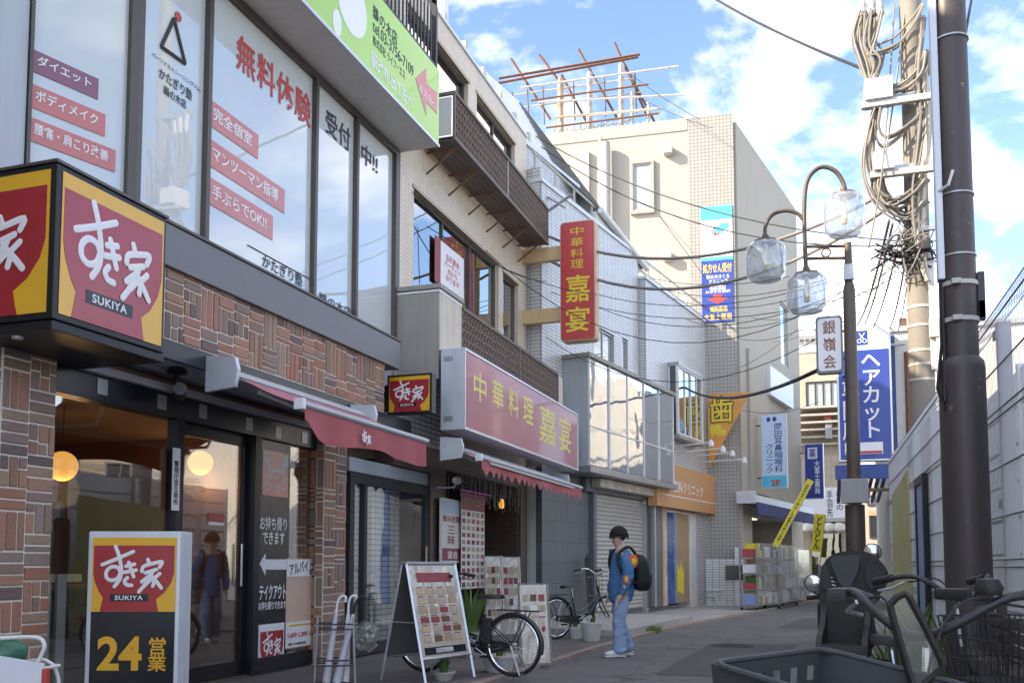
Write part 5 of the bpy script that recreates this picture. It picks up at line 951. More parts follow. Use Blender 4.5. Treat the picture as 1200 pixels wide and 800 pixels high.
# projecting signs on its street side
def proj_sign(name, label, fr, px0, py0, px1, py1, o_in, mback, mface, paint, th=.1):
    # place it on the cross plane whose left edge lies o_in from the wall
    d = 0.0
    lo, hi = -2.0, 20.0
    for _ in range(50):
        mid = (lo+hi)/2
        if fr.q(px0, py0, mid)[0] > o_in: lo = mid
        else: hi = mid
    u_ = (lo+hi)/2; a = fr.q(px0, py0, u_); b = fr.q(px1, py1, u_)
    T = Thing(name, label, 'sign', fr, (u_, a[0], b[1])); f_ = Fr(0, 0, fr.deg+90); f_.O = fr.w(u_, 0, 0); c = on(T, f_)
    c.prism('cabinet', mback, [(a[0]-.03, b[1]-.03), (b[0]+.03, b[1]-.03), (b[0]+.03, a[1]+.03), (a[0]-.03, a[1]+.03)], -th, -.002); c.prism('face', mface, [(a[0], b[1]), (b[0], b[1]), (b[0], a[1]), (a[0], a[1])], -.001, .004)
    for z in (b[1]+.3, a[1]-.3): T.tube('bracket', 'dark_metal', [(u_+th/2, a[0], z), (u_+th/2, .05, z)], .02)
    paint(c, a[0], b[0], b[1], a[1]); return T
def pt1(c, a, b, z0, z1):
    h = z1-z0; w = b-a
    c.text('\n'.join('岡田耳鼻咽喉科'), 'blue_sign', a+w*.52, a+w*.86, z0+h*.20, z1-h*.12, .006, .01, line=.95); c.text('\n'.join('クリニック'), 'blue_sign', a+w*.18, a+w*.46, z0+h*.20, z1-h*.40, .006, .01, line=.95); c.box('foot_band', 'cyan_sign', a, b, .004, .0055, z0, z0+h*.16); c.text('2F', 'red_sticker', a+w*.35, a+w*.75, z0+h*.02, z0+h*.10, .007, .04)
    for k in range(2): c.prism('flower_mark', 'blue_sign', [(a+w*(.3+.25*k)+w*.09*math.cos(t*.785), z1-h*.06+h*.035*math.sin(t*.785)) for t in range(8)], .004, .006)
proj_sign('clinic_banner', 'pale blue projecting sign with blue clinic lettering and red 2F', Es, 892, 487, 922, 570, .35, 'alu', 'pale_blue_sign', pt1)
def pt2(c, a, b, z0, z1):
    h = z1-z0; w = b-a; c.box('mark_panel', 'sign_white', a+w*.16, a+w*.70, .004, .006, z1-h*.27, z1-h*.06); c.text('薬', 'blue_sign', a+w*.22, a+w*.64, z1-h*.25, z1-h*.08, .008, .03); c.text('\n'.join('大富士薬局'), 'sign_white', a+w*.52, a+w*.84, z0+h*.08, z1-h*.30, .006, .02, line=.95)
proj_sign('pharmacy_sign', 'dark blue projecting pharmacy sign with a white character panel', Es, 943, 521, 965, 583, .25, 'alu', 'blue_sign', pt2)
# shelves of goods under plastic in front of the pharmacy
for i, (x0_, x1_, yb, ytp, lab) in enumerate(((888, 916, 716, 638, 'wheeled rack of packaged goods under clear plastic nearest the corner'), (914, 936, 713, 640, 'wheeled rack of packaged goods in the middle of the pharmacy front'), (932, 948, 708, 645, 'small rack of packaged goods at the far end of the pharmacy front'))):
    p0 = gnd(x0_, yb); p1 = gnd(x1_, yb-4); fr_ = Fr(p0.x, p0.y, math.degrees(math.atan2(p1.x-p0.x, p1.y-p0.y))); Ln = (p1-p0).length; hh = fr_.p(x0_, ytp)[1]
    T = Thing('goods_rack', lab, 'rack', fr_, (0, 0, 0), 'goods racks by the pharmacy'); rnd = random.Random(20+i)
    T.boxes('rack_frame', 'galvanised', [(u, u+.03, o, o-.03, .1, hh) for u in (0, Ln-.03) for o in (0, -.45)]+[(0.03, Ln-.03, -.002, -.478, z, z+.02) for z in (.14, .14+hh*.24, .14+hh*.48, .14+hh*.72)], 0)
    for u in (.06, Ln-.06):
        for o in (-.03, -.44): T.lathe('castor', 'rubber', [(.001, -.02), (.05, -.02), (.05, .02), (.001, .02)], (u, o, .05), 10, axis='Y')
    cols = ['poster_pale', 'leaf_pale', 'poster_blue', 'poster_red', 'sign_white', 'yellow_flag', 'tan_panel', 'pale_blue_sign', 'sign_black', 'sign_white']
    for j in range(4):
        z = .165+j*hh*.24; u = .05
        while u < Ln-.14:
            w_ = rnd.uniform(.08, .2); h_ = rnd.uniform(.14, hh*.21)
            T.box('package', rnd.choice(cols), u, min(u+w_, Ln-.05), -.02-rnd.uniform(0, .1), -.4, z, z+h_, .01); u += w_+.015
    T.box('plastic_cover', 'vinyl_dull', -.03, Ln+.03, .03, .026, .16, hh+.05)
for i, (x0_, y0_, x1_, y1_, lab) in enumerate(((950, 562, 908, 640, 'tilted yellow banner leaning over the goods rack'), (961, 602, 956, 646, 'upright yellow banner with black lettering beside the pharmacy'))):
    p0 = gnd(916 if i == 0 else 955, 713 if i == 0 else 706); fr_ = Fr(p0.x, p0.y, 92); a, b = fr_.p(x0_, y0_), fr_.p(x1_, y1_); d_ = Vector((a[0]-b[0], a[1]-b[1])); n_ = Vector((-d_.y, d_.x)).normalized()*(.085 if i == 0 else .16)
    T = Thing('banner_flag', lab, 'banner', fr_, (b[0], 0, 0), 'yellow banners'); T.prism('cloth', 'yellow_flag', [(b[0]-n_.x, b[1]-n_.y), (b[0]+n_.x, b[1]+n_.y), (a[0]+n_.x, a[1]+n_.y), (a[0]-n_.x, a[1]-n_.y)], 0, .008)
    e = d_.normalized(); q0_ = (b[0]-n_.x*1.05-e.x*(1.0 if i == 0 else 1.7), b[1]-n_.y-e.y*(1.0 if i == 0 else 1.7)); T.tube('pole', 'alu', [(q0_[0], -.01, max(q0_[1], .03)), (a[0]-n_.x*1.05, -.01, a[1]-n_.y)], .014)
    ang = math.atan2(d_.y, d_.x)-math.pi/2; cx_, cz_ = (a[0]+b[0])/2, (a[1]+b[1])/2; ln = d_.length
    T.text('\n'.join('処方せん受付中' if i == 0 else 'どんどん'), 'lettering_black', cx_-abs(n_.length)*.55, cx_+abs(n_.length)*.55, cz_-ln*.44, cz_+ln*.44, .010, .03, rot=ang, line=.9)
# ------------------------------------------------------------------ rusty steel frame on the roof
rf = Thing('roof_frame', 'rusting steel pergola frame standing on the cream building roof', 'frame', Ef, (Ef.p(730, 150, -1)[0], -1, EP))
def rp(x, y, o): u, z = Ef.p(x, y, o); return (u, o, z)
for x, y0_, y1_, m in ((657, 92, 192, 'rust_pale'), (691, 85, 178, 'steel_white'), (728, 75, 168, 'steel_white'), (741, 108, 165, 'steel_white'), (760, 120, 160, 'steel_white')): rf.tube('post', m, [rp(x, y1_+12, -1.2), rp(x, y0_, -1.2)], .10 if x < 740 else .06, 4)
for P in (((582, 98), (748, 67)), ((585, 92), (750, 64))): rf.tube('beam', 'rust', [rp(*P[0], -1.35), rp(*P[1], -1.35)], .05, 4)
for P in (((610, 103), (795, 78)), ((630, 120), (803, 111)), ((622, 118), (760, 99)), ((650, 138), (775, 127)), ((640, 150), (772, 133)), ((690, 136), (770, 128))): rf.tube('rail', 'rust_pale' if P[0][1] == 138 else ('rust' if P[0][1] in (118, 150) else 'steel_white'), [rp(*P[0], -1.0), rp(*P[1], -1.0)], .035, 5)
for P in (((599, 69), (645, 140)), ((632, 64), (655, 95)), ((678, 58), (724, 140)), ((720, 50), (760, 140)), ((658, 88), (690, 148)), ((732, 76), (768, 145))): rf.tube('rafter', 'rust', [rp(*P[0], -1.6), rp(*P[1], -1.6)], .04, 4)
for P in (((600, 112), (745, 92)), ((612, 126), (752, 108)), ((640, 160), (742, 140)), ((640, 168), (742, 150))): rf.tube('rail', 'steel_white', [rp(*P[0], -1.45), rp(*P[1], -1.45)], .03, 5)
for x in (600, 618, 636, 672, 708, 744): rf.tube('hanger', 'rust', [rp(x, 108-(x-600)*.18, -1.4), rp(x+2, 150-(x-600)*.12, -1.4)], .02, 4)
rf.tubes('guard_bars', 'steel_white', [[rp(650+i*7.5, 142, -1.1), rp(650+i*7.5, 172, -1.1)] for i in range(16)], .02, 4, stuff=True)
# staggered railing and pipe run on the near white roof line
T = Thing('roof_pipe_run', 'white conduit pipes running along the roof edge behind the beige building', 'pipe', A, (uJ1+.2, -.6, JT)); 
for i, o_ in enumerate((-.35, -.6)): T.tube('pipe', 'steel_white', [(11.9, o_, JT+.35+.25*i), (19.5, o_, JT+.30+.25*i)], .05)
for i in range(8): T.box('support', 'steel_white', 12.3+i*.95, 12.42+i*.95, -.25, -.7, JT-.02, JT+.62)
c_ = A.p(521, 0, -.4); T2 = Thing('roof_mast', 'white square mast rising above the beige parapet', 'mast', A, (c_[0], -.4, JT)); T2.box('mast', 'paint_white', c_[0]-.12, c_[0]+.06, -.35, -.5, JT-.02, JT+2.2)
# ================================================================== right side
def atd(x, y, Y):
    d = ray(x, y); return CAMP+d*((Y-CAMP.y)/d.y)
FH = 3.08; FU0, FU1 = -5.0, 11.6
fn = Thing('mesh_fence', 'tall white welded mesh fence running along the right side of the street', 'fence', Rf, (0, 0, 0))
pu = Rf.p(1183, 500)[0]
posts = [pu+2.0*i for i in range(-2, 6)]
for u in posts: fn.box('post', 'fence_white', u-.045, u+.045, .03, -.06, 0, FH-.16, .012); fn.box('clamp', 'galvanised', u-.055, u+.055, -.062, -.075, 1.62, 1.68); fn.box('clamp', 'galvanised', u-.055, u+.055, -.062, -.075, FH-.28, FH-.22)
for k, (a, b) in enumerate(zip(posts, posts[1:])):
    bm = bmesh.new(); hz_ = bmesh.new(); u = a+.02
    while u < b-.01:
        bm_tube(bm, [(u, .075, .08), (u, .075, FH-.13), (u, .06, FH-.06), (u, .02, FH), (u, -.03, FH-.02), (u, -.04, FH-.09)], .0024, 3, False); u += .05
    z = .2
    while z < FH-.1:
        for dz in ((0, .05) if int(z*10) % 2 == 0 else (0,)): bm_tube(hz_, [(a+.01, .084, z+dz), (b-.01, .084, z+dz)], .0075, 4, False)
        z += .34
    for y_, z_ in ((.06, FH-.06), (.02, FH), (-.04, FH-.09)): bm_tube(bm, [(a+.01, y_, z_), (b-.01, y_, z_)], .005, 4, False)
    fn.add('mesh_panel', bm, 'mesh_wire', stuff=True); fn.add('cross_wires', hz_, 'galvanised', stuff=True)
# smooth white boarding behind the mesh
hb = Thing('white_hoarding', 'white boarded wall standing just behind the mesh fence', 'wall', Rf, (0, .45, 0))
for i in range(7):
    for j in range(9): hb.box('board', 'hoarding', -5+i*2.4+.004, -5+(i+1)*2.4-.004, .45+.006*((i+j) % 2), .50, .02+j*.33, .02+(j+1)*.33-.03, .006)
hb.box('backing', 'wall_grey', -5, 11.8, .505, .56, .0, 2.98)
for i in range(8): hb.box('stud', 'hoarding', -5+i*2.4-.05, -5+i*2.4+.05, .43, .505, .0, 3.0, .006)
# pale yellow sheet and slim notice frame near the far end
q = Rf.R(1043, 590, 1066, 690, -.1); T = Thing('yellow_sheet', 'faded yellow plywood sheet leaning at the far end of the mesh fence', 'board', Rf, (q[0], -.1, 0)); T.prism('sheet', 'plywood_yellow', [(Rf.p(1067, 640, -.1)[0], .02), (Rf.p(1044, 640, -.1)[0], .02), (Rf.p(1046, 600, -.1)[0], 2.35), (Rf.p(1064, 580, -.1)[0], 2.5)], -.1, -.07)
u_a, u_b = Rf.p(1085, 600, -.12)[0], Rf.p(1075, 600, -.12)[0]; T = Thing('notice_frame', 'narrow black framed notice board standing against the mesh fence', 'notice board', Rf, (u_a, -.12, 0)); T.boxes('frame', 'black_metal', [(u_a, u_a+.08, -.15, -.09, .02, 2.25), (u_b-.08, u_b, -.15, -.09, .02, 2.25), (u_a+.08, u_b-.08, -.149, -.091, 2.15, 2.25), (u_a+.08, u_b-.08, -.149, -.091, .3, .4)], .01); T.box('sheet', 'poster_blue', u_a+.08, u_b-.08, -.13, -.11, .4, 2.15)
weeds('climbing_weed', 'green weeds growing at the foot of the mesh fence by the yellow sheet', Rf.w(Rf.p(1072, 640, -.3)[0]-1.2, -.3, .0), 260, .4, .9, 'leaf_pale', 5); weeds('fence_weed', 'weeds growing behind the parked bicycle below the steel pole', (1.02, 8.3, 0), 160, .3, .55, 'leaf', 6)
# low slatted timber screen
T = Thing('timber_slats', 'dark brown timber slat bench back beside the steel pole', 'bench', Rf, (-1.0, -.2, 0))
for i, (ya, yb) in enumerate(((724, 737), (741, 752), (757, 769), (774, 792))):
    za_, zb_ = Rf.p(1190, ya, -.22)[1], Rf.p(1190, yb, -.22)[1]; T.box('slat', 'wood_dark', -2.6, Rf.p(1161, 740, -.22)[0], -.25-.05*i*(i == 3), -.21, zb_, za_, .006)
for u in (-2.3, -1.2, -.3): T.box('upright', 'wood_dark', u-.03, u+.03, -.205, -.15, 0, 1.02)
# ------------------------------------------------------------------ brown steel pole
pc = atd(1134, 640, 7.0); Fp = Fr(pc.x, pc.y, 90)
sp_ = Thing('steel_pole', 'thick dark brown steel pole with a wide lower sleeve in the right foreground', 'pole', Fp, (0, 0, 0))
zs = Fp.p(1125, 420)[1]
sp_.lathe('shaft', 'pole_brown', [(.115, zs-.1), (.10, 8.5), (.095, 12)], (0, 0, 0), 28); sp_.lathe('sleeve', 'pole_brown', [(.15, -.02), (.148, zs-.08), (.143, zs-.03), (.118, zs), (.1, zs)], (0, 0, 0), 28)
for y in (50, 232, 303): z_ = Fp.p(1110, y)[1]; sp_.lathe('band', 'galvanised', [(.114, z_-.006), (.120, z_-.006), (.120, z_+.006), (.114, z_+.006)], (0, 0, 0), 24)
for y in (336, 378): z_ = Fp.p(1110, y)[1]; sp_.lathe('clamp_band', 'steel_white', [(.114, z_-.015), (.124, z_-.015), (.124, z_+.015), (.114, z_+.015)], (0, 0, 0), 24); sp_.box('clamp_lug', 'steel_white', -.06, .0, .115, .15, z_-.018, z_+.018, .006)
zc = Fp.p(1092, 332)[1]; sp_.box('cable_guard', 'pale_grey' if 'pale_grey' in MATS else 'alu_light', -.135, -.09, .09, -.01, zc, 12, .01); sp_.tubes('riser_cable', 'cable_black', [[(-.12, .05, zc), (-.125, .06, zc-.45), (-.16, .06, zc-.75), (-.12, .09, zc-.9)], [(-.105, .05, zc), (-.11, .07, zc-.5), (-.12, .1, zc-.85)]], .012)
for y0_, y1_ in ((320, 375), (353, 376)): a = Fp.p(1140, y0_)[1]; b = Fp.p(1140, y1_)[1]; sp_.box('junction_box', 'dark_metal', .115, .16, .03, -.03, b, a, .006)
sp_.tube('step_bolt', 'sign_white', [(-.12, .08, Fp.p(1095, 230)[1]), (-.06, .15, Fp.p(1095, 228)[1]), (-.03, .16, Fp.p(1095, 212)[1])], .01)
# ------------------------------------------------------------------ concrete utility pole with its tangle
cc = atd(1083, 520, 15.7); Fc = Fr(cc.x, cc.y, 90)
upole = Thing('utility_pole', 'concrete utility pole carrying transformers and a dense tangle of cables', 'utility pole', Fc, (0, 0, 0))
upole.lathe('shaft', 'concrete_pole', [(.20, -.02), (.18, 6), (.145, 16)], (0, 0, 0), 24)
def fp(x, y, o=0): u, z = Fc.p(x, y, o); return (u, o, z)
for y in (361, 383, 412, 428, 446): z_ = Fc.p(1080, y)[1]; upole.lathe('band', 'steel_white', [(.175, z_-.02), (.193, z_-.02), (.193, z_+.02), (.175, z_+.02)], (0, 0, 0), 24)
for x0_, y0_, x1_, y1_ in ((1013, 95, 1045, 124), (1023, 181, 1047, 205)):
    a, b = Fc.p(x0_, y1_, .3), Fc.p(x1_, y0_, .3); bx_ = upole.box('terminal_box', 'paint_white', a[0], b[0], .5, .1, a[1], b[1], .02); upole.box('shelf', 'steel_white', a[0]-.05, b[0]+.6, .45, .35, a[1]-.10, a[1]-.005, .005, bx_)
    upole.box('arm', 'galvanised', b[0], 0, .33, .25, a[1]+.02, a[1]+.10)
for i, (x, y) in enumerate(((1010, 5), (1021, 4), (1031, 6))): p_ = fp(x, y, .2); upole.lathe('insulator', 'steel_white', [(.04, -.2), (.07, -.15), (.05, -.08), (.07, -.02), (.05, .05), (.06, .2), (.001, .2)], p_, 12)
p_, q_ = fp(1003, 1, .2), fp(1085, 3, .2); upole.box('cross_arm', 'galvanised', p_[0], q_[0], .16, .06, p_[2]+.15, p_[2]+.27); p_ = fp(1003, 268, .1); upole.box('cross_arm', 'galvanised', p_[0]+.8, .3, .25, .18, fp(1060, 278)[2], fp(1060, 273)[2])
rnd = random.Random(11)
def tangle(n, pts_, spread, r, m, name):
    L_ = []
    for i in range(n):
        P = []; k_ = (i-(n-1)/2)*(1.0 if n > 12 else 1.5); loose = n > 12; od = rnd.uniform(.05, .4); hang = rnd.uniform(-1, 1)*spread
        for j, (x, y) in enumerate(pts_):
            mid = 1-abs(2*j/(len(pts_)-1)-1); P.append(Vector(fp(x+(rnd.gauss(0, spread) if loose else k_*(.6+.9*mid)+rnd.gauss(0, .7)), y+(rnd.gauss(0, spread*1.3) if loose else hang*mid*1.6+rnd.gauss(0, 1.0)), od+rnd.uniform(-.05, .05))))
        L_.append(spline(P, 6))
    upole.tubes(name, m, L_, r, 5, stuff=True)
tangle(11, [(1010, 12), (1008, 45), (1016, 75), (1020, 95)], 4, 0.017, 'cable_tan', 'drop_cables'); tangle(8, [(1022, 12), (1018, 50), (1030, 70), (1024, 92)], 5, 0.018, 'cable_grey', 'drop_cables'); tangle(5, [(1033, 12), (1026, 40), (1020, 60), (1050, 50), (1070, 25), (1082, 5)], 5, 0.019, 'cable_tan', 'loop_cables')
tangle(12, [(1024, 95), (1034, 106), (1060, 104), (1080, 85), (1086, 60)], 5, 0.020, 'cable_tan', 'loop_cables'); tangle(9, [(1028, 126), (1022, 150), (1018, 185), (1025, 215), (1040, 240), (1065, 255), (1085, 235)], 6, 0.019, 'cable_grey', 'loop_cables'); tangle(5, [(1032, 126), (1028, 150), (1038, 165), (1062, 150), (1082, 130)], 6, 0.017, 'cable_tan', 'loop_cables')
tangle(11, [(1030, 205), (1030, 225), (1045, 240), (1070, 228), (1084, 210)], 6, 0.019, 'cable_tan', 'loop_cables'); tangle(5, [(1082, 20), (1075, 90), (1078, 150), (1070, 220), (1074, 285)], 6, 0.017, 'cable_grey', 'riser_cables'); tangle(4, [(1084, 80), (1088, 150), (1080, 230), (1082, 300), (1088, 330)], 4, .03, 'beige_panel', 'riser_cables')
tangle(29, [(1060, 270), (1072, 282), (1062, 296), (1078, 306), (1084, 290)], 10, 0.010, 'cable_grey', 'splice_tangle'); tangle(14, [(1030, 300), (1050, 292), (1070, 290), (1086, 300)], 8, .014, 'cable_black', 'splice_tangle')
upole.box('splice_case', 'plain_dark', fp(1066, 0)[0], fp(1078, 0)[0], .45, .25, fp(1070, 303)[2], fp(1070, 292)[2], .04); upole.box('riser_duct', 'paint_white', .12, .2, .2, .1, 4.2, fp(1090, 300)[2]); upole.box('meter_box', 'beige_panel', .1, .24, .3, .2, fp(1085, 400)[2], fp(1085, 378)[2], .01)
# ------------------------------------------------------------------ street lamp with three lanterns
lc = atd(1003, 640, 12.5); Fl = Fr(lc.x, lc.y, 90)
lp = Thing('street_lamp', 'slender brown lamp post with three rounded glass lanterns on curved arms', 'street lamp', Fl, (0, 0, 0))
def lpt(x, y, o=0): u, z = Fl.p(x, y, o); return (u, o, z)
lp.lathe('post', 'lamp_post', [(.12, -.02), (.118, lpt(1000, 592)[2]), (.085, lpt(1000, 590)[2]), (.075, lpt(1000, 340)[2]), (.05, lpt(1000, 330)[2]), (.045, lpt(1000, 284)[2]), (.001, lpt(1000, 283)[2])], (0, 0, 0), 18)
for y in (288, 302): a = lpt(943, y+1); lp.tube('arm', 'lamp_post', [a, (0, 0, lpt(997, y)[2])], .022)
c_ = lpt(968, 296); bm = bmesh.new(); bm_tube(bm, [(c_[0]+.055*math.cos(t*.524), 0, c_[2]+.055*math.sin(t*.524)) for t in range(13)], .012, 6); lp.add('scroll_ring', bm, 'lamp_post')
lp.tube('curved_arm', 'lamp_post', spline([lpt(945, 322), lpt(943, 280), lpt(943, 232), lpt(948, 208), lpt(962, 196), lpt(978, 200), lpt(988, 214), lpt(991, 229)], 6), .028, 10)
lp.tube('curved_arm', 'lamp_post', spline([lpt(942, 258), lpt(934, 250), lpt(920, 247), lpt(905, 252), lpt(897, 266), lpt(897, 284)], 6), .024, 10)
for x, y0_, y1_ in ((945, 322, 367), (897, 284, 330), (989, 229, 277)):
    t_, b_2 = lpt(x, y0_), lpt(x, y1_); h = t_[2]-b_2[2]; R_ = .255
    g = lp.lathe('lantern_glass', 'glass_lantern', [(.08, h), (R_*.8, h*.96), (R_*.97, h*.84), (R_, h*.6), (R_, h*.35), (R_*.95, h*.16), (R_*.75, h*.04), (.03, 0), (.001, 0)], (t_[0], 0, b_2[2]), 28); lp.lathe('cap', 'lamp_post', [(.04, h+.10), (.05, h+.05), (.15, h+.02), (.155, h-.02), (.001, h-.02)], (t_[0], 0, b_2[2]), 16, g); lp.lathe('bulb', 'bulb', [(.001, h*.28), (.035, h*.3), (.04, h*.45), (.04, h*.7), (.025, h*.74), (.025, h*.95), (.001, h*.95)], (t_[0], 0, b_2[2]), 12, g)
lp.box('control_box', 'wall_grey', -.16, .16, .2, .1, lpt(1000, 590)[2], lpt(1000, 562)[2], .015); lp.box('terminal', 'galvanised', -.06, .06, .09, .02, lpt(1000, 329)[2], lpt(1000, 311)[2], .01)
T = Thing('association_sign', 'small white lantern sign with brown characters on the lamp post', 'sign', Fl, (lpt(957, 438)[0], 0, lpt(957, 438)[2]))
a, b = lpt(957, 438), lpt(987, 369); T.prism('case', 'fascia_grey', rrect(a[0], b[0], a[2], b[2], .05), -.12, .0); T.prism('face', 'sign_white', rrect(a[0]+.025, b[0]-.025, a[2]+.03, b[2]-.03, .04), .001, .008)
for i, ch_ in enumerate('銀嶺会'): zt_ = b[2]-(b[2]-a[2])*(.08+.30*i); T.text(ch_, 'brown_letter', a[0]+.085, b[0]-.085, zt_-(b[2]-a[2])*.24, zt_, .010, .012)
for y in (386, 418, 440): T.tube('bracket', 'lamp_post', [(b[0]-.02, -.05, lpt(1000, y)[2]), (-.04, -.05, lpt(1000, y)[2])], .015)
# ------------------------------------------------------------------ hair salon building on the right
FG = Fr(0, 27, 90); gb = Thing('salon_building', 'white rendered two storey building behind the blue hair salon sign', 'building', FG, (FG.p(1045, 600)[0], 0, 0))
gu0 = FG.p(1043, 500)[0]; gzt = FG.p(1080, 387)[1]
gb.box('wall', 'white_wall', gu0, gu0+9, 0, -9, 0, gzt); gb.box('coping', 'steel_white', gu0-.1, gu0+9.1, .08, -.3, gzt+.003, gzt+.14, .01); gb.box('blue_pilaster', 'blue_paint', gu0-.05, FG.p(1051, 500)[0], .10, .002, 0, gzt-.1)
gb.tubes('rusty_ladder', 'rust', [[(FG.p(1064, 500)[0], .15, FG.p(1060, 550)[1]), (FG.p(1064, 500)[0], .15, FG.p(1060, 414)[1]), (FG.p(1074, 500)[0], .15, FG.p(1060, 414)[1])], [(FG.p(1064, 500)[0], .15, FG.p(1060, 432)[1]), (FG.p(1078, 500)[0], .15, FG.p(1060, 432)[1])]], .06, 4); gb.box('rusty_cap', 'rust', FG.p(1054, 380)[0], FG.p(1063, 380)[0], .0, -.2, gzt+.15, gzt+.38); gb.tube('pipe', 'steel_white', [(FG.p(1041, 404)[0], .2, FG.p(1060, 405)[1]), (FG.p(1060, 404)[0], .2, FG.p(1060, 405)[1])], .04)
FS = Fr(0, 26.3, 90); hsn = Thing('salon_sign', 'large vertical blue and white hair salon sign behind the lamp post', 'sign', FS, (FS.p(984, 540)[0], 0, FS.p(984, 540)[1]))
a, b = FS.p(983, 541), FS.p(1043, 377); hsn.box('cabinet', 'alu', a[0], b[0], 0, -.35, a[1], b[1], .01); hsn.box('white_head', 'sign_white', a[0]+.05, b[0]-.05, .0, .008, FS.p(1012, 410)[1], b[1]-.05); hsn.box('blue_face', 'blue_sign', a[0]+.05, b[0]-.05, .0, .008, a[1]+.05, FS.p(1012, 410)[1]-.004)
r_ = FS.R(1003, 388, 1017, 404); hsn.box('mark_panel', 'blue_sign', r_[0], r_[1], .008, .011, r_[2], r_[3]); sx, sz = (r_[0]+r_[1])/2, (r_[2]+r_[3])/2
bm = bmesh.new()
for s_ in (-1, 1): bm_tube(bm, [(sx+s_*.07, -.013, sz+.13), (sx-s_*.05, -.013-.001*s_, sz-.04)], .014, 5); bm_tube(bm, [(sx-s_*.065+.05*math.cos(t*.6283), -.013-.001*s_, sz-.085+.05*math.sin(t*.6283)) for t in range(11)], .012, 5)
hsn.add('scissors_mark', bm, 'sign_white')
r_ = FS.R(1009, 416, 1034, 512); hsn.text('\n'.join('ヘアカット'), 'sign_white', r_[0], r_[1], r_[2], r_[3], .010, .015, line=.9); r_ = FS.R(986, 446, 1008, 515); hsn.text('\n'.join('専門店'), 'sign_white', r_[0], r_[1], r_[2], r_[3], .010, .012, line=.92)
r_ = FS.R(990, 519, 1035, 531); hsn.box('brand_plate', 'sign_white', r_[0], r_[1], .008, .011, r_[2], r_[3]); hsn.box('red_stripe', 'red_sticker', r_[0]+.02, r_[1]-.02, .011, .013, r_[2]+.01, r_[2]+.08); hsn.text('HAIRHOUSE', 'blue_sign', r_[0]+.05, r_[1]-.05, r_[2]+.09, r_[3]-.03, .013, .02) if 0 else None
a, b = FS.p(979, 562), FS.p(1041, 542); T = Thing('salon_awning', 'dark blue corrugated canopy below the large blue salon sign', 'awning', FS, (a[0], 0, a[1])); T.box('canopy_edge', 'blue_paint', a[0], b[0], .06, .0, a[1], b[1]-.03, .01)
for i in range(8): T.tube('corrugation', 'blue_paint', [(a[0]+.1+i*(b[0]-a[0]-.2)/7, 0, a[1]+.02), (a[0]+.1+i*(b[0]-a[0]-.2)/7, -4, a[1]-.35)], .05, 6)
T.tube('beam', 'rust_pale', [(a[0]+.3, -1.2, a[1]-.2), (b[0]+.1, -1.2, a[1]-.2)], .05, 4)
# ------------------------------------------------------------------ buildings at the end of the street
FD = Fr(0, 46, 90)
fb = Thing('far_restaurant_building', 'pale distant building closing the street with tiled eaves and white signs', 'building', FD, (FD.p(960, 650)[0], 0, 0))
x0 = FD.p(925, 500)[0]; x1 = FD.p(1006, 500)[0]
fb.box('wall', 'wall_tan', x0, x1, 0, -8, 0, FD.p(965, 410)[1]); fb.boxes('roof_railing', 'galvanised', [(x0, x1, .0, -.04, FD.p(965, 386)[1], FD.p(965, 384)[1])]+[(x0+i*.25, x0+i*.25+.05, -.01, -.03, FD.p(965, 410)[1], FD.p(965, 386)[1]) for i in range(int((x1-x0)/.25))], 0, stuff=True)
fb.box('pale_band', 'sign_white', x0, x1, .05, .002, FD.p(965, 412)[1], FD.p(965, 404)[1])
wd = FD.R(944, 448, 986, 478); fb.window(wd[0], wd[1], wd[2], wd[3], .12, 'plain_dark', 'glass_frost', 4, .08, .1)
for i in range(6):
    z_ = FD.p(965, 480+i*8)[1]; fb.box('eave_board', 'beige_panel', x0, x1, 1.2-.16*i, .002, z_-.08, z_, .01)
fb.box('tan_front', 'wall_tan', x0, x1, .3, .002, 0, FD.p(965, 535)[1])
r_ = FD.R(966, 572, 991, 607); sg = fb.box('white_sign', 'sign_white', FD.p(940, 600)[0], r_[1], .6, .32, r_[2], r_[3], .02); fb.text('\n'.join('秘伝の'), 'lettering_black', FD.p(980, 600)[0], FD.p(988, 600)[0], r_[2]+.35, r_[3]-.15, .605, .012, sg, line=.95); fb.text('\n'.join('手羽先'), 'lettering_black', FD.p(969, 600)[0], FD.p(976, 600)[0], r_[2]+.05, r_[3]-.15, .605, .012, sg, line=.95)
fb.box('canopy', 'steel_white', FD.p(938, 600)[0], FD.p(992, 600)[0], 1.0, .3, FD.p(965, 612)[1], FD.p(965, 608)[1]); fb.box('shop_window', 'glass_dark', FD.p(950, 600)[0], FD.p(985, 600)[0], .34, .31, .6, FD.p(965, 625)[1]); fb.box('red_lamp', 'red_sticker', FD.p(966, 500)[0], FD.p(974, 500)[0], .8, .5, FD.p(965, 494)[1], FD.p(965, 488)[1]); fb.box('duct', 'wall_grey', FD.p(967, 500)[0], FD.p(975, 500)[0], .75, .35, FD.p(965, 516)[1], FD.p(965, 494)[1])
for i, x in enumerate((948, 959, 971, 983)):
    c_ = FD.p(x, 618); T = Thing('paper_lantern', ('leftmost white paper lantern under the far restaurant canopy', 'second white paper lantern from the left under the far canopy', 'third white paper lantern from the left under the far canopy', 'rightmost white paper lantern under the far restaurant canopy')[i], 'lantern', FD, (c_[0], .8, c_[1]), 'white lanterns at the far restaurant'); T.lathe('paper_globe', 'white_lantern', [(.08, .25), (.24, .15), (.28, 0), (.24, -.15), (.08, -.25), (.001, -.25)], (c_[0], .8, c_[1]), 14); T.lathe('top_ring', 'plain_dark', [(.09, .25), (.09, .29), (.001, .29)], (c_[0], .8, c_[1]), 12)
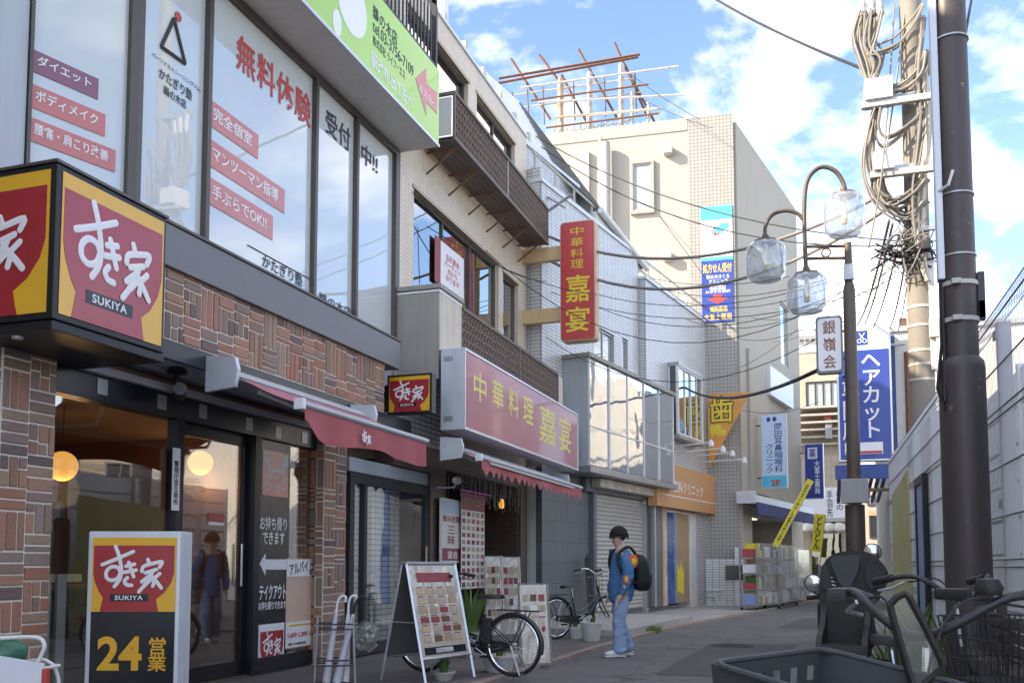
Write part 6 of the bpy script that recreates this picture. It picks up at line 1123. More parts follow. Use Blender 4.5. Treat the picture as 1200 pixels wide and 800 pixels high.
FD2 = Fr(0, 58, 90); f2 = Thing('far_shop_house', 'distant warm lit shop house seen under the blue canopy', 'building', FD2, (FD2.p(1025, 650)[0], 0, 0)); x0, x1 = FD2.p(1002, 600)[0], FD2.p(1062, 600)[0]
f2.box('wall', 'cream_wall', x0, x1, 0, -6, 0, 7.0); 
for i, (xa, ya, xb, yb) in enumerate(((1016, 580, 1026, 592), (1030, 578, 1038, 594), (1018, 600, 1040, 630), (1014, 640, 1036, 668))): r_ = FD2.R(xa, ya, xb, yb); f2.window(r_[0], r_[1], r_[2], r_[3], .1, 'sash_bronze', 'glass_frost' if i != 2 else 'glass_dark', 2, .08, .1)
f2.box('shop_blind', 'tan_panel', FD2.p(1018, 600)[0], FD2.p(1040, 600)[0], .3, .11, FD2.p(1025, 604)[1], FD2.p(1025, 598)[1])
# pale house behind the cream building's right edge
FD3 = Fr(0, 64, 90); f3 = Thing('far_white_house', 'plain white upper wall of a distant house left of the blue salon sign', 'building', FD3, (FD3.p(960, 600)[0], 0, 0)); f3.box('wall', 'white_wall', FD3.p(930, 500)[0], FD3.p(1000, 500)[0], 0, -6, 0, FD3.p(960, 398)[1]); f3.box('roof', 'slate_roof', FD3.p(929, 500)[0], FD3.p(1001, 500)[0], .4, -6.4, FD3.p(960, 398)[1], FD3.p(960, 394)[1])
# ================================================================== the rest of the neighbourhood, out of the frame: it shades the street and shows in the windows
def block(name, label, fr, u0, u1, d, h, m, nf, nw, seed):
    T = Thing(name, label, 'building', fr, (u0, 0, 0)); rnd = random.Random(seed); T.box('wall', m, u0, u1, 0, -d, 0, h); T.box('parapet', 'concrete', u0-.05, u1+.05, .05, -d-.05, h+.003, h+.2)
    for i in range(nf):
        for j in range(nw):
            z = 1.0+i*(h-.6)/nf; w = (u1-u0)/nw; u = u0+w*j+w*.22; T.window(u, u+w*.56, z, z+1.35, .06, 'sash_alu', 'glass_dark', 2, .06, .07)
block('corner_apartments', 'tan apartment block across the side street behind the camera', A, -13, 3.4, 9, 9.8, 'wall_tan', 3, 6, 1); block('rear_apartments', 'grey apartment block farther back along the left side', A, -34, -13.4, 9, 10.5, 'wall_grey', 3, 7, 2)
FR = Fr(15.5, 0, 180)
for i, (u0, u1, h, m) in enumerate(((-62, -48, 7.5, 'cream_wall'), (-47, -36, 9, 'white_wall'), (-35, -24, 6.5, 'wall_tan'), (-23, -13, 8.2, 'cream_wall'), (-12, -2, 6.2, 'white_wall'), (-1, 10, 8.8, 'wall_grey'))):
    block('opposite_house', ('cream house', 'white house', 'tan house', 'tall cream house', 'low white house', 'grey house')[i]+' on the far side of the tracks, seen only in the window reflections', FR, u0, u1, 8, h, m, 2 if h < 8 else 3, 4, 10+i)
# ================================================================== overhead cables
def cable(label, a, b, s, r=.012, m='cable_black', n=14, name='overhead_cable'):
    bm = bmesh.new(); bm_tube(bm, sag(a, b, s, n), r, 5); me = bpy.data.meshes.new(name); bm.to_mesh(me); bm.free(); setmat(me, m); o = new_obj(name, me); tag(o, label, 'cable', 'overhead cables'); return o
UP = lambda x, y: Fc.w(*fp(x, y, .1))
cable('black cable crossing the open sky from the top edge to the utility pole', atd(830, -6, 24), UP(1020, 84), .1, .028)
cable('thick grey cable from behind the red vertical sign to the utility pole', A.w(18.3, .35, A.q(700, 270, 18.3)[1]), UP(1040, 225), .75, .030, 'cable_grey'); cable('thick grey cable sagging below the first from the red sign to the pole', A.w(18.3, .40, A.q(700, 300, 18.3)[1]), UP(1050, 238), .95, .030, 'cable_grey')
cable('thick black cable from the clinic roof to the white lantern sign', atd(800, 452, 26), Fl.w(*lpt(958, 434)), .35, .03)
for i, (x0_, y0_, Y0, x1_, y1_, s_, r_, lab) in enumerate(((620, 155, 20, 1060, 283, .5, .016, 'thin cable passing the upper window of the cream building'), (625, 165, 20, 1055, 288, .7, .016, 'thin cable running just below the upper window cable'), (655, 95, 30, 830, 330, .0, .014, 'thin slanting wire from the rusty frame to the poster'), (728, 78, 30, 820, 140, .1, .014, 'guy wire from the rusty frame to the tiled parapet'),
    (742, 110, 30, 835, 150, .1, .012, 'lower guy wire from the rusty frame to the tiled parapet'), (700, 345, 19, 1062, 296, .5, .010, 'thin wire from the red sign to the tangle'), (700, 360, 19, 1058, 305, .7, .010, 'thin wire under the red sign to the tangle'), (640, 340, 18.5, 1050, 330, .6, .010, 'thin low wire crossing the white tiled wall'), (500, 265, 13, 700, 345, .2, .010, 'wire strung along the beige tiled facade'), (484, 225, 12.4, 640, 330, .3, .012, 'grey wire bundle clipped to the beige facade'),
    (868, 430, 28, 985, 330, .3, .010, 'thin wire below the street lamp lanterns'), (860, 395, 28, 1050, 310, .5, .010, 'thin wire behind the lowest lantern'), (868, 480, 28, 960, 470, .2, .010, 'thin wire beside the pale blue sign'))):
    b_3 = UP(x1_, y1_) if x1_ > 990 else atd(x1_, y1_, 27.5 if x0_ > 600 else 17.0); cable(lab, atd(x0_, y0_, Y0), b_3, s_, r_*.72)
for i, (x0_, y0_, x1_, y1_, r_, lab) in enumerate(((1042, 258, 1005, 380, .035, 'leftmost of the thick cables dropping from the utility pole'), (1046, 262, 1010, 385, .03, 'second thick cable dropping left from the utility pole'), (1052, 290, 1018, 390, .025, 'cable dropping from the splice tangle behind the salon sign'), (1062, 300, 1040, 388, .025, 'short cable dropping beside the concrete pole'), (1066, 310, 1050, 390, .018, 'thin cable dropping close beside the concrete pole'), (1048, 4, 1030, 230, .02, 'vertical black wire in front of the upper terminal box'), (1062, 0, 1018, 290, .02, 'long black wire slanting past the lantern'))):
    cable(lab, UP(x0_, y0_), atd(x1_, y1_, 30 if y1_ > 350 else 15), .25, r_*.7, 'cable_tan' if i < 4 else 'cable_grey')
cable('near black wire beside the brown steel pole at the top edge', atd(1128, 60, 8), atd(1140, -10, 9), .0, .012); cable('second near wire beside the brown steel pole at the top edge', atd(1126, 40, 8), atd(1130, -10, 9), .0, .012)
more = (('thin wire from the white roof to the tangle, uppermost of the fan', 760, 325, 24, 1060, 285, .4), ('thin wire from the white roof to the tangle, second of the fan', 765, 335, 24, 1062, 292, .5), ('thin wire fanning over the clinic roof rail', 790, 350, 25, 1056, 300, .5), ('thin wire low across the tiled corner to the tangle', 800, 372, 26, 1050, 312, .6), ('thin wire from the grey street wall below the lantern', 905, 400, 32, 1050, 318, .3), ('thin wire passing just over the white lantern sign', 880, 372, 29, 1048, 325, .3), ('slack wire hanging across the red vertical sign', 560, 285, 15.5, 1045, 300, 1.6), ('slack wire crossing the glazed bay top', 640, 395, 18, 1044, 335, 1.2))
for lab, x0_, y0_, Y0, x1_, y1_, s_ in more: cable(lab, atd(x0_, y0_, Y0), UP(x1_, y1_), s_, .0075)
for i, (x0_, y0_, Y0, x1_, y1_, s_, r_, m, lab) in enumerate(((1088, 5, 15.5, 1085, 90, .1, .05, 'cable_grey', 'x'),)): pass
# ================================================================== bicycles
def bm_torus(bm, c, R, r, seg=40, ms=8, squash=1.0):
    rings = []
    for i in range(seg):
        a = 2*math.pi*i/seg; ring = []
        for k in range(ms):
            b = 2*math.pi*k/ms; rr = R+r*math.cos(b); ring.append(bm.verts.new((c[0]+rr*math.cos(a), c[1]+r*squash*math.sin(b), c[2]+rr*math.sin(a))))
        rings.append(ring)
    for i in range(seg):
        for k in range(ms): bm.faces.new((rings[i][k], rings[(i+1) % seg][k], rings[(i+1) % seg][(k+1) % ms], rings[i][(k+1) % ms])).smooth = True
def bicycle(name, label, fr, fm, basket=True, seat=True, child=False, bar_h=1.06, group='parked bicycles', chain=True, child_o=None, battery=False, fender='dark_metal', saddle_h=.84, bar_w=.27, rack=True):
    T = Thing(name, label, 'bicycle', fr, (0, 0, 0), group); R = .315; F = 1.10; hz = .335
    for u in (0, F):
        bm = bmesh.new(); bm_torus(bm, (u, 0, hz), R, .020); w = T.add('wheel', bm, 'rubber')
        bm = bmesh.new(); bm_torus(bm, (u, 0, hz), R-.026, .011, squash=1.1); T.add('rim', bm, 'chrome', w)
        bm = bmesh.new()
        for k in range(28):
            a = 2*math.pi*k/28; b = a+(.35 if k % 2 else -.35); s_ = .025 if (k//2) % 2 else -.025
            bm_tube(bm, [(u+.025*math.cos(b), s_, hz+.025*math.sin(b)), (u+(R-.03)*math.cos(a), 0, hz+(R-.03)*math.sin(a))], .0013, 3, False)
        T.add('spokes', bm, 'chrome', w, stuff=True); T.lathe('hub', 'alu', [(.001, -.05), (.02, -.05), (.03, -.035), (.014, -.02), (.014, .02), (.03, .035), (.02, .05), (.001, .05)], (u, 0, hz), 12, w, axis='Y')
        a0, a1 = (math.radians(-5), math.radians(195)) if u == 0 else (math.radians(10), math.radians(150))
        bm = bmesh.new(); n = 24; rows = []
        for i in range(n+1):
            a = a0+(a1-a0)*i/n; ro = R+.038; rows.append([bm.verts.new((u+(ro-d)*math.cos(a), y, hz+(ro-d)*math.sin(a))) for y, d in ((-.03, .022), (-.02, .004), (0, 0), (.02, .004), (.03, .022))])
        for i in range(n):
            for k in range(4): bm.faces.new((rows[i][k], rows[i+1][k], rows[i+1][k+1], rows[i][k+1])).smooth = True
        T.add('mudguard', bm, fender)
    sh = Vector((.40, 0, .60)); bb = Vector((.42, 0, .30)); hd0, hd1 = Vector((.93, 0, .66)), Vector((.88, 0, .84))
    bm = bmesh.new(); bm_tube(bm, spline([hd0, (.70, 0, .40), bb], 5), .024, 10); bm_tube(bm, spline([hd0+Vector((-.01, 0, .06)), (.66, 0, .50), (.44, 0, .42)], 5), .017, 8); bm_tube(bm, [bb, (.34, 0, .66)], .018, 8); bm_tube(bm, [hd0-Vector((-.015, 0, .06)), hd1], .024, 10)
    for s_ in (-1, 1): bm_tube(bm, [bb+Vector((0, .03*s_, 0)), (0, .06*s_, hz)], .011, 6); bm_tube(bm, [(.35, .02*s_, .60), (0, .06*s_, hz)], .009, 6)
    T.add('frame', bm, fm)
    bm = bmesh.new()
    for s_ in (-1, 1): bm_tube(bm, spline([(.935, .045*s_, .60), (1.0, .048*s_, .46), (F, .05*s_, hz)], 4), .013, 8)
    bm_box(bm, (.915, -.05, .58), (.955, .05, .63)); T.add('fork', bm, fm)
    if seat:
        T.tube('seat_post', 'chrome', [(.35, 0, .62), (.31, 0, saddle_h-.03)], .014)
        bm = bmesh.new(); P = [(.13, .075), (.16, .105), (.24, .10), (.32, .055), (.40, .028), (.43, .012)]; top = []; 
        rows = []
        for x, w_ in P: rows.append([bm.verts.new((x, -w_*math.cos(t*math.pi/6), saddle_h-.035+.05*math.sin(t*math.pi/6)*(1 if x < .35 else .8))) for t in range(7)])
        for i in range(len(P)-1):
            for k in range(6): bm.faces.new((rows[i][k], rows[i+1][k], rows[i+1][k+1], rows[i][k+1])).smooth = True
        bm.faces.new(rows[0]); bm.faces.new(rows[-1][::-1])
        for i in range(len(P)-1): bm.faces.new((rows[i][0], rows[i][6], rows[i+1][6], rows[i+1][0]))
        T.add('saddle', bm, 'plastic_black')
    # handlebar
    st = Vector((.86, 0, bar_h-.10)); T.tube('stem', 'chrome', [hd1, st, st+Vector((.05, 0, .03))], .013)
    hb_ = [(.62, -bar_w, bar_h+.01), (.74, -bar_w+.01, bar_h+.03), (.84, -bar_w*.72, bar_h+.035), (.90, -bar_w*.3, bar_h-.04), (.91, 0, bar_h-.07), (.90, bar_w*.3, bar_h-.04), (.84, bar_w*.72, bar_h+.035), (.74, bar_w-.01, bar_h+.03), (.62, bar_w, bar_h+.01)]
    T.tube('handlebar', 'dark_metal' if fm != 'frame_green' else 'chrome', spline(hb_, 5), .0125, 10)
    for s_ in (-1, 1):
        T.tube('grip', 'plastic_grey' if child else 'plastic_black', [(.60, s_*bar_w, bar_h+.008), (.66, s_*(bar_w-.002), bar_h+.018), (.735, s_*(bar_w-.012), bar_h+.03)], .0225 if child else .019, 12); T.tube('brake_lever', 'alu', [(.78, s_*(bar_w-.05), bar_h+.01), (.74, s_*(bar_w+.0), bar_h-.02), (.64, s_*(bar_w+.005), bar_h-.035)], .007); T.tube('brake_cable', 'cable_black', spline([(.79, s_*(bar_w-.06), bar_h+.01), (.88, s_*.1, bar_h+.02), (.95, s_*.04, bar_h-.15), (.95, s_*.03, .7)], 5), .004, 5)
    # rack, lock, chain case, cranks, stand, light
    if rack: T.tubes('rear_rack', 'dark_metal', [[(-.30, -.06, .70), (.22, -.05, .71)], [(-.30, .06, .70), (.22, .05, .71)], [(-.30, -.06, .70), (-.30, .06, .70)], [(-.1, -.06, .70), (-.1, .06, .70)], [(.08, -.06, .705), (.08, .06, .705)], [(-.18, .06, .70), (0, .065, hz)], [(-.18, -.06, .70), (0, -.065, hz)]], .006)
    T.prism('chain_case', 'plastic_black', [(-.05, .29), (.40, .22), (.49, .25), (.51, .31), (.47, .36), (.40, .37), (-.03, .38)], .045, .06)
    for s_ in (-1, 1): a = math.radians(30 if s_ > 0 else 210); c = Vector((.42, s_*.075, .30)); e = c+Vector((.165*math.cos(a), s_*.01, .165*math.sin(a))); T.tube('crank', 'alu', [(c.x, c.y, c.z), (e.x, e.y, e.z)], .009); T.box('pedal', 'rubber', e.x-.045, e.x+.045, e.y+s_*.01, e.y+s_*.085, e.z-.012, e.z+.012, .004)
    T.tubes('kick_stand', 'alu', [[(.0, .07, hz), (-.12, .11, .036)], [(0, -.07, hz), (-.12, -.11, .036)], [(-.12, -.11, .036), (-.12, .11, .036)]], .009); T.lathe('rear_reflector', 'red_sticker', [(.001, -.01), (.028, -.01), (.028, .01), (.001, .01)], (-.35, 0, .52), 12, axis='X')
    T.lathe('headlamp', 'chrome', [(.001, -.05), (.03, -.04), (.04, .03), (.001, .035)], (1.10, .10, .62), 12, axis='X')
    if battery: T.box('battery', 'plastic_black', .26, .36, .04, -.04, .34, .62, .02); T.box('battery_label', 'sign_yellow', .255, .258, .02, -.02, .5, .54)
    if basket: mesh_basket(T, .98, 1.36, .19, .15, .72, 1.0)
    return T
def mesh_basket(T, u0, u1, wt, wb, z0, z1):
    L_ = []
    for k in range(11):
        t = k/10; L_.append([(u0+(u1-u0)*(.06+.88*t), -wb, z0), (u0+(u1-u0)*t, -wt, z1)]); L_.append([(u0+(u1-u0)*(.06+.88*t), wb, z0), (u0+(u1-u0)*t, wt, z1)]); L_.append([(u0+.03, -wb+2*wb*t, z0), (u0, -wt+2*wt*t, z1)]); L_.append([(u1-.03, -wb+2*wb*t, z0), (u1, -wt+2*wt*t, z1)]); L_.append([(u0+.03+(u1-u0-.06)*t, -wb, z0), (u0+.03+(u1-u0-.06)*t, wb, z0)])
    for j in range(4):
        f = j/3; w_ = wb+(wt-wb)*f; z = z0+(z1-z0)*f; a, b = u0+.03*(1-f), u1-.03*(1-f); L_.append([(a, -w_, z), (b, -w_, z), (b, w_, z), (a, w_, z), (a, -w_, z)])
    T.tubes('basket', 'dark_metal', L_, .004, 4, stuff=True)
# black bicycle by the folding sign: rear wheel towards the street
b4 = gnd(603, 797); bicycle('bicycle', 'black bicycle with silver rear wheel parked behind the folding menu sign', Fr(b4.x-.02, b4.y+.02, -84, .035), 'frame_black', battery=True, saddle_h=.86, basket=True)
b5 = gnd(652, 751); bicycle('bicycle', 'dark green bicycle parked by the grey shutter pillar beside the pedestrian', Fr(b5.x, b5.y, 35, .035), 'frame_green', basket=False, saddle_h=.84, bar_h=1.08)
# foreground bicycle with a plastic basket
hd = Vector((-.46, -.89)).normalized(); stem = Vector((.22, 2.70)); o1 = stem-hd*.90
fb1 = Fr(o1.x, o1.y, math.degrees(math.atan2(hd.x, hd.y)))
B1 = bicycle('bicycle', 'nearest bicycle at lower right with a dark plastic front basket and grey grips', fb1, 'frame_black', basket=False, child=True, bar_h=1.12, bar_w=.28, rack=True)
# its basket: moulded tub with rectangular holes in the side walls
def tub(T, u0, u1, w0, w1, z0, z1):
    bm = bmesh.new()
    def quad(p): bm.faces.new([bm.verts.new(v) for v in p])
    def side(a0, a1, b0, b1, holes):      # a: bottom corners, b: top corners
        N_, M_ = 12, 8
        def P(i, j): s_, t = i/N_, j/M_; bo = Vector(a0).lerp(Vector(a1), s_); to_ = Vector(b0).lerp(Vector(b1), s_); return bo.lerp(to_, t)
        for i in range(N_):
            for j in range(M_):
                if holes and i % 2 == 1 and 1 <= i <= 8 and j in (4, 6): continue
                quad((P(i, j), P(i+1, j), P(i+1, j+1), P(i, j+1)))
    B = [(u0+.05, -w0, z0), (u1-.05, -w0, z0), (u1-.05, w0, z0), (u0+.05, w0, z0)]; Tq = [(u0, -w1, z1), (u1, -w1, z1), (u1, w1, z1), (u0, w1, z1)]
    for k in range(4): side(B[k], B[(k+1) % 4], Tq[k], Tq[(k+1) % 4], k in (0, 2))
    quad(B); bmesh.ops.remove_doubles(bm, verts=bm.verts, dist=.001)
    roll = Matrix.Translation((0, -w1, z1)) @ Matrix.Rotation(math.radians(ROLL), 4, 'X') @ Matrix.Translation((0, w1, -z1)); bm.transform(roll)
    o = T.add('basket', bm, 'plastic_grey'); md = o.modifiers.new('thickness', 'SOLIDIFY'); md.thickness = .006
    r_ = .05; P_ = []
    for cx_, cy_, a0 in ((u1-r_, w1-r_, 0), (u0+r_, w1-r_, 90), (u0+r_, -w1+r_, 180), (u1-r_, -w1+r_, 270)):
        for k in range(6): t = math.radians(a0+18*k); P_.append((cx_+r_*math.cos(t), cy_+r_*math.sin(t), z1))
    P_.append(P_[0]); P_ = [((roll @ Vector((u, -o_, z))).x, -(roll @ Vector((u, -o_, z))).y, (roll @ Vector((u, -o_, z))).z) for u, o_, z in P_]; T.tube('basket_rim', 'plastic_grey', P_, .009, 8, parent=o)
ROLL = -10
tub(B1, .96, 1.50, .20, .245, .70, 1.005)
B1.lathe('bell', 'plastic_black', [(.001, .0), (.03, 0), (.035, .02), (.025, .04), (.001, .045)], (.86, -.16, 1.16), 14); B1.box('display_unit', 'plastic_black', .80, .86, -.10, -.02, 1.145, 1.175, .01); B1.box('grip_shift', 'plastic_grey', .74, .83, .24, .30, 1.13, 1.17, .015)
# framed clear vinyl weather shield in front of the handlebar
Fv = Fr(0, 2.62, 90); vs = Thing('vinyl_shield', 'black framed clear vinyl weather shield clipped between the handlebar grips', 'shield', Fv, (Fv.p(1075, 760)[0], 0, Fv.p(1075, 800)[1]-.1))
ol = [Fv.p(x, y) for x, y in ((1043, 708), (1050, 700), (1060, 695), (1066, 700), (1085, 735), (1104, 775), (1104, 783), (1090, 795), (1078, 806), (1070, 803), (1060, 770), (1046, 722))]
bm = bmesh.new(); bm_prism(bm, ol, -.004, .0); vs.add('vinyl', bm, 'vinyl_clear'); vs.tube('border', 'plastic_black', [(u, 0, z) for u, z in ol]+[(ol[0][0], 0, ol[0][1])], .0095, 8); vs.tube('clip', 'plastic_black', [(ol[9][0], 0, ol[9][1]), (ol[9][0]-.02, -.05, ol[9][1]-.12)], .012)
# bicycle with the child seat
hd2 = Vector((.50, -.86)).normalized(); oc = atd(1000, 700, 5.75); fb2 = Fr(oc.x+.02, oc.y, math.degrees(math.atan2(hd2.x, hd2.y)))
B2 = bicycle('bicycle', 'bicycle carrying a black child seat parked before the lamp post', fb2, 'frame_black', basket=True, bar_h=1.14)
cs = Thing('child_seat', 'black padded child seat with wide headrest mounted on the rear rack', 'child seat', Fr(oc.x, oc.y-.05, 97), (0, 0, .72))
Fs = cs.fr
prof = [(958, 700), (962, 672), (968, 655), (982, 647), (1003, 645), (1020, 648), (1034, 660), (1041, 674), (1036, 690), (1026, 702), (1024, 724), (1022, 760), (966, 760), (966, 726)]
pp = [tuple(v)[:2] for v in spline([(*Fs.p(x, y), 0) for x, y in prof+prof[:1]], 4)[:-1]]; mxu = sum(p[0] for p in pp)/len(pp)
bm = bmesh.new(); rows = []
for dz in range(2): pass
bm_prism(bm, pp, -.05, .0); bmesh.ops.bevel(bm, geom=[e for e in bm.edges if abs(e.verts[0].co.y-e.verts[1].co.y) < 1e-5], offset=.016, segments=2, affect='EDGES'); shell = cs.add('back_shell', bm, 'plastic_black')
for P_, m in (([(975, 652), (1003, 650), (1009, 655), (1000, 684), (992, 689), (985, 684), (973, 657)], 'plastic_grey'), ([(1018, 656), (1034, 668), (1036, 676), (1024, 690), (1018, 689), (1015, 672)], 'plain_dark'), ([(963, 664), (969, 659), (976, 690), (970, 692), (962, 684)], 'plain_dark')):
    bm = bmesh.new(); bm_prism(bm, [tuple(v)[:2] for v in spline([(*Fs.p(x, y), 0) for x, y in P_+P_[:1]], 3)[:-1]], .0, .022); bmesh.ops.bevel(bm, geom=bm.edges[:], offset=.008, segments=2, affect='EDGES'); cs.add('pad', bm, m, shell)
lo = Fs.p(966, 760); hi = Fs.p(1022, 760)
cs.box('seat_pan', 'plastic_black', lo[0], hi[0], .30, -.02, .72, .80, .03); 
for u in (lo[0]-.01, hi[0]-.03): cs.prism_x('side_wing', 'plastic_black', [(.0, .78), (.28, .78), (.24, .84), (.10, .90), (.0, 1.0)], u, u+.03); cs.prism_x('leg_guard', 'plastic_black', [(.20, .78), (.30, .78), (.34, .45), (.26, .45)], u, u+.03)
cs.box('seat_bracket', 'dark_metal', lo[0]+.1, hi[0]-.1, .2, .02, .706, .72)
for k in range(3): cs.tube('slot', 'chrome', [(Fs.p(973, 676+k*4)[0], .002, Fs.p(973, 676+k*4)[1]), (Fs.p(979, 676+k*4)[0], .002, Fs.p(979, 678+k*4)[1])], .003, 5)
# small scooter behind the child seat: only its mirrors and headset show
sc = atd(985, 690, 8.3); Fsc = Fr(sc.x, sc.y, 95)
T = Thing('motor_scooter', 'motor scooter hidden behind the child seat with two round mirrors showing', 'scooter', Fsc, (0, 0, 0))
def sp(x, y): u, z = Fsc.p(x, y); return (u, 0, z)
m1, m2 = sp(953, 683), sp(1022, 647)
for m_ in (m1, m2): T.lathe('mirror_shell', 'plastic_black', [(.001, .035), (.05, .03), (.076, .013), (.076, -.004), (.001, -.002)], (m_[0], -.0, m_[2]), 20, axis='Y'); T.lathe('mirror', 'chrome', [(.001, -.008), (.064, -.007), (.068, -.004), (.064, .0), (.001, .0)], (m_[0], 0, m_[2]), 20, axis='Y'); T.tube('mirror_stalk', 'plastic_black', [(m_[0], -.02, m_[2]-.08), (0, -.05, .95)], .008)
T.tube('handlebar', 'plastic_black', [(-.28, -.08, .95), (0, -.05, .98), (.28, -.08, .95)], .02); T.box('leg_shield', 'display_black', -.2, .2, -.06, -.14, .25, .92, .05); T.box('seat_body', 'display_black', -.13, .13, -.5, -1.15, .45, .74, .06); T.box('floor_board', 'plastic_grey', -.15, .15, -.12, -.6, .22, .3, .02)
for o_ in (.08, -1.05):
    bm = bmesh.new(); bm_torus(bm, (0, 0, 0), .19, .05, 28); bmesh.ops.rotate(bm, verts=bm.verts, matrix=Matrix.Rotation(math.pi/2, 3, 'Z')); bmesh.ops.translate(bm, verts=bm.verts, vec=(0, -o_, .24)); T.add('wheel', bm, 'rubber')
T.tube('fork', 'dark_metal', [(0, -.07, .9), (0, .08, .24)], .03)
# ================================================================== signs, boards and pots on the pavement
p0 = gnd(473, 812); p1 = gnd(553, 797)
def aboard():
    fa = Fr(0, 0, 0); pl_, pr = gnd(499, 806), gnd(556, 797); ang = math.degrees(math.atan2(pr.x-pl_.x, pr.y-pl_.y))
    fa = Fr(pl_.x, pl_.y, ang); W_ = (pr-pl_).length; zt = fa.p(515, 660, -.25)[1]
    T = Thing('folding_sign', 'silver framed folding menu board standing on the pavement edge', 'sign', fa, (0, 0, .035)); dp = .62
    def leaf(o_b, o_t, m, nm):
        n = Vector((0, zt-.035, (o_t-o_b))); 
        f = T.tubes('frame', 'alu', [[(.0, o_b, .04), (.0, o_t, zt)], [(W_, o_b, .04), (W_, o_t, zt)], [(0, o_t, zt), (W_, o_t, zt)], [(0, o_b+(o_t-o_b)*.2, .04+(zt-.04)*.2), (W_, o_b+(o_t-o_b)*.2, .04+(zt-.04)*.2)]], .016, 4)
        bm = bmesh.new(); P = [(x, o_b+(o_t-o_b)*t, .04+(zt-.04)*t) for x, t in ((.012, .205), (W_-.012, .205), (W_-.012, .985), (.012, .985))]; s_ = .006 if o_b > o_t else -.006
        a = [bm.verts.new((u, -o, z)) for u, o, z in P]; b = [bm.verts.new((u, -o+s_*2, z)) for u, o, z in P]; bm.faces.new(a); bm.faces.new(b[::-1])
        for i in range(4): bm.faces.new((a[i], b[i], b[(i+1) % 4], a[(i+1) % 4]))
        T.add(nm, bm, m, f); return f
    f1 = leaf(0, -dp*.45, 'laminate', 'menu_sheet')
    rnd = random.Random(6)
    def tilt(name, m, x0, x1, t0, t1):
        bm = bmesh.new(); P = [(x*W_, -dp*.45*t, .04+(zt-.04)*t) for x, t in ((x0, t0), (x1, t0), (x1, t1), (x0, t1))]; a = [bm.verts.new((u, -o-.003, z+.001)) for u, o, z in P]; b = [bm.verts.new((u, -o-.005, z+.002)) for u, o, z in P]; bm.faces.new(a); bm.faces.new(b[::-1])
        for i in range(4): bm.faces.new((a[i], b[i], b[(i+1) % 4], a[(i+1) % 4]))
        T.add(name, bm, m, f1)
    for i in range(4):
        for j in range(6): tilt('dish_photo', rnd.choice(('rust_pale', 'rust', 'tan_panel', 'poster_maroon', 'wall_tan')), .10+.21*i, .26+.21*i, .335+.080*j, .382+.080*j); tilt('price_print', 'brown_letter', .11+.21*i, .22+.21*i, .391+.080*j, .398+.080*j)
    tilt('title_print', 'poster_maroon', .15, .85, .84, .92); tilt('foot_band', 'sign_black', .08, .92, .23, .29); tilt('foot_label', 'sign_white', .30, .65, .24, .28); leaf_ = 0; leaf(-dp, -dp*.55, 'fascia_grey', 'back_panel'); T.box('hinge', 'alu', -.02, W_+.02, -dp*.43, -dp*.57, zt-.01, zt+.02, .006)
    for u in (.01, W_-.01): T.tube('brace', 'alu', [(u, -dp*.22, .04+(zt-.04)*.5), (u, -dp*.78, .04+(zt-.04)*.5)], .008)
    return T
aboard()
def leaning(name, label, xl, xr, yt, yb, Y, dg, lean, group=None):
    p = atd((xl+xr)/2, yb, Y); g = gnd(xl, yb); f = Fr(g.x, g.y, dg); w = f.p(xr, yb)[0]; h = f.p(xl, yt)[1]
    T = Thing(name, label, 'sign', f, (0, 0, .035), group)
    fr_ = T.tubes('frame', 'alu', [[(0, 0, .04), (0, -lean, h), (w, -lean, h), (w, 0, .04), (0, 0, .04)]], .018, 4)
    bm = bmesh.new(); a = [bm.verts.new(v) for v in ((.01, -.005, .06), (w-.01, -.005, .06), (w-.01, lean-.005, h-.01), (.01, lean-.005, h-.01))]; b = [bm.verts.new(v.co+Vector((0, .015, 0))) for v in a]; bm.faces.new(a); bm.faces.new(b[::-1])
    for i in range(4): bm.faces.new((a[i], b[i], b[(i+1) % 4], a[(i+1) % 4]))
    T.add('menu_sheet', bm, 'laminate', fr_); rnd = random.Random(int(xl))
    for i in range(3):
        for j in range(6):
            t0, t1 = .14+.13*j, .22+.13*j; P = [(w*(.10+.28*i), t0), (w*(.32+.28*i), t0), (w*(.32+.28*i), t1), (w*(.10+.28*i), t1)]; bm = bmesh.new(); a = [bm.verts.new((u, lean*t-.008, h*t)) for u, t in P]; b = [bm.verts.new((u, lean*t-.010, h*t)) for u, t in P]; bm.faces.new(a); bm.faces.new(b[::-1])
            for k in range(4): bm.faces.new((a[k], b[k], b[(k+1) % 4], a[(k+1) % 4]))
            T.add('dish_photo', bm, rnd.choice(('rust_pale', 'rust', 'tan_panel', 'poster_maroon', 'wall_tan', 'poster_pale')), fr_)
    T.tube('back_stay', 'alu', [(w/2, -lean, h*.8), (w/2, -lean-.35, .04)], .012); return T
leaning('menu_stand', 'left of the pair of tall silver framed menu stands at the restaurant door', 570, 590, 651, 748, 13, 55, .14, 'menu stands'); leaning('menu_stand', 'right of the pair of tall silver framed menu stands at the restaurant door', 590, 611, 652, 747, 13, 55, .14, 'menu stands'); leaning('menu_stand', 'lower leaning menu stand seen through the black bicycle wheel', 612, 646, 684, 783, 10, 62, .25, 'menu stands')
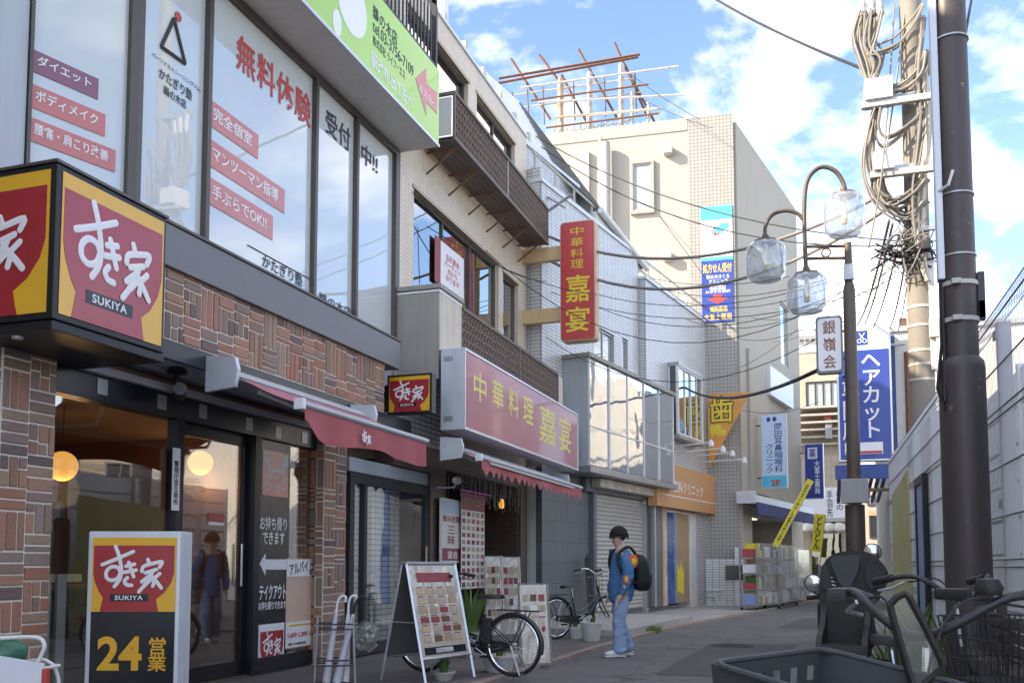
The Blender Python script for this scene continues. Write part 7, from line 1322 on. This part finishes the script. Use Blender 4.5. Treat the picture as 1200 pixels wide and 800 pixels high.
# hanging menus and posters on the restaurant front
jp = Thing('menu_poster', 'tall printed menu poster with a blue and maroon notice beside the side entrance', 'poster', A, (A.p(517, 600, .1)[0], .1, A.p(517, 655, .1)[1])); q = (A.p(518, 600, .1)[0], A.p(540, 600, .1)[0], A.p(518, 658, .1)[1], A.p(518, 584, .1)[1]); f_ = jp.box('frame', 'alu', q[0]-.02, q[1]+.02, .06, .09, q[2]-.02, q[3]+.02, .004); jp.box('sheet', 'poster_pale', q[0], q[1], .09, .096, q[2], q[3], 0, f_); hq = q[3]-q[2]; wq_ = q[1]-q[0]; jp.box('blue_print', 'pale_blue_sign', q[0]+.02, q[1]-.02, .096, .098, q[3]-hq*.22, q[3]-.02, 0, f_); jp.text('飲み放題', 'poster_maroon', q[0]+.04, q[1]-.04, q[3]-hq*.36, q[3]-hq*.25, .099, .012, f_); jp.text('三\n昧', 'poster_maroon', q[0]+wq_*.3, q[0]+wq_*.7, q[2]+hq*.28, q[3]-hq*.42, .099, .012, f_); jp.box('foot_print', 'poster_maroon', q[0]+.02, q[1]-.02, .096, .098, q[2]+.02, q[2]+hq*.22, 0, f_); jp.text('宴会', 'sign_white', q[0]+wq_*.3, q[1]-wq_*.15, q[2]+hq*.05, q[2]+hq*.18, .1, .012, f_)
mq = (A.p(541, 600, .15)[0], A.p(568, 600, .15)[0], A.p(541, 690, .15)[1], A.p(541, 576, .15)[1]); mb = Thing('photo_menu_banner', 'tall hanging menu banner covered with rows of small dish photographs', 'banner', A, (mq[0], .15, mq[2])); c0_ = mb.box('cloth', 'poster_pale', mq[0], mq[1], .14, .148, mq[2], mq[3]); mb.box('title_band', 'poster_maroon', mq[0], mq[1], .148, .151, mq[3]-.28, mq[3], 0, c0_); mb.text('定食メニュー', 'tan_panel', mq[0]+.1, mq[1]-.1, mq[3]-.21, mq[3]-.08, .152, .012, c0_)
rnd = random.Random(3); nx_, nz_ = 5, 11
for i in range(nx_):
    for j in range(nz_):
        w_ = (mq[1]-mq[0])/nx_; h_ = (mq[3]-.3-mq[2])/nz_; mb.box('dish_photo', rnd.choice(('rust_pale', 'rust', 'poster_red', 'tan_panel', 'poster_maroon')), mq[0]+i*w_+w_*.15, mq[0]+(i+1)*w_-w_*.2, .148, .150, mq[2]+j*h_+h_*.3, mq[2]+(j+1)*h_-h_*.08, 0, c0_)
mb.tube('led_strip', 'led_pink', [(mq[0]-.05, .16, mq[3]+.03), (mq[1]+.3, .16, mq[3]+.03)], .012)
q = (A.p(652, 600, .1)[0], A.p(664, 600, .1)[0], A.p(652, 671, .1)[1], A.p(652, 606, .1)[1]); T = Thing('wall_menu_case', 'narrow framed menu case on the pier beside the grey tiles', 'sign', A, (q[0], .05, q[2])); T.box('frame', 'alu', q[0]-.03, q[1]+.03, .01, .06, q[2]-.03, q[3]+.03, .005); T.box('sheet', 'laminate', q[0], q[1], .06, .064, q[2], q[3])
# wall lamps, tinsel strings and a small camera on the restaurant front
for i, (x, y, o_) in enumerate(((536, 563, .35), (665, 593, .3))):
    c_ = A.p(x, y, o_); T = Thing('wall_spotlight', ('white adjustable spotlight on the pier left of the restaurant door', 'small white spotlight on the grey tiles right of the restaurant door')[i], 'spotlight', A, (c_[0], .0, c_[1])); T.tube('arm', 'alu_light', [(c_[0], .0, c_[1]-.1), (c_[0], o_-.05, c_[1]-.1), (c_[0], o_, c_[1])], .014); T.lathe('lamp_head', 'alu_light', [(.001, -.10), (.05, -.10), (.06, .02), (.04, .06), (.001, .07)], (c_[0], o_, c_[1]), 14, axis='X')
bm = bmesh.new(); rnd = random.Random(8)
for i in range(90):
    u = rnd.uniform(14.0, 17.3); o_ = rnd.uniform(-.3, .2); l_ = rnd.uniform(.12, .5); bm_tube(bm, [(u, -o_, 2.72), (u+rnd.uniform(-.03, .03), -o_, 2.72-l_)], .005, 4)
    for k in range(3): bmesh.ops.create_icosphere(bm, subdivisions=1, radius=.012, matrix=Matrix.Translation((u, -o_, 2.72-l_*(k+1)/3)))
T = Thing('tinsel_curtain', 'fringe of dark hanging light strings above the restaurant entrance', 'decoration', A, (14, 0, 2.3)); T.add('strings', bm, 'galvanised', stuff=True)
T = Thing('entrance_lamp', 'small brass lamp hanging inside the restaurant entrance', 'lamp', A, (17.0, -.2, 2.3)); T.lathe('shade', 'lamp_warm', [(.03, .1), (.06, 0), (.04, -.08), (.001, -.08)], (17.0, -.2, 2.38), 12); T.tube('cord', 'cable_black', [(17.0, -.2, 2.47), (17.0, -.2, 2.8)], .006)
# potted plants
def pot_plant(name, label, px, py, r, h, n, lh, m, seed, pm='pot_white'):
    g = gnd(px, py); f = Fr(g.x, g.y, 0); T = Thing(name, label, 'plant', f, (0, 0, .035)); rnd = random.Random(seed)
    T.lathe('pot', pm, [(r*.72, .036), (r*.75, .05), (r, h*.9), (r*1.06, h*.9), (r*1.06, h), (r*.9, h), (r*.88, h*.92), (.001, h*.92)], (0, 0, 0), 18)
    bm = bmesh.new()
    for i in range(n):
        a = rnd.uniform(0, 6.28); ln = lh*rnd.uniform(.6, 1.05); sp_r = rnd.uniform(.10, .45)*ln; w = rnd.uniform(.015, .032)
        prev = None; t_ = Vector((-math.sin(a), math.cos(a), 0))*w
        for k in range(6):
            t = k/5; c = Vector((math.cos(a)*(r*.3+sp_r*t**1.6), math.sin(a)*(r*.3+sp_r*t**1.6), h*.9+ln*t*(1-.22*t))); wd_ = max(.02, (1-t)**.6*(.5+1.2*t if t < .4 else 1))
            cur = (bm.verts.new(c-t_*wd_), bm.verts.new(c+Vector((0, 0, -.006))), bm.verts.new(c+t_*wd_))
            if prev: bm.faces.new((prev[0], prev[1], cur[1], cur[0])).smooth = True; bm.faces.new((prev[1], prev[2], cur[2], cur[1])).smooth = True
            prev = cur
    T.add('leaves', bm, m, stuff=True); return T
pot_plant('potted_plant', 'tall potted plant with long upright green leaves behind the folding sign', 553, 772, .19, .36, 46, .80, 'leaf_pale', 2, 'concrete'); pot_plant('potted_plant', 'low green plant at the foot of the folding sign', 520, 800, .12, .12, 26, .22, 'leaf', 9, 'concrete')
for i, (x, y, r, h, lab) in enumerate(((693, 753, .17, .33, 'white plastic bucket pot below the green bicycle handlebar'), (675, 750, .13, .22, 'pale bucket pot beside the green bicycle pedal'), (585, 790, .2, .22, 'wide white planter bowl behind the black bicycle wheel'))): pot_plant('bucket_pot', lab, x, y, r, h, 7, .18, 'leaf', 30+i)
T = Thing('pole_bundle', 'bundle of thin dark poles standing beside the grey shutter', 'poles', Cb, (Cb.p(694, 700, .3)[0], .3, .03)); u_ = Cb.p(694, 700, .3)[0]
for k in range(5): T.tube('pole', 'dark_metal', [(u_-.12+.06*k, .3+.02*(k % 2), .03), (u_-.10+.06*k, .18, 1.35+.06*(k % 3))], .014)
T.tubes('cross_tie', 'wood_dark', [[(u_-.2, .28, .55), (u_+.2, .28, .56)], [(u_-.2, .25, .95), (u_+.2, .25, .94)]], .02, 6)
# small wheeled shopping frame at the left edge
p = gnd(25, 905); f = Fr(p.x, p.y, 75); T = Thing('shopping_cart', 'white tubular shopping cart at the left edge beneath the brick pillar', 'cart', f, (0, 0, .035)); x0, z0 = f.p(-30, 765); x1, z1 = f.p(52, 746)
T.tubes('tube_frame', 'paint_white', [spline([(x0, 0, z1-.02), (x1-.08, 0, z1), (x1, 0, z1-.04), (x1-.02, 0, z1-.12), (x1-.07, 0, z1-.25), (x1-.07, 0, .12)], 5), [(x0, 0, z1-.02), (x0, 0, .12)], [(x0, 0, .25), (x1-.07, 0, .25)], spline([(x0, -.3, .6), (x1-.1, -.3, .6), (x1-.07, -.3, .12)], 4), [(x0, 0, .25), (x0, -.3, .25)], [(x1-.07, 0, .25), (x1-.07, -.3, .25)], [(x1-.07, 0, .6), (x1-.07, -.3, .6)]], .012, 8)
for u in (x0, x1-.07):
    for o_ in (0, -.3): T.lathe('castor', 'rubber', [(.001, -.015), (.05, -.015), (.05, .015), (.001, .015)], (u, o_, .086), 12, axis='Y')
T = Thing('white_carrier_bag', 'white carrier bag hung over the front of the shopping cart', 'bag', f, (x0, .03, .4)); a, b = f.p(0, 768, .03), f.p(52, 777, .03); T.prism('bag_panel', 'plastic_bag', [(x0-.1, .35), (b[0]-.02, .35), (b[0], b[1]), (a[0], a[1]), (x0-.1, a[1])], .02, .035); T.box('red_clip', 'red_sticker', b[0]-.01, b[0]+.02, .04, .0, b[1]-.12, b[1]-.03, .005)
bm = bmesh.new(); bmesh.ops.create_icosphere(bm, subdivisions=3, radius=.12); rnd = random.Random(5); c_ = f.p(8, 764, -.12)
for v in bm.verts: v.co *= 1+rnd.uniform(-.06, .06); v.co.z *= .75; v.co += Vector((c_[0], .12, c_[1]))
T = Thing('green_bag', 'dark green crumpled bag lying in the shopping cart', 'bag', f, (c_[0], -.12, c_[1]-.1)); T.add('cloth', bm, 'bag_green', smooth=True)
# ================================================================== the pedestrian
def skin_mesh(name, V, E_, R_, sub=2, root=0):
    me = bpy.data.meshes.new(name); me.from_pydata([tuple(v) for v in V], E_, []); o = link(bpy.data.objects.new(name, me))
    md = o.modifiers.new('skin', 'SKIN'); md.use_smooth_shade = True; sv = me.skin_vertices[0].data
    for i, r in enumerate(R_): sv[i].radius = (r, r) if not isinstance(r, tuple) else r; sv[i].use_root = (i == root)
    s2 = o.modifiers.new('sub', 'SUBSURF'); s2.levels = sub; s2.render_levels = sub
    dg = bpy.context.evaluated_depsgraph_get(); dg.update(); out = bpy.data.meshes.new_from_object(o.evaluated_get(dg)); bpy.data.objects.remove(o); bpy.data.meshes.remove(me)
    for p_ in out.polygons: p_.use_smooth = True
    return out
pg = gnd(728, 768); fpn = Fr(pg.x, pg.y, math.degrees(math.atan2(-math.cos(YAW), -math.sin(YAW)))-14)     # u = the way he faces (image left), o>0 = away from the camera
per = Thing('person', 'young person in a blue printed sweatshirt and pale jeans walking left with a backpack', 'person', fpn, (0, 0, 0))
from mathutils import noise as mnoise
def folds(me, amp, fx, fz, seed):          # cloth creases
    for v in me.vertices:
        p = v.co; k = mnoise.noise(Vector((p.x*fx+seed, p.y*fx, p.z*fz+p.x*5)))+.5*mnoise.noise(Vector((p.x*fx*2, p.y*fx*2+seed, p.z*fz*2.2))); v.co = p+v.normal*amp*k
    return me
def part(name, me, m, parent=None):
    me.materials.clear(); setmat(me, m); o = new_obj(name, me); o.parent = parent or per.root; return o
# local axes: x forward, y = towards the camera side (left side of the body), z up
V, E_, R_ = [], [], []
def ch_(pts, par=None):
    ids = []
    for i, (p, r) in enumerate(pts):
        V.append(Vector(p)); R_.append(r); k = len(V)-1; ids.append(k)
        if i: E_.append((ids[i-1], k))
        elif par is not None: E_.append((par, k))
    return ids
t_ = ch_([((0, 0, .90), (.13, .10)), ((-.01, 0, 1.10), (.13, .09)), ((-.01, 0, 1.30), (.15, .10)), ((.0, 0, 1.42), (.07, .07)), ((.025, 0, 1.485), .050), ((.045, 0, 1.555), (.068, .072)), ((.040, 0, 1.63), (.078, .092)), ((.030, 0, 1.685), (.058, .068))])
ch_([((.105, 0, 1.56), .020), ((.125, 0, 1.552), .010)], t_[5]); ch_([((.085, 0, 1.505), .030)], t_[5])
for s_ in (-1, 1): ch_([((.02, s_*.078, 1.585), .014), ((.008, s_*.092, 1.60), .012)], t_[6])
for s_, elb, wr, fin in ((1, (-.02, .25, 1.10), (.08, .24, .83), 1), (-1, (-.02, -.25, 1.10), (.06, -.24, .83), 1)):
    a = ch_([((-.005, s_*.17, 1.37), .055), (elb, .042), (wr, .028)], t_[2]); w = Vector(wr); d = Vector((.06, -.02*s_, -.12)).normalized(); p_ = w+d*.06; pi = ch_([(p_, (.022, .038))], a[-1])[0]
    for k in range(4): b0_ = p_+Vector((.02-.0*k, s_*(.006), -.018*k+.012))+d*.03; ch_([(b0_, .009), (b0_+d*(.035-.004*abs(k-1)), .008), (b0_+d*.05+Vector((0, 0, -.022)), .007)], pi)
    th = w+d*.03+Vector((.022, 0, .012)); ch_([(th, .010), (th+d*.03+Vector((.012, 0, .0)), .008)], pi)
for s_, kn, an, to_ in ((1, (.07, .10, .49), (.06, .10, .09), (.19, .10, .045)), (-1, (.0, -.10, .49), (-.14, -.10, .10), (.0, -.10, .05))):
    ch_([((0, s_*.095, .84), .085), (kn, .06), (an, .042), (to_, .035)], t_[0])
part('body', skin_mesh('body', V, E_, R_, 2), 'skin')
# trousers
V, E_, R_ = [], [], []
c = ch_([((-.005, 0, .93), (.155, .125)), ((0, 0, .86), (.15, .13))])
for s_, kn, an in ((1, (.07, .10, .49), (.06, .105, .10)), (-1, (.0, -.10, .49), (-.14, -.105, .10))):
    k_ = Vector(kn); a_n = Vector(an); ch_([((0, s_*.09, .80), .115), (k_.lerp(Vector((0, s_*.09, .8)), .5), .10), (k_, .095), (k_.lerp(a_n, .5), .095), (a_n, .105), (a_n+Vector((0, 0, -.055)), .108)], c[1])
part('jeans', folds(skin_mesh('jeans', V, E_, R_, 3), .014, 7, 13, 3), 'denim_pale')
# sweatshirt
V, E_, R_ = [], [], []
c = ch_([((-.0, 0, .70), (.168, .14)), ((-.0, 0, .78), (.18, .148)), ((-.005, 0, .86), (.19, .152)), ((-.01, 0, 1.05), (.18, .145)), ((-.015, 0, 1.25), (.185, .14)), ((-.01, 0, 1.38), (.13, .10)), ((.012, 0, 1.445), (.075, .075))])
for s_, elb, wr in ((1, (-.02, .25, 1.10), (.072, .242, .85)), (-1, (-.02, -.25, 1.10), (.052, -.242, .85))):
    e_, w_ = Vector(elb), Vector(wr); ch_([((-.01, s_*.17, 1.36), .095), (Vector((-.01, s_*.2, 1.33)).lerp(e_, .5), .088), (e_, .082), (e_.lerp(w_, .6), .076), (w_, .055), (w_+(w_-e_).normalized()*.03, .046)], c[4])
sw = part('sweatshirt', folds(skin_mesh('sweatshirt', V, E_, R_, 3), .016, 7, 12, 9), 'sweatshirt_blue')
# prints on the sleeve
for (x, y, z), r, m in (((.03, .342, 1.03), .062, 'print_orange'), ((.035, .352, 1.03), .036, 'print_yellow'), ((.06, .335, .94), .028, 'print_yellow'), ((-.085, .285, 1.27), .095, 'print_orange'), ((-.088, .297, 1.27), .052, 'print_yellow')):
    bm = bmesh.new(); bmesh.ops.create_uvsphere(bm, u_segments=18, v_segments=10, radius=r)
    for v in bm.verts: v.co.y *= .22; v.co.x *= .8; v.co = v.co+Vector((x, y-.035, z))
    me = bpy.data.meshes.new('print'); bm.to_mesh(me); bm.free()
    for p_ in me.polygons: p_.use_smooth = True
    part('print_patch', me, m, sw)
# shoes
for s_, an in ((1, (.06, .10)), (-1, (-.14, -.10))):
    bm = bmesh.new(); bmesh.ops.create_uvsphere(bm, u_segments=20, v_segments=12, radius=1)
    for v in bm.verts: x, y, z = v.co; v.co = Vector((an[0]+.065+x*.145, an[1]+y*(.05 if x > 0 else .042), .045+max(z, -.75)*(.055 if x < 0 else .042)))
    me = bpy.data.meshes.new('shoe'); bm.to_mesh(me); bm.free()
    for p_ in me.polygons: p_.use_smooth = True
    sh_ = part('shoe', me, 'shoe_white'); bm = bmesh.new(); bm_box(bm, (an[0]-.075, an[1]-.045, .0), (an[0]+.205, an[1]+.045, .018), .008); me = bpy.data.meshes.new('sole'); bm.to_mesh(me); bm.free(); part('sole', me, 'shoe_white', sh_)
# hair: many short overlapping locks over the skull
bm = bmesh.new(); rnd = random.Random(2); hc = Vector((.028, 0, 1.635))
bmesh.ops.create_uvsphere(bm, u_segments=28, v_segments=18, radius=1)
for v in list(bm.verts):
    n = v.co.copy(); k = 1+.05*math.sin(n.x*17+n.z*9)+.05*math.sin(n.y*21+n.z*13)
    v.co = hc+Vector((n.x*.101*k-.012, n.y*.088*k, n.z*.100*k+.008))
bmesh.ops.delete(bm, geom=[v for v in bm.verts if (v.co.z < 1.60 and v.co.x > .015) or v.co.z < 1.545 or (v.co.x > .10 and v.co.z < 1.635)], context='VERTS')
for i in range(520):
    a = rnd.uniform(0, 6.28); e = rnd.uniform(-.2, 1.45); n = Vector((math.cos(a)*math.cos(e), math.sin(a)*math.cos(e), math.sin(e))); p_ = hc+Vector((n.x*.108-.012, n.y*.094, n.z*.108+.008))
    if p_.x > .05 and p_.z < 1.63: continue
    q_ = p_+Vector((n.x*.012+rnd.uniform(-.01, .02), n.y*.012+rnd.uniform(-.012, .012), -.025-rnd.uniform(0, .06))); bm_tube(bm, [p_, p_.lerp(q_, .5)+n*.012, q_], [.0075, .0055, .001], 4, False)
me = bpy.data.meshes.new('hair'); bm.to_mesh(me); bm.free()
for p_ in me.polygons: p_.use_smooth = True
part('hair', me, 'hair')
for s_ in (-1, 1):
    bm = bmesh.new(); bmesh.ops.create_uvsphere(bm, u_segments=10, v_segments=8, radius=.009); bmesh.ops.translate(bm, verts=bm.verts, vec=(.108, s_*.03, 1.600)); me = bpy.data.meshes.new('eye'); bm.to_mesh(me); bm.free(); part('eye', me, 'hair')
bm = bmesh.new(); bm_box(bm, (.102, -.018, 1.522), (.112, .018, 1.528)); me = bpy.data.meshes.new('mouth'); bm.to_mesh(me); bm.free(); part('mouth', me, 'film_dark')
# backpack
bp = Thing('backpack', 'black backpack worn low on the back of the pedestrian', 'backpack', fpn, (-.2, 0, .85))
bm = bmesh.new(); bmesh.ops.create_uvsphere(bm, u_segments=24, v_segments=16, radius=1)
for v in bm.verts:
    x, y, z = v.co; sq = lambda t: math.copysign(abs(t)**.62, t); v.co = Vector((-.255+sq(x)*.105*(1.1-.25*z)-.05*(1-z)*.5+.02*math.sin(z*7)*.3, sq(y)*.16*(1-.15*z), 1.12+sq(z)*.25))
bp.add('bag', bm, 'bag_black', smooth=True)
for s_ in (-1, 1): bm = bmesh.new(); bm_tube(bm, spline([(-.20, s_*.10, 1.34), (-.08, s_*.13, 1.46), (.06, s_*.15, 1.40), (.10, s_*.17, 1.25), (.02, s_*.20, 1.08), (-.17, s_*.14, .98)], 6), .020, 8); bp.add('strap', bm, 'bag_black')
bm = bmesh.new(); bm_tube(bm, spline([(-.22, -.03, 1.36), (-.21, 0, 1.41), (-.22, .03, 1.36)], 5), .01, 6); bp.add('grab_loop', bm, 'bag_black'); bm = bmesh.new(); bm_box(bm, (-.42, -.11, .95), (-.30, .11, 1.10), .04); bp.add('front_pocket', bm, 'bag_black')
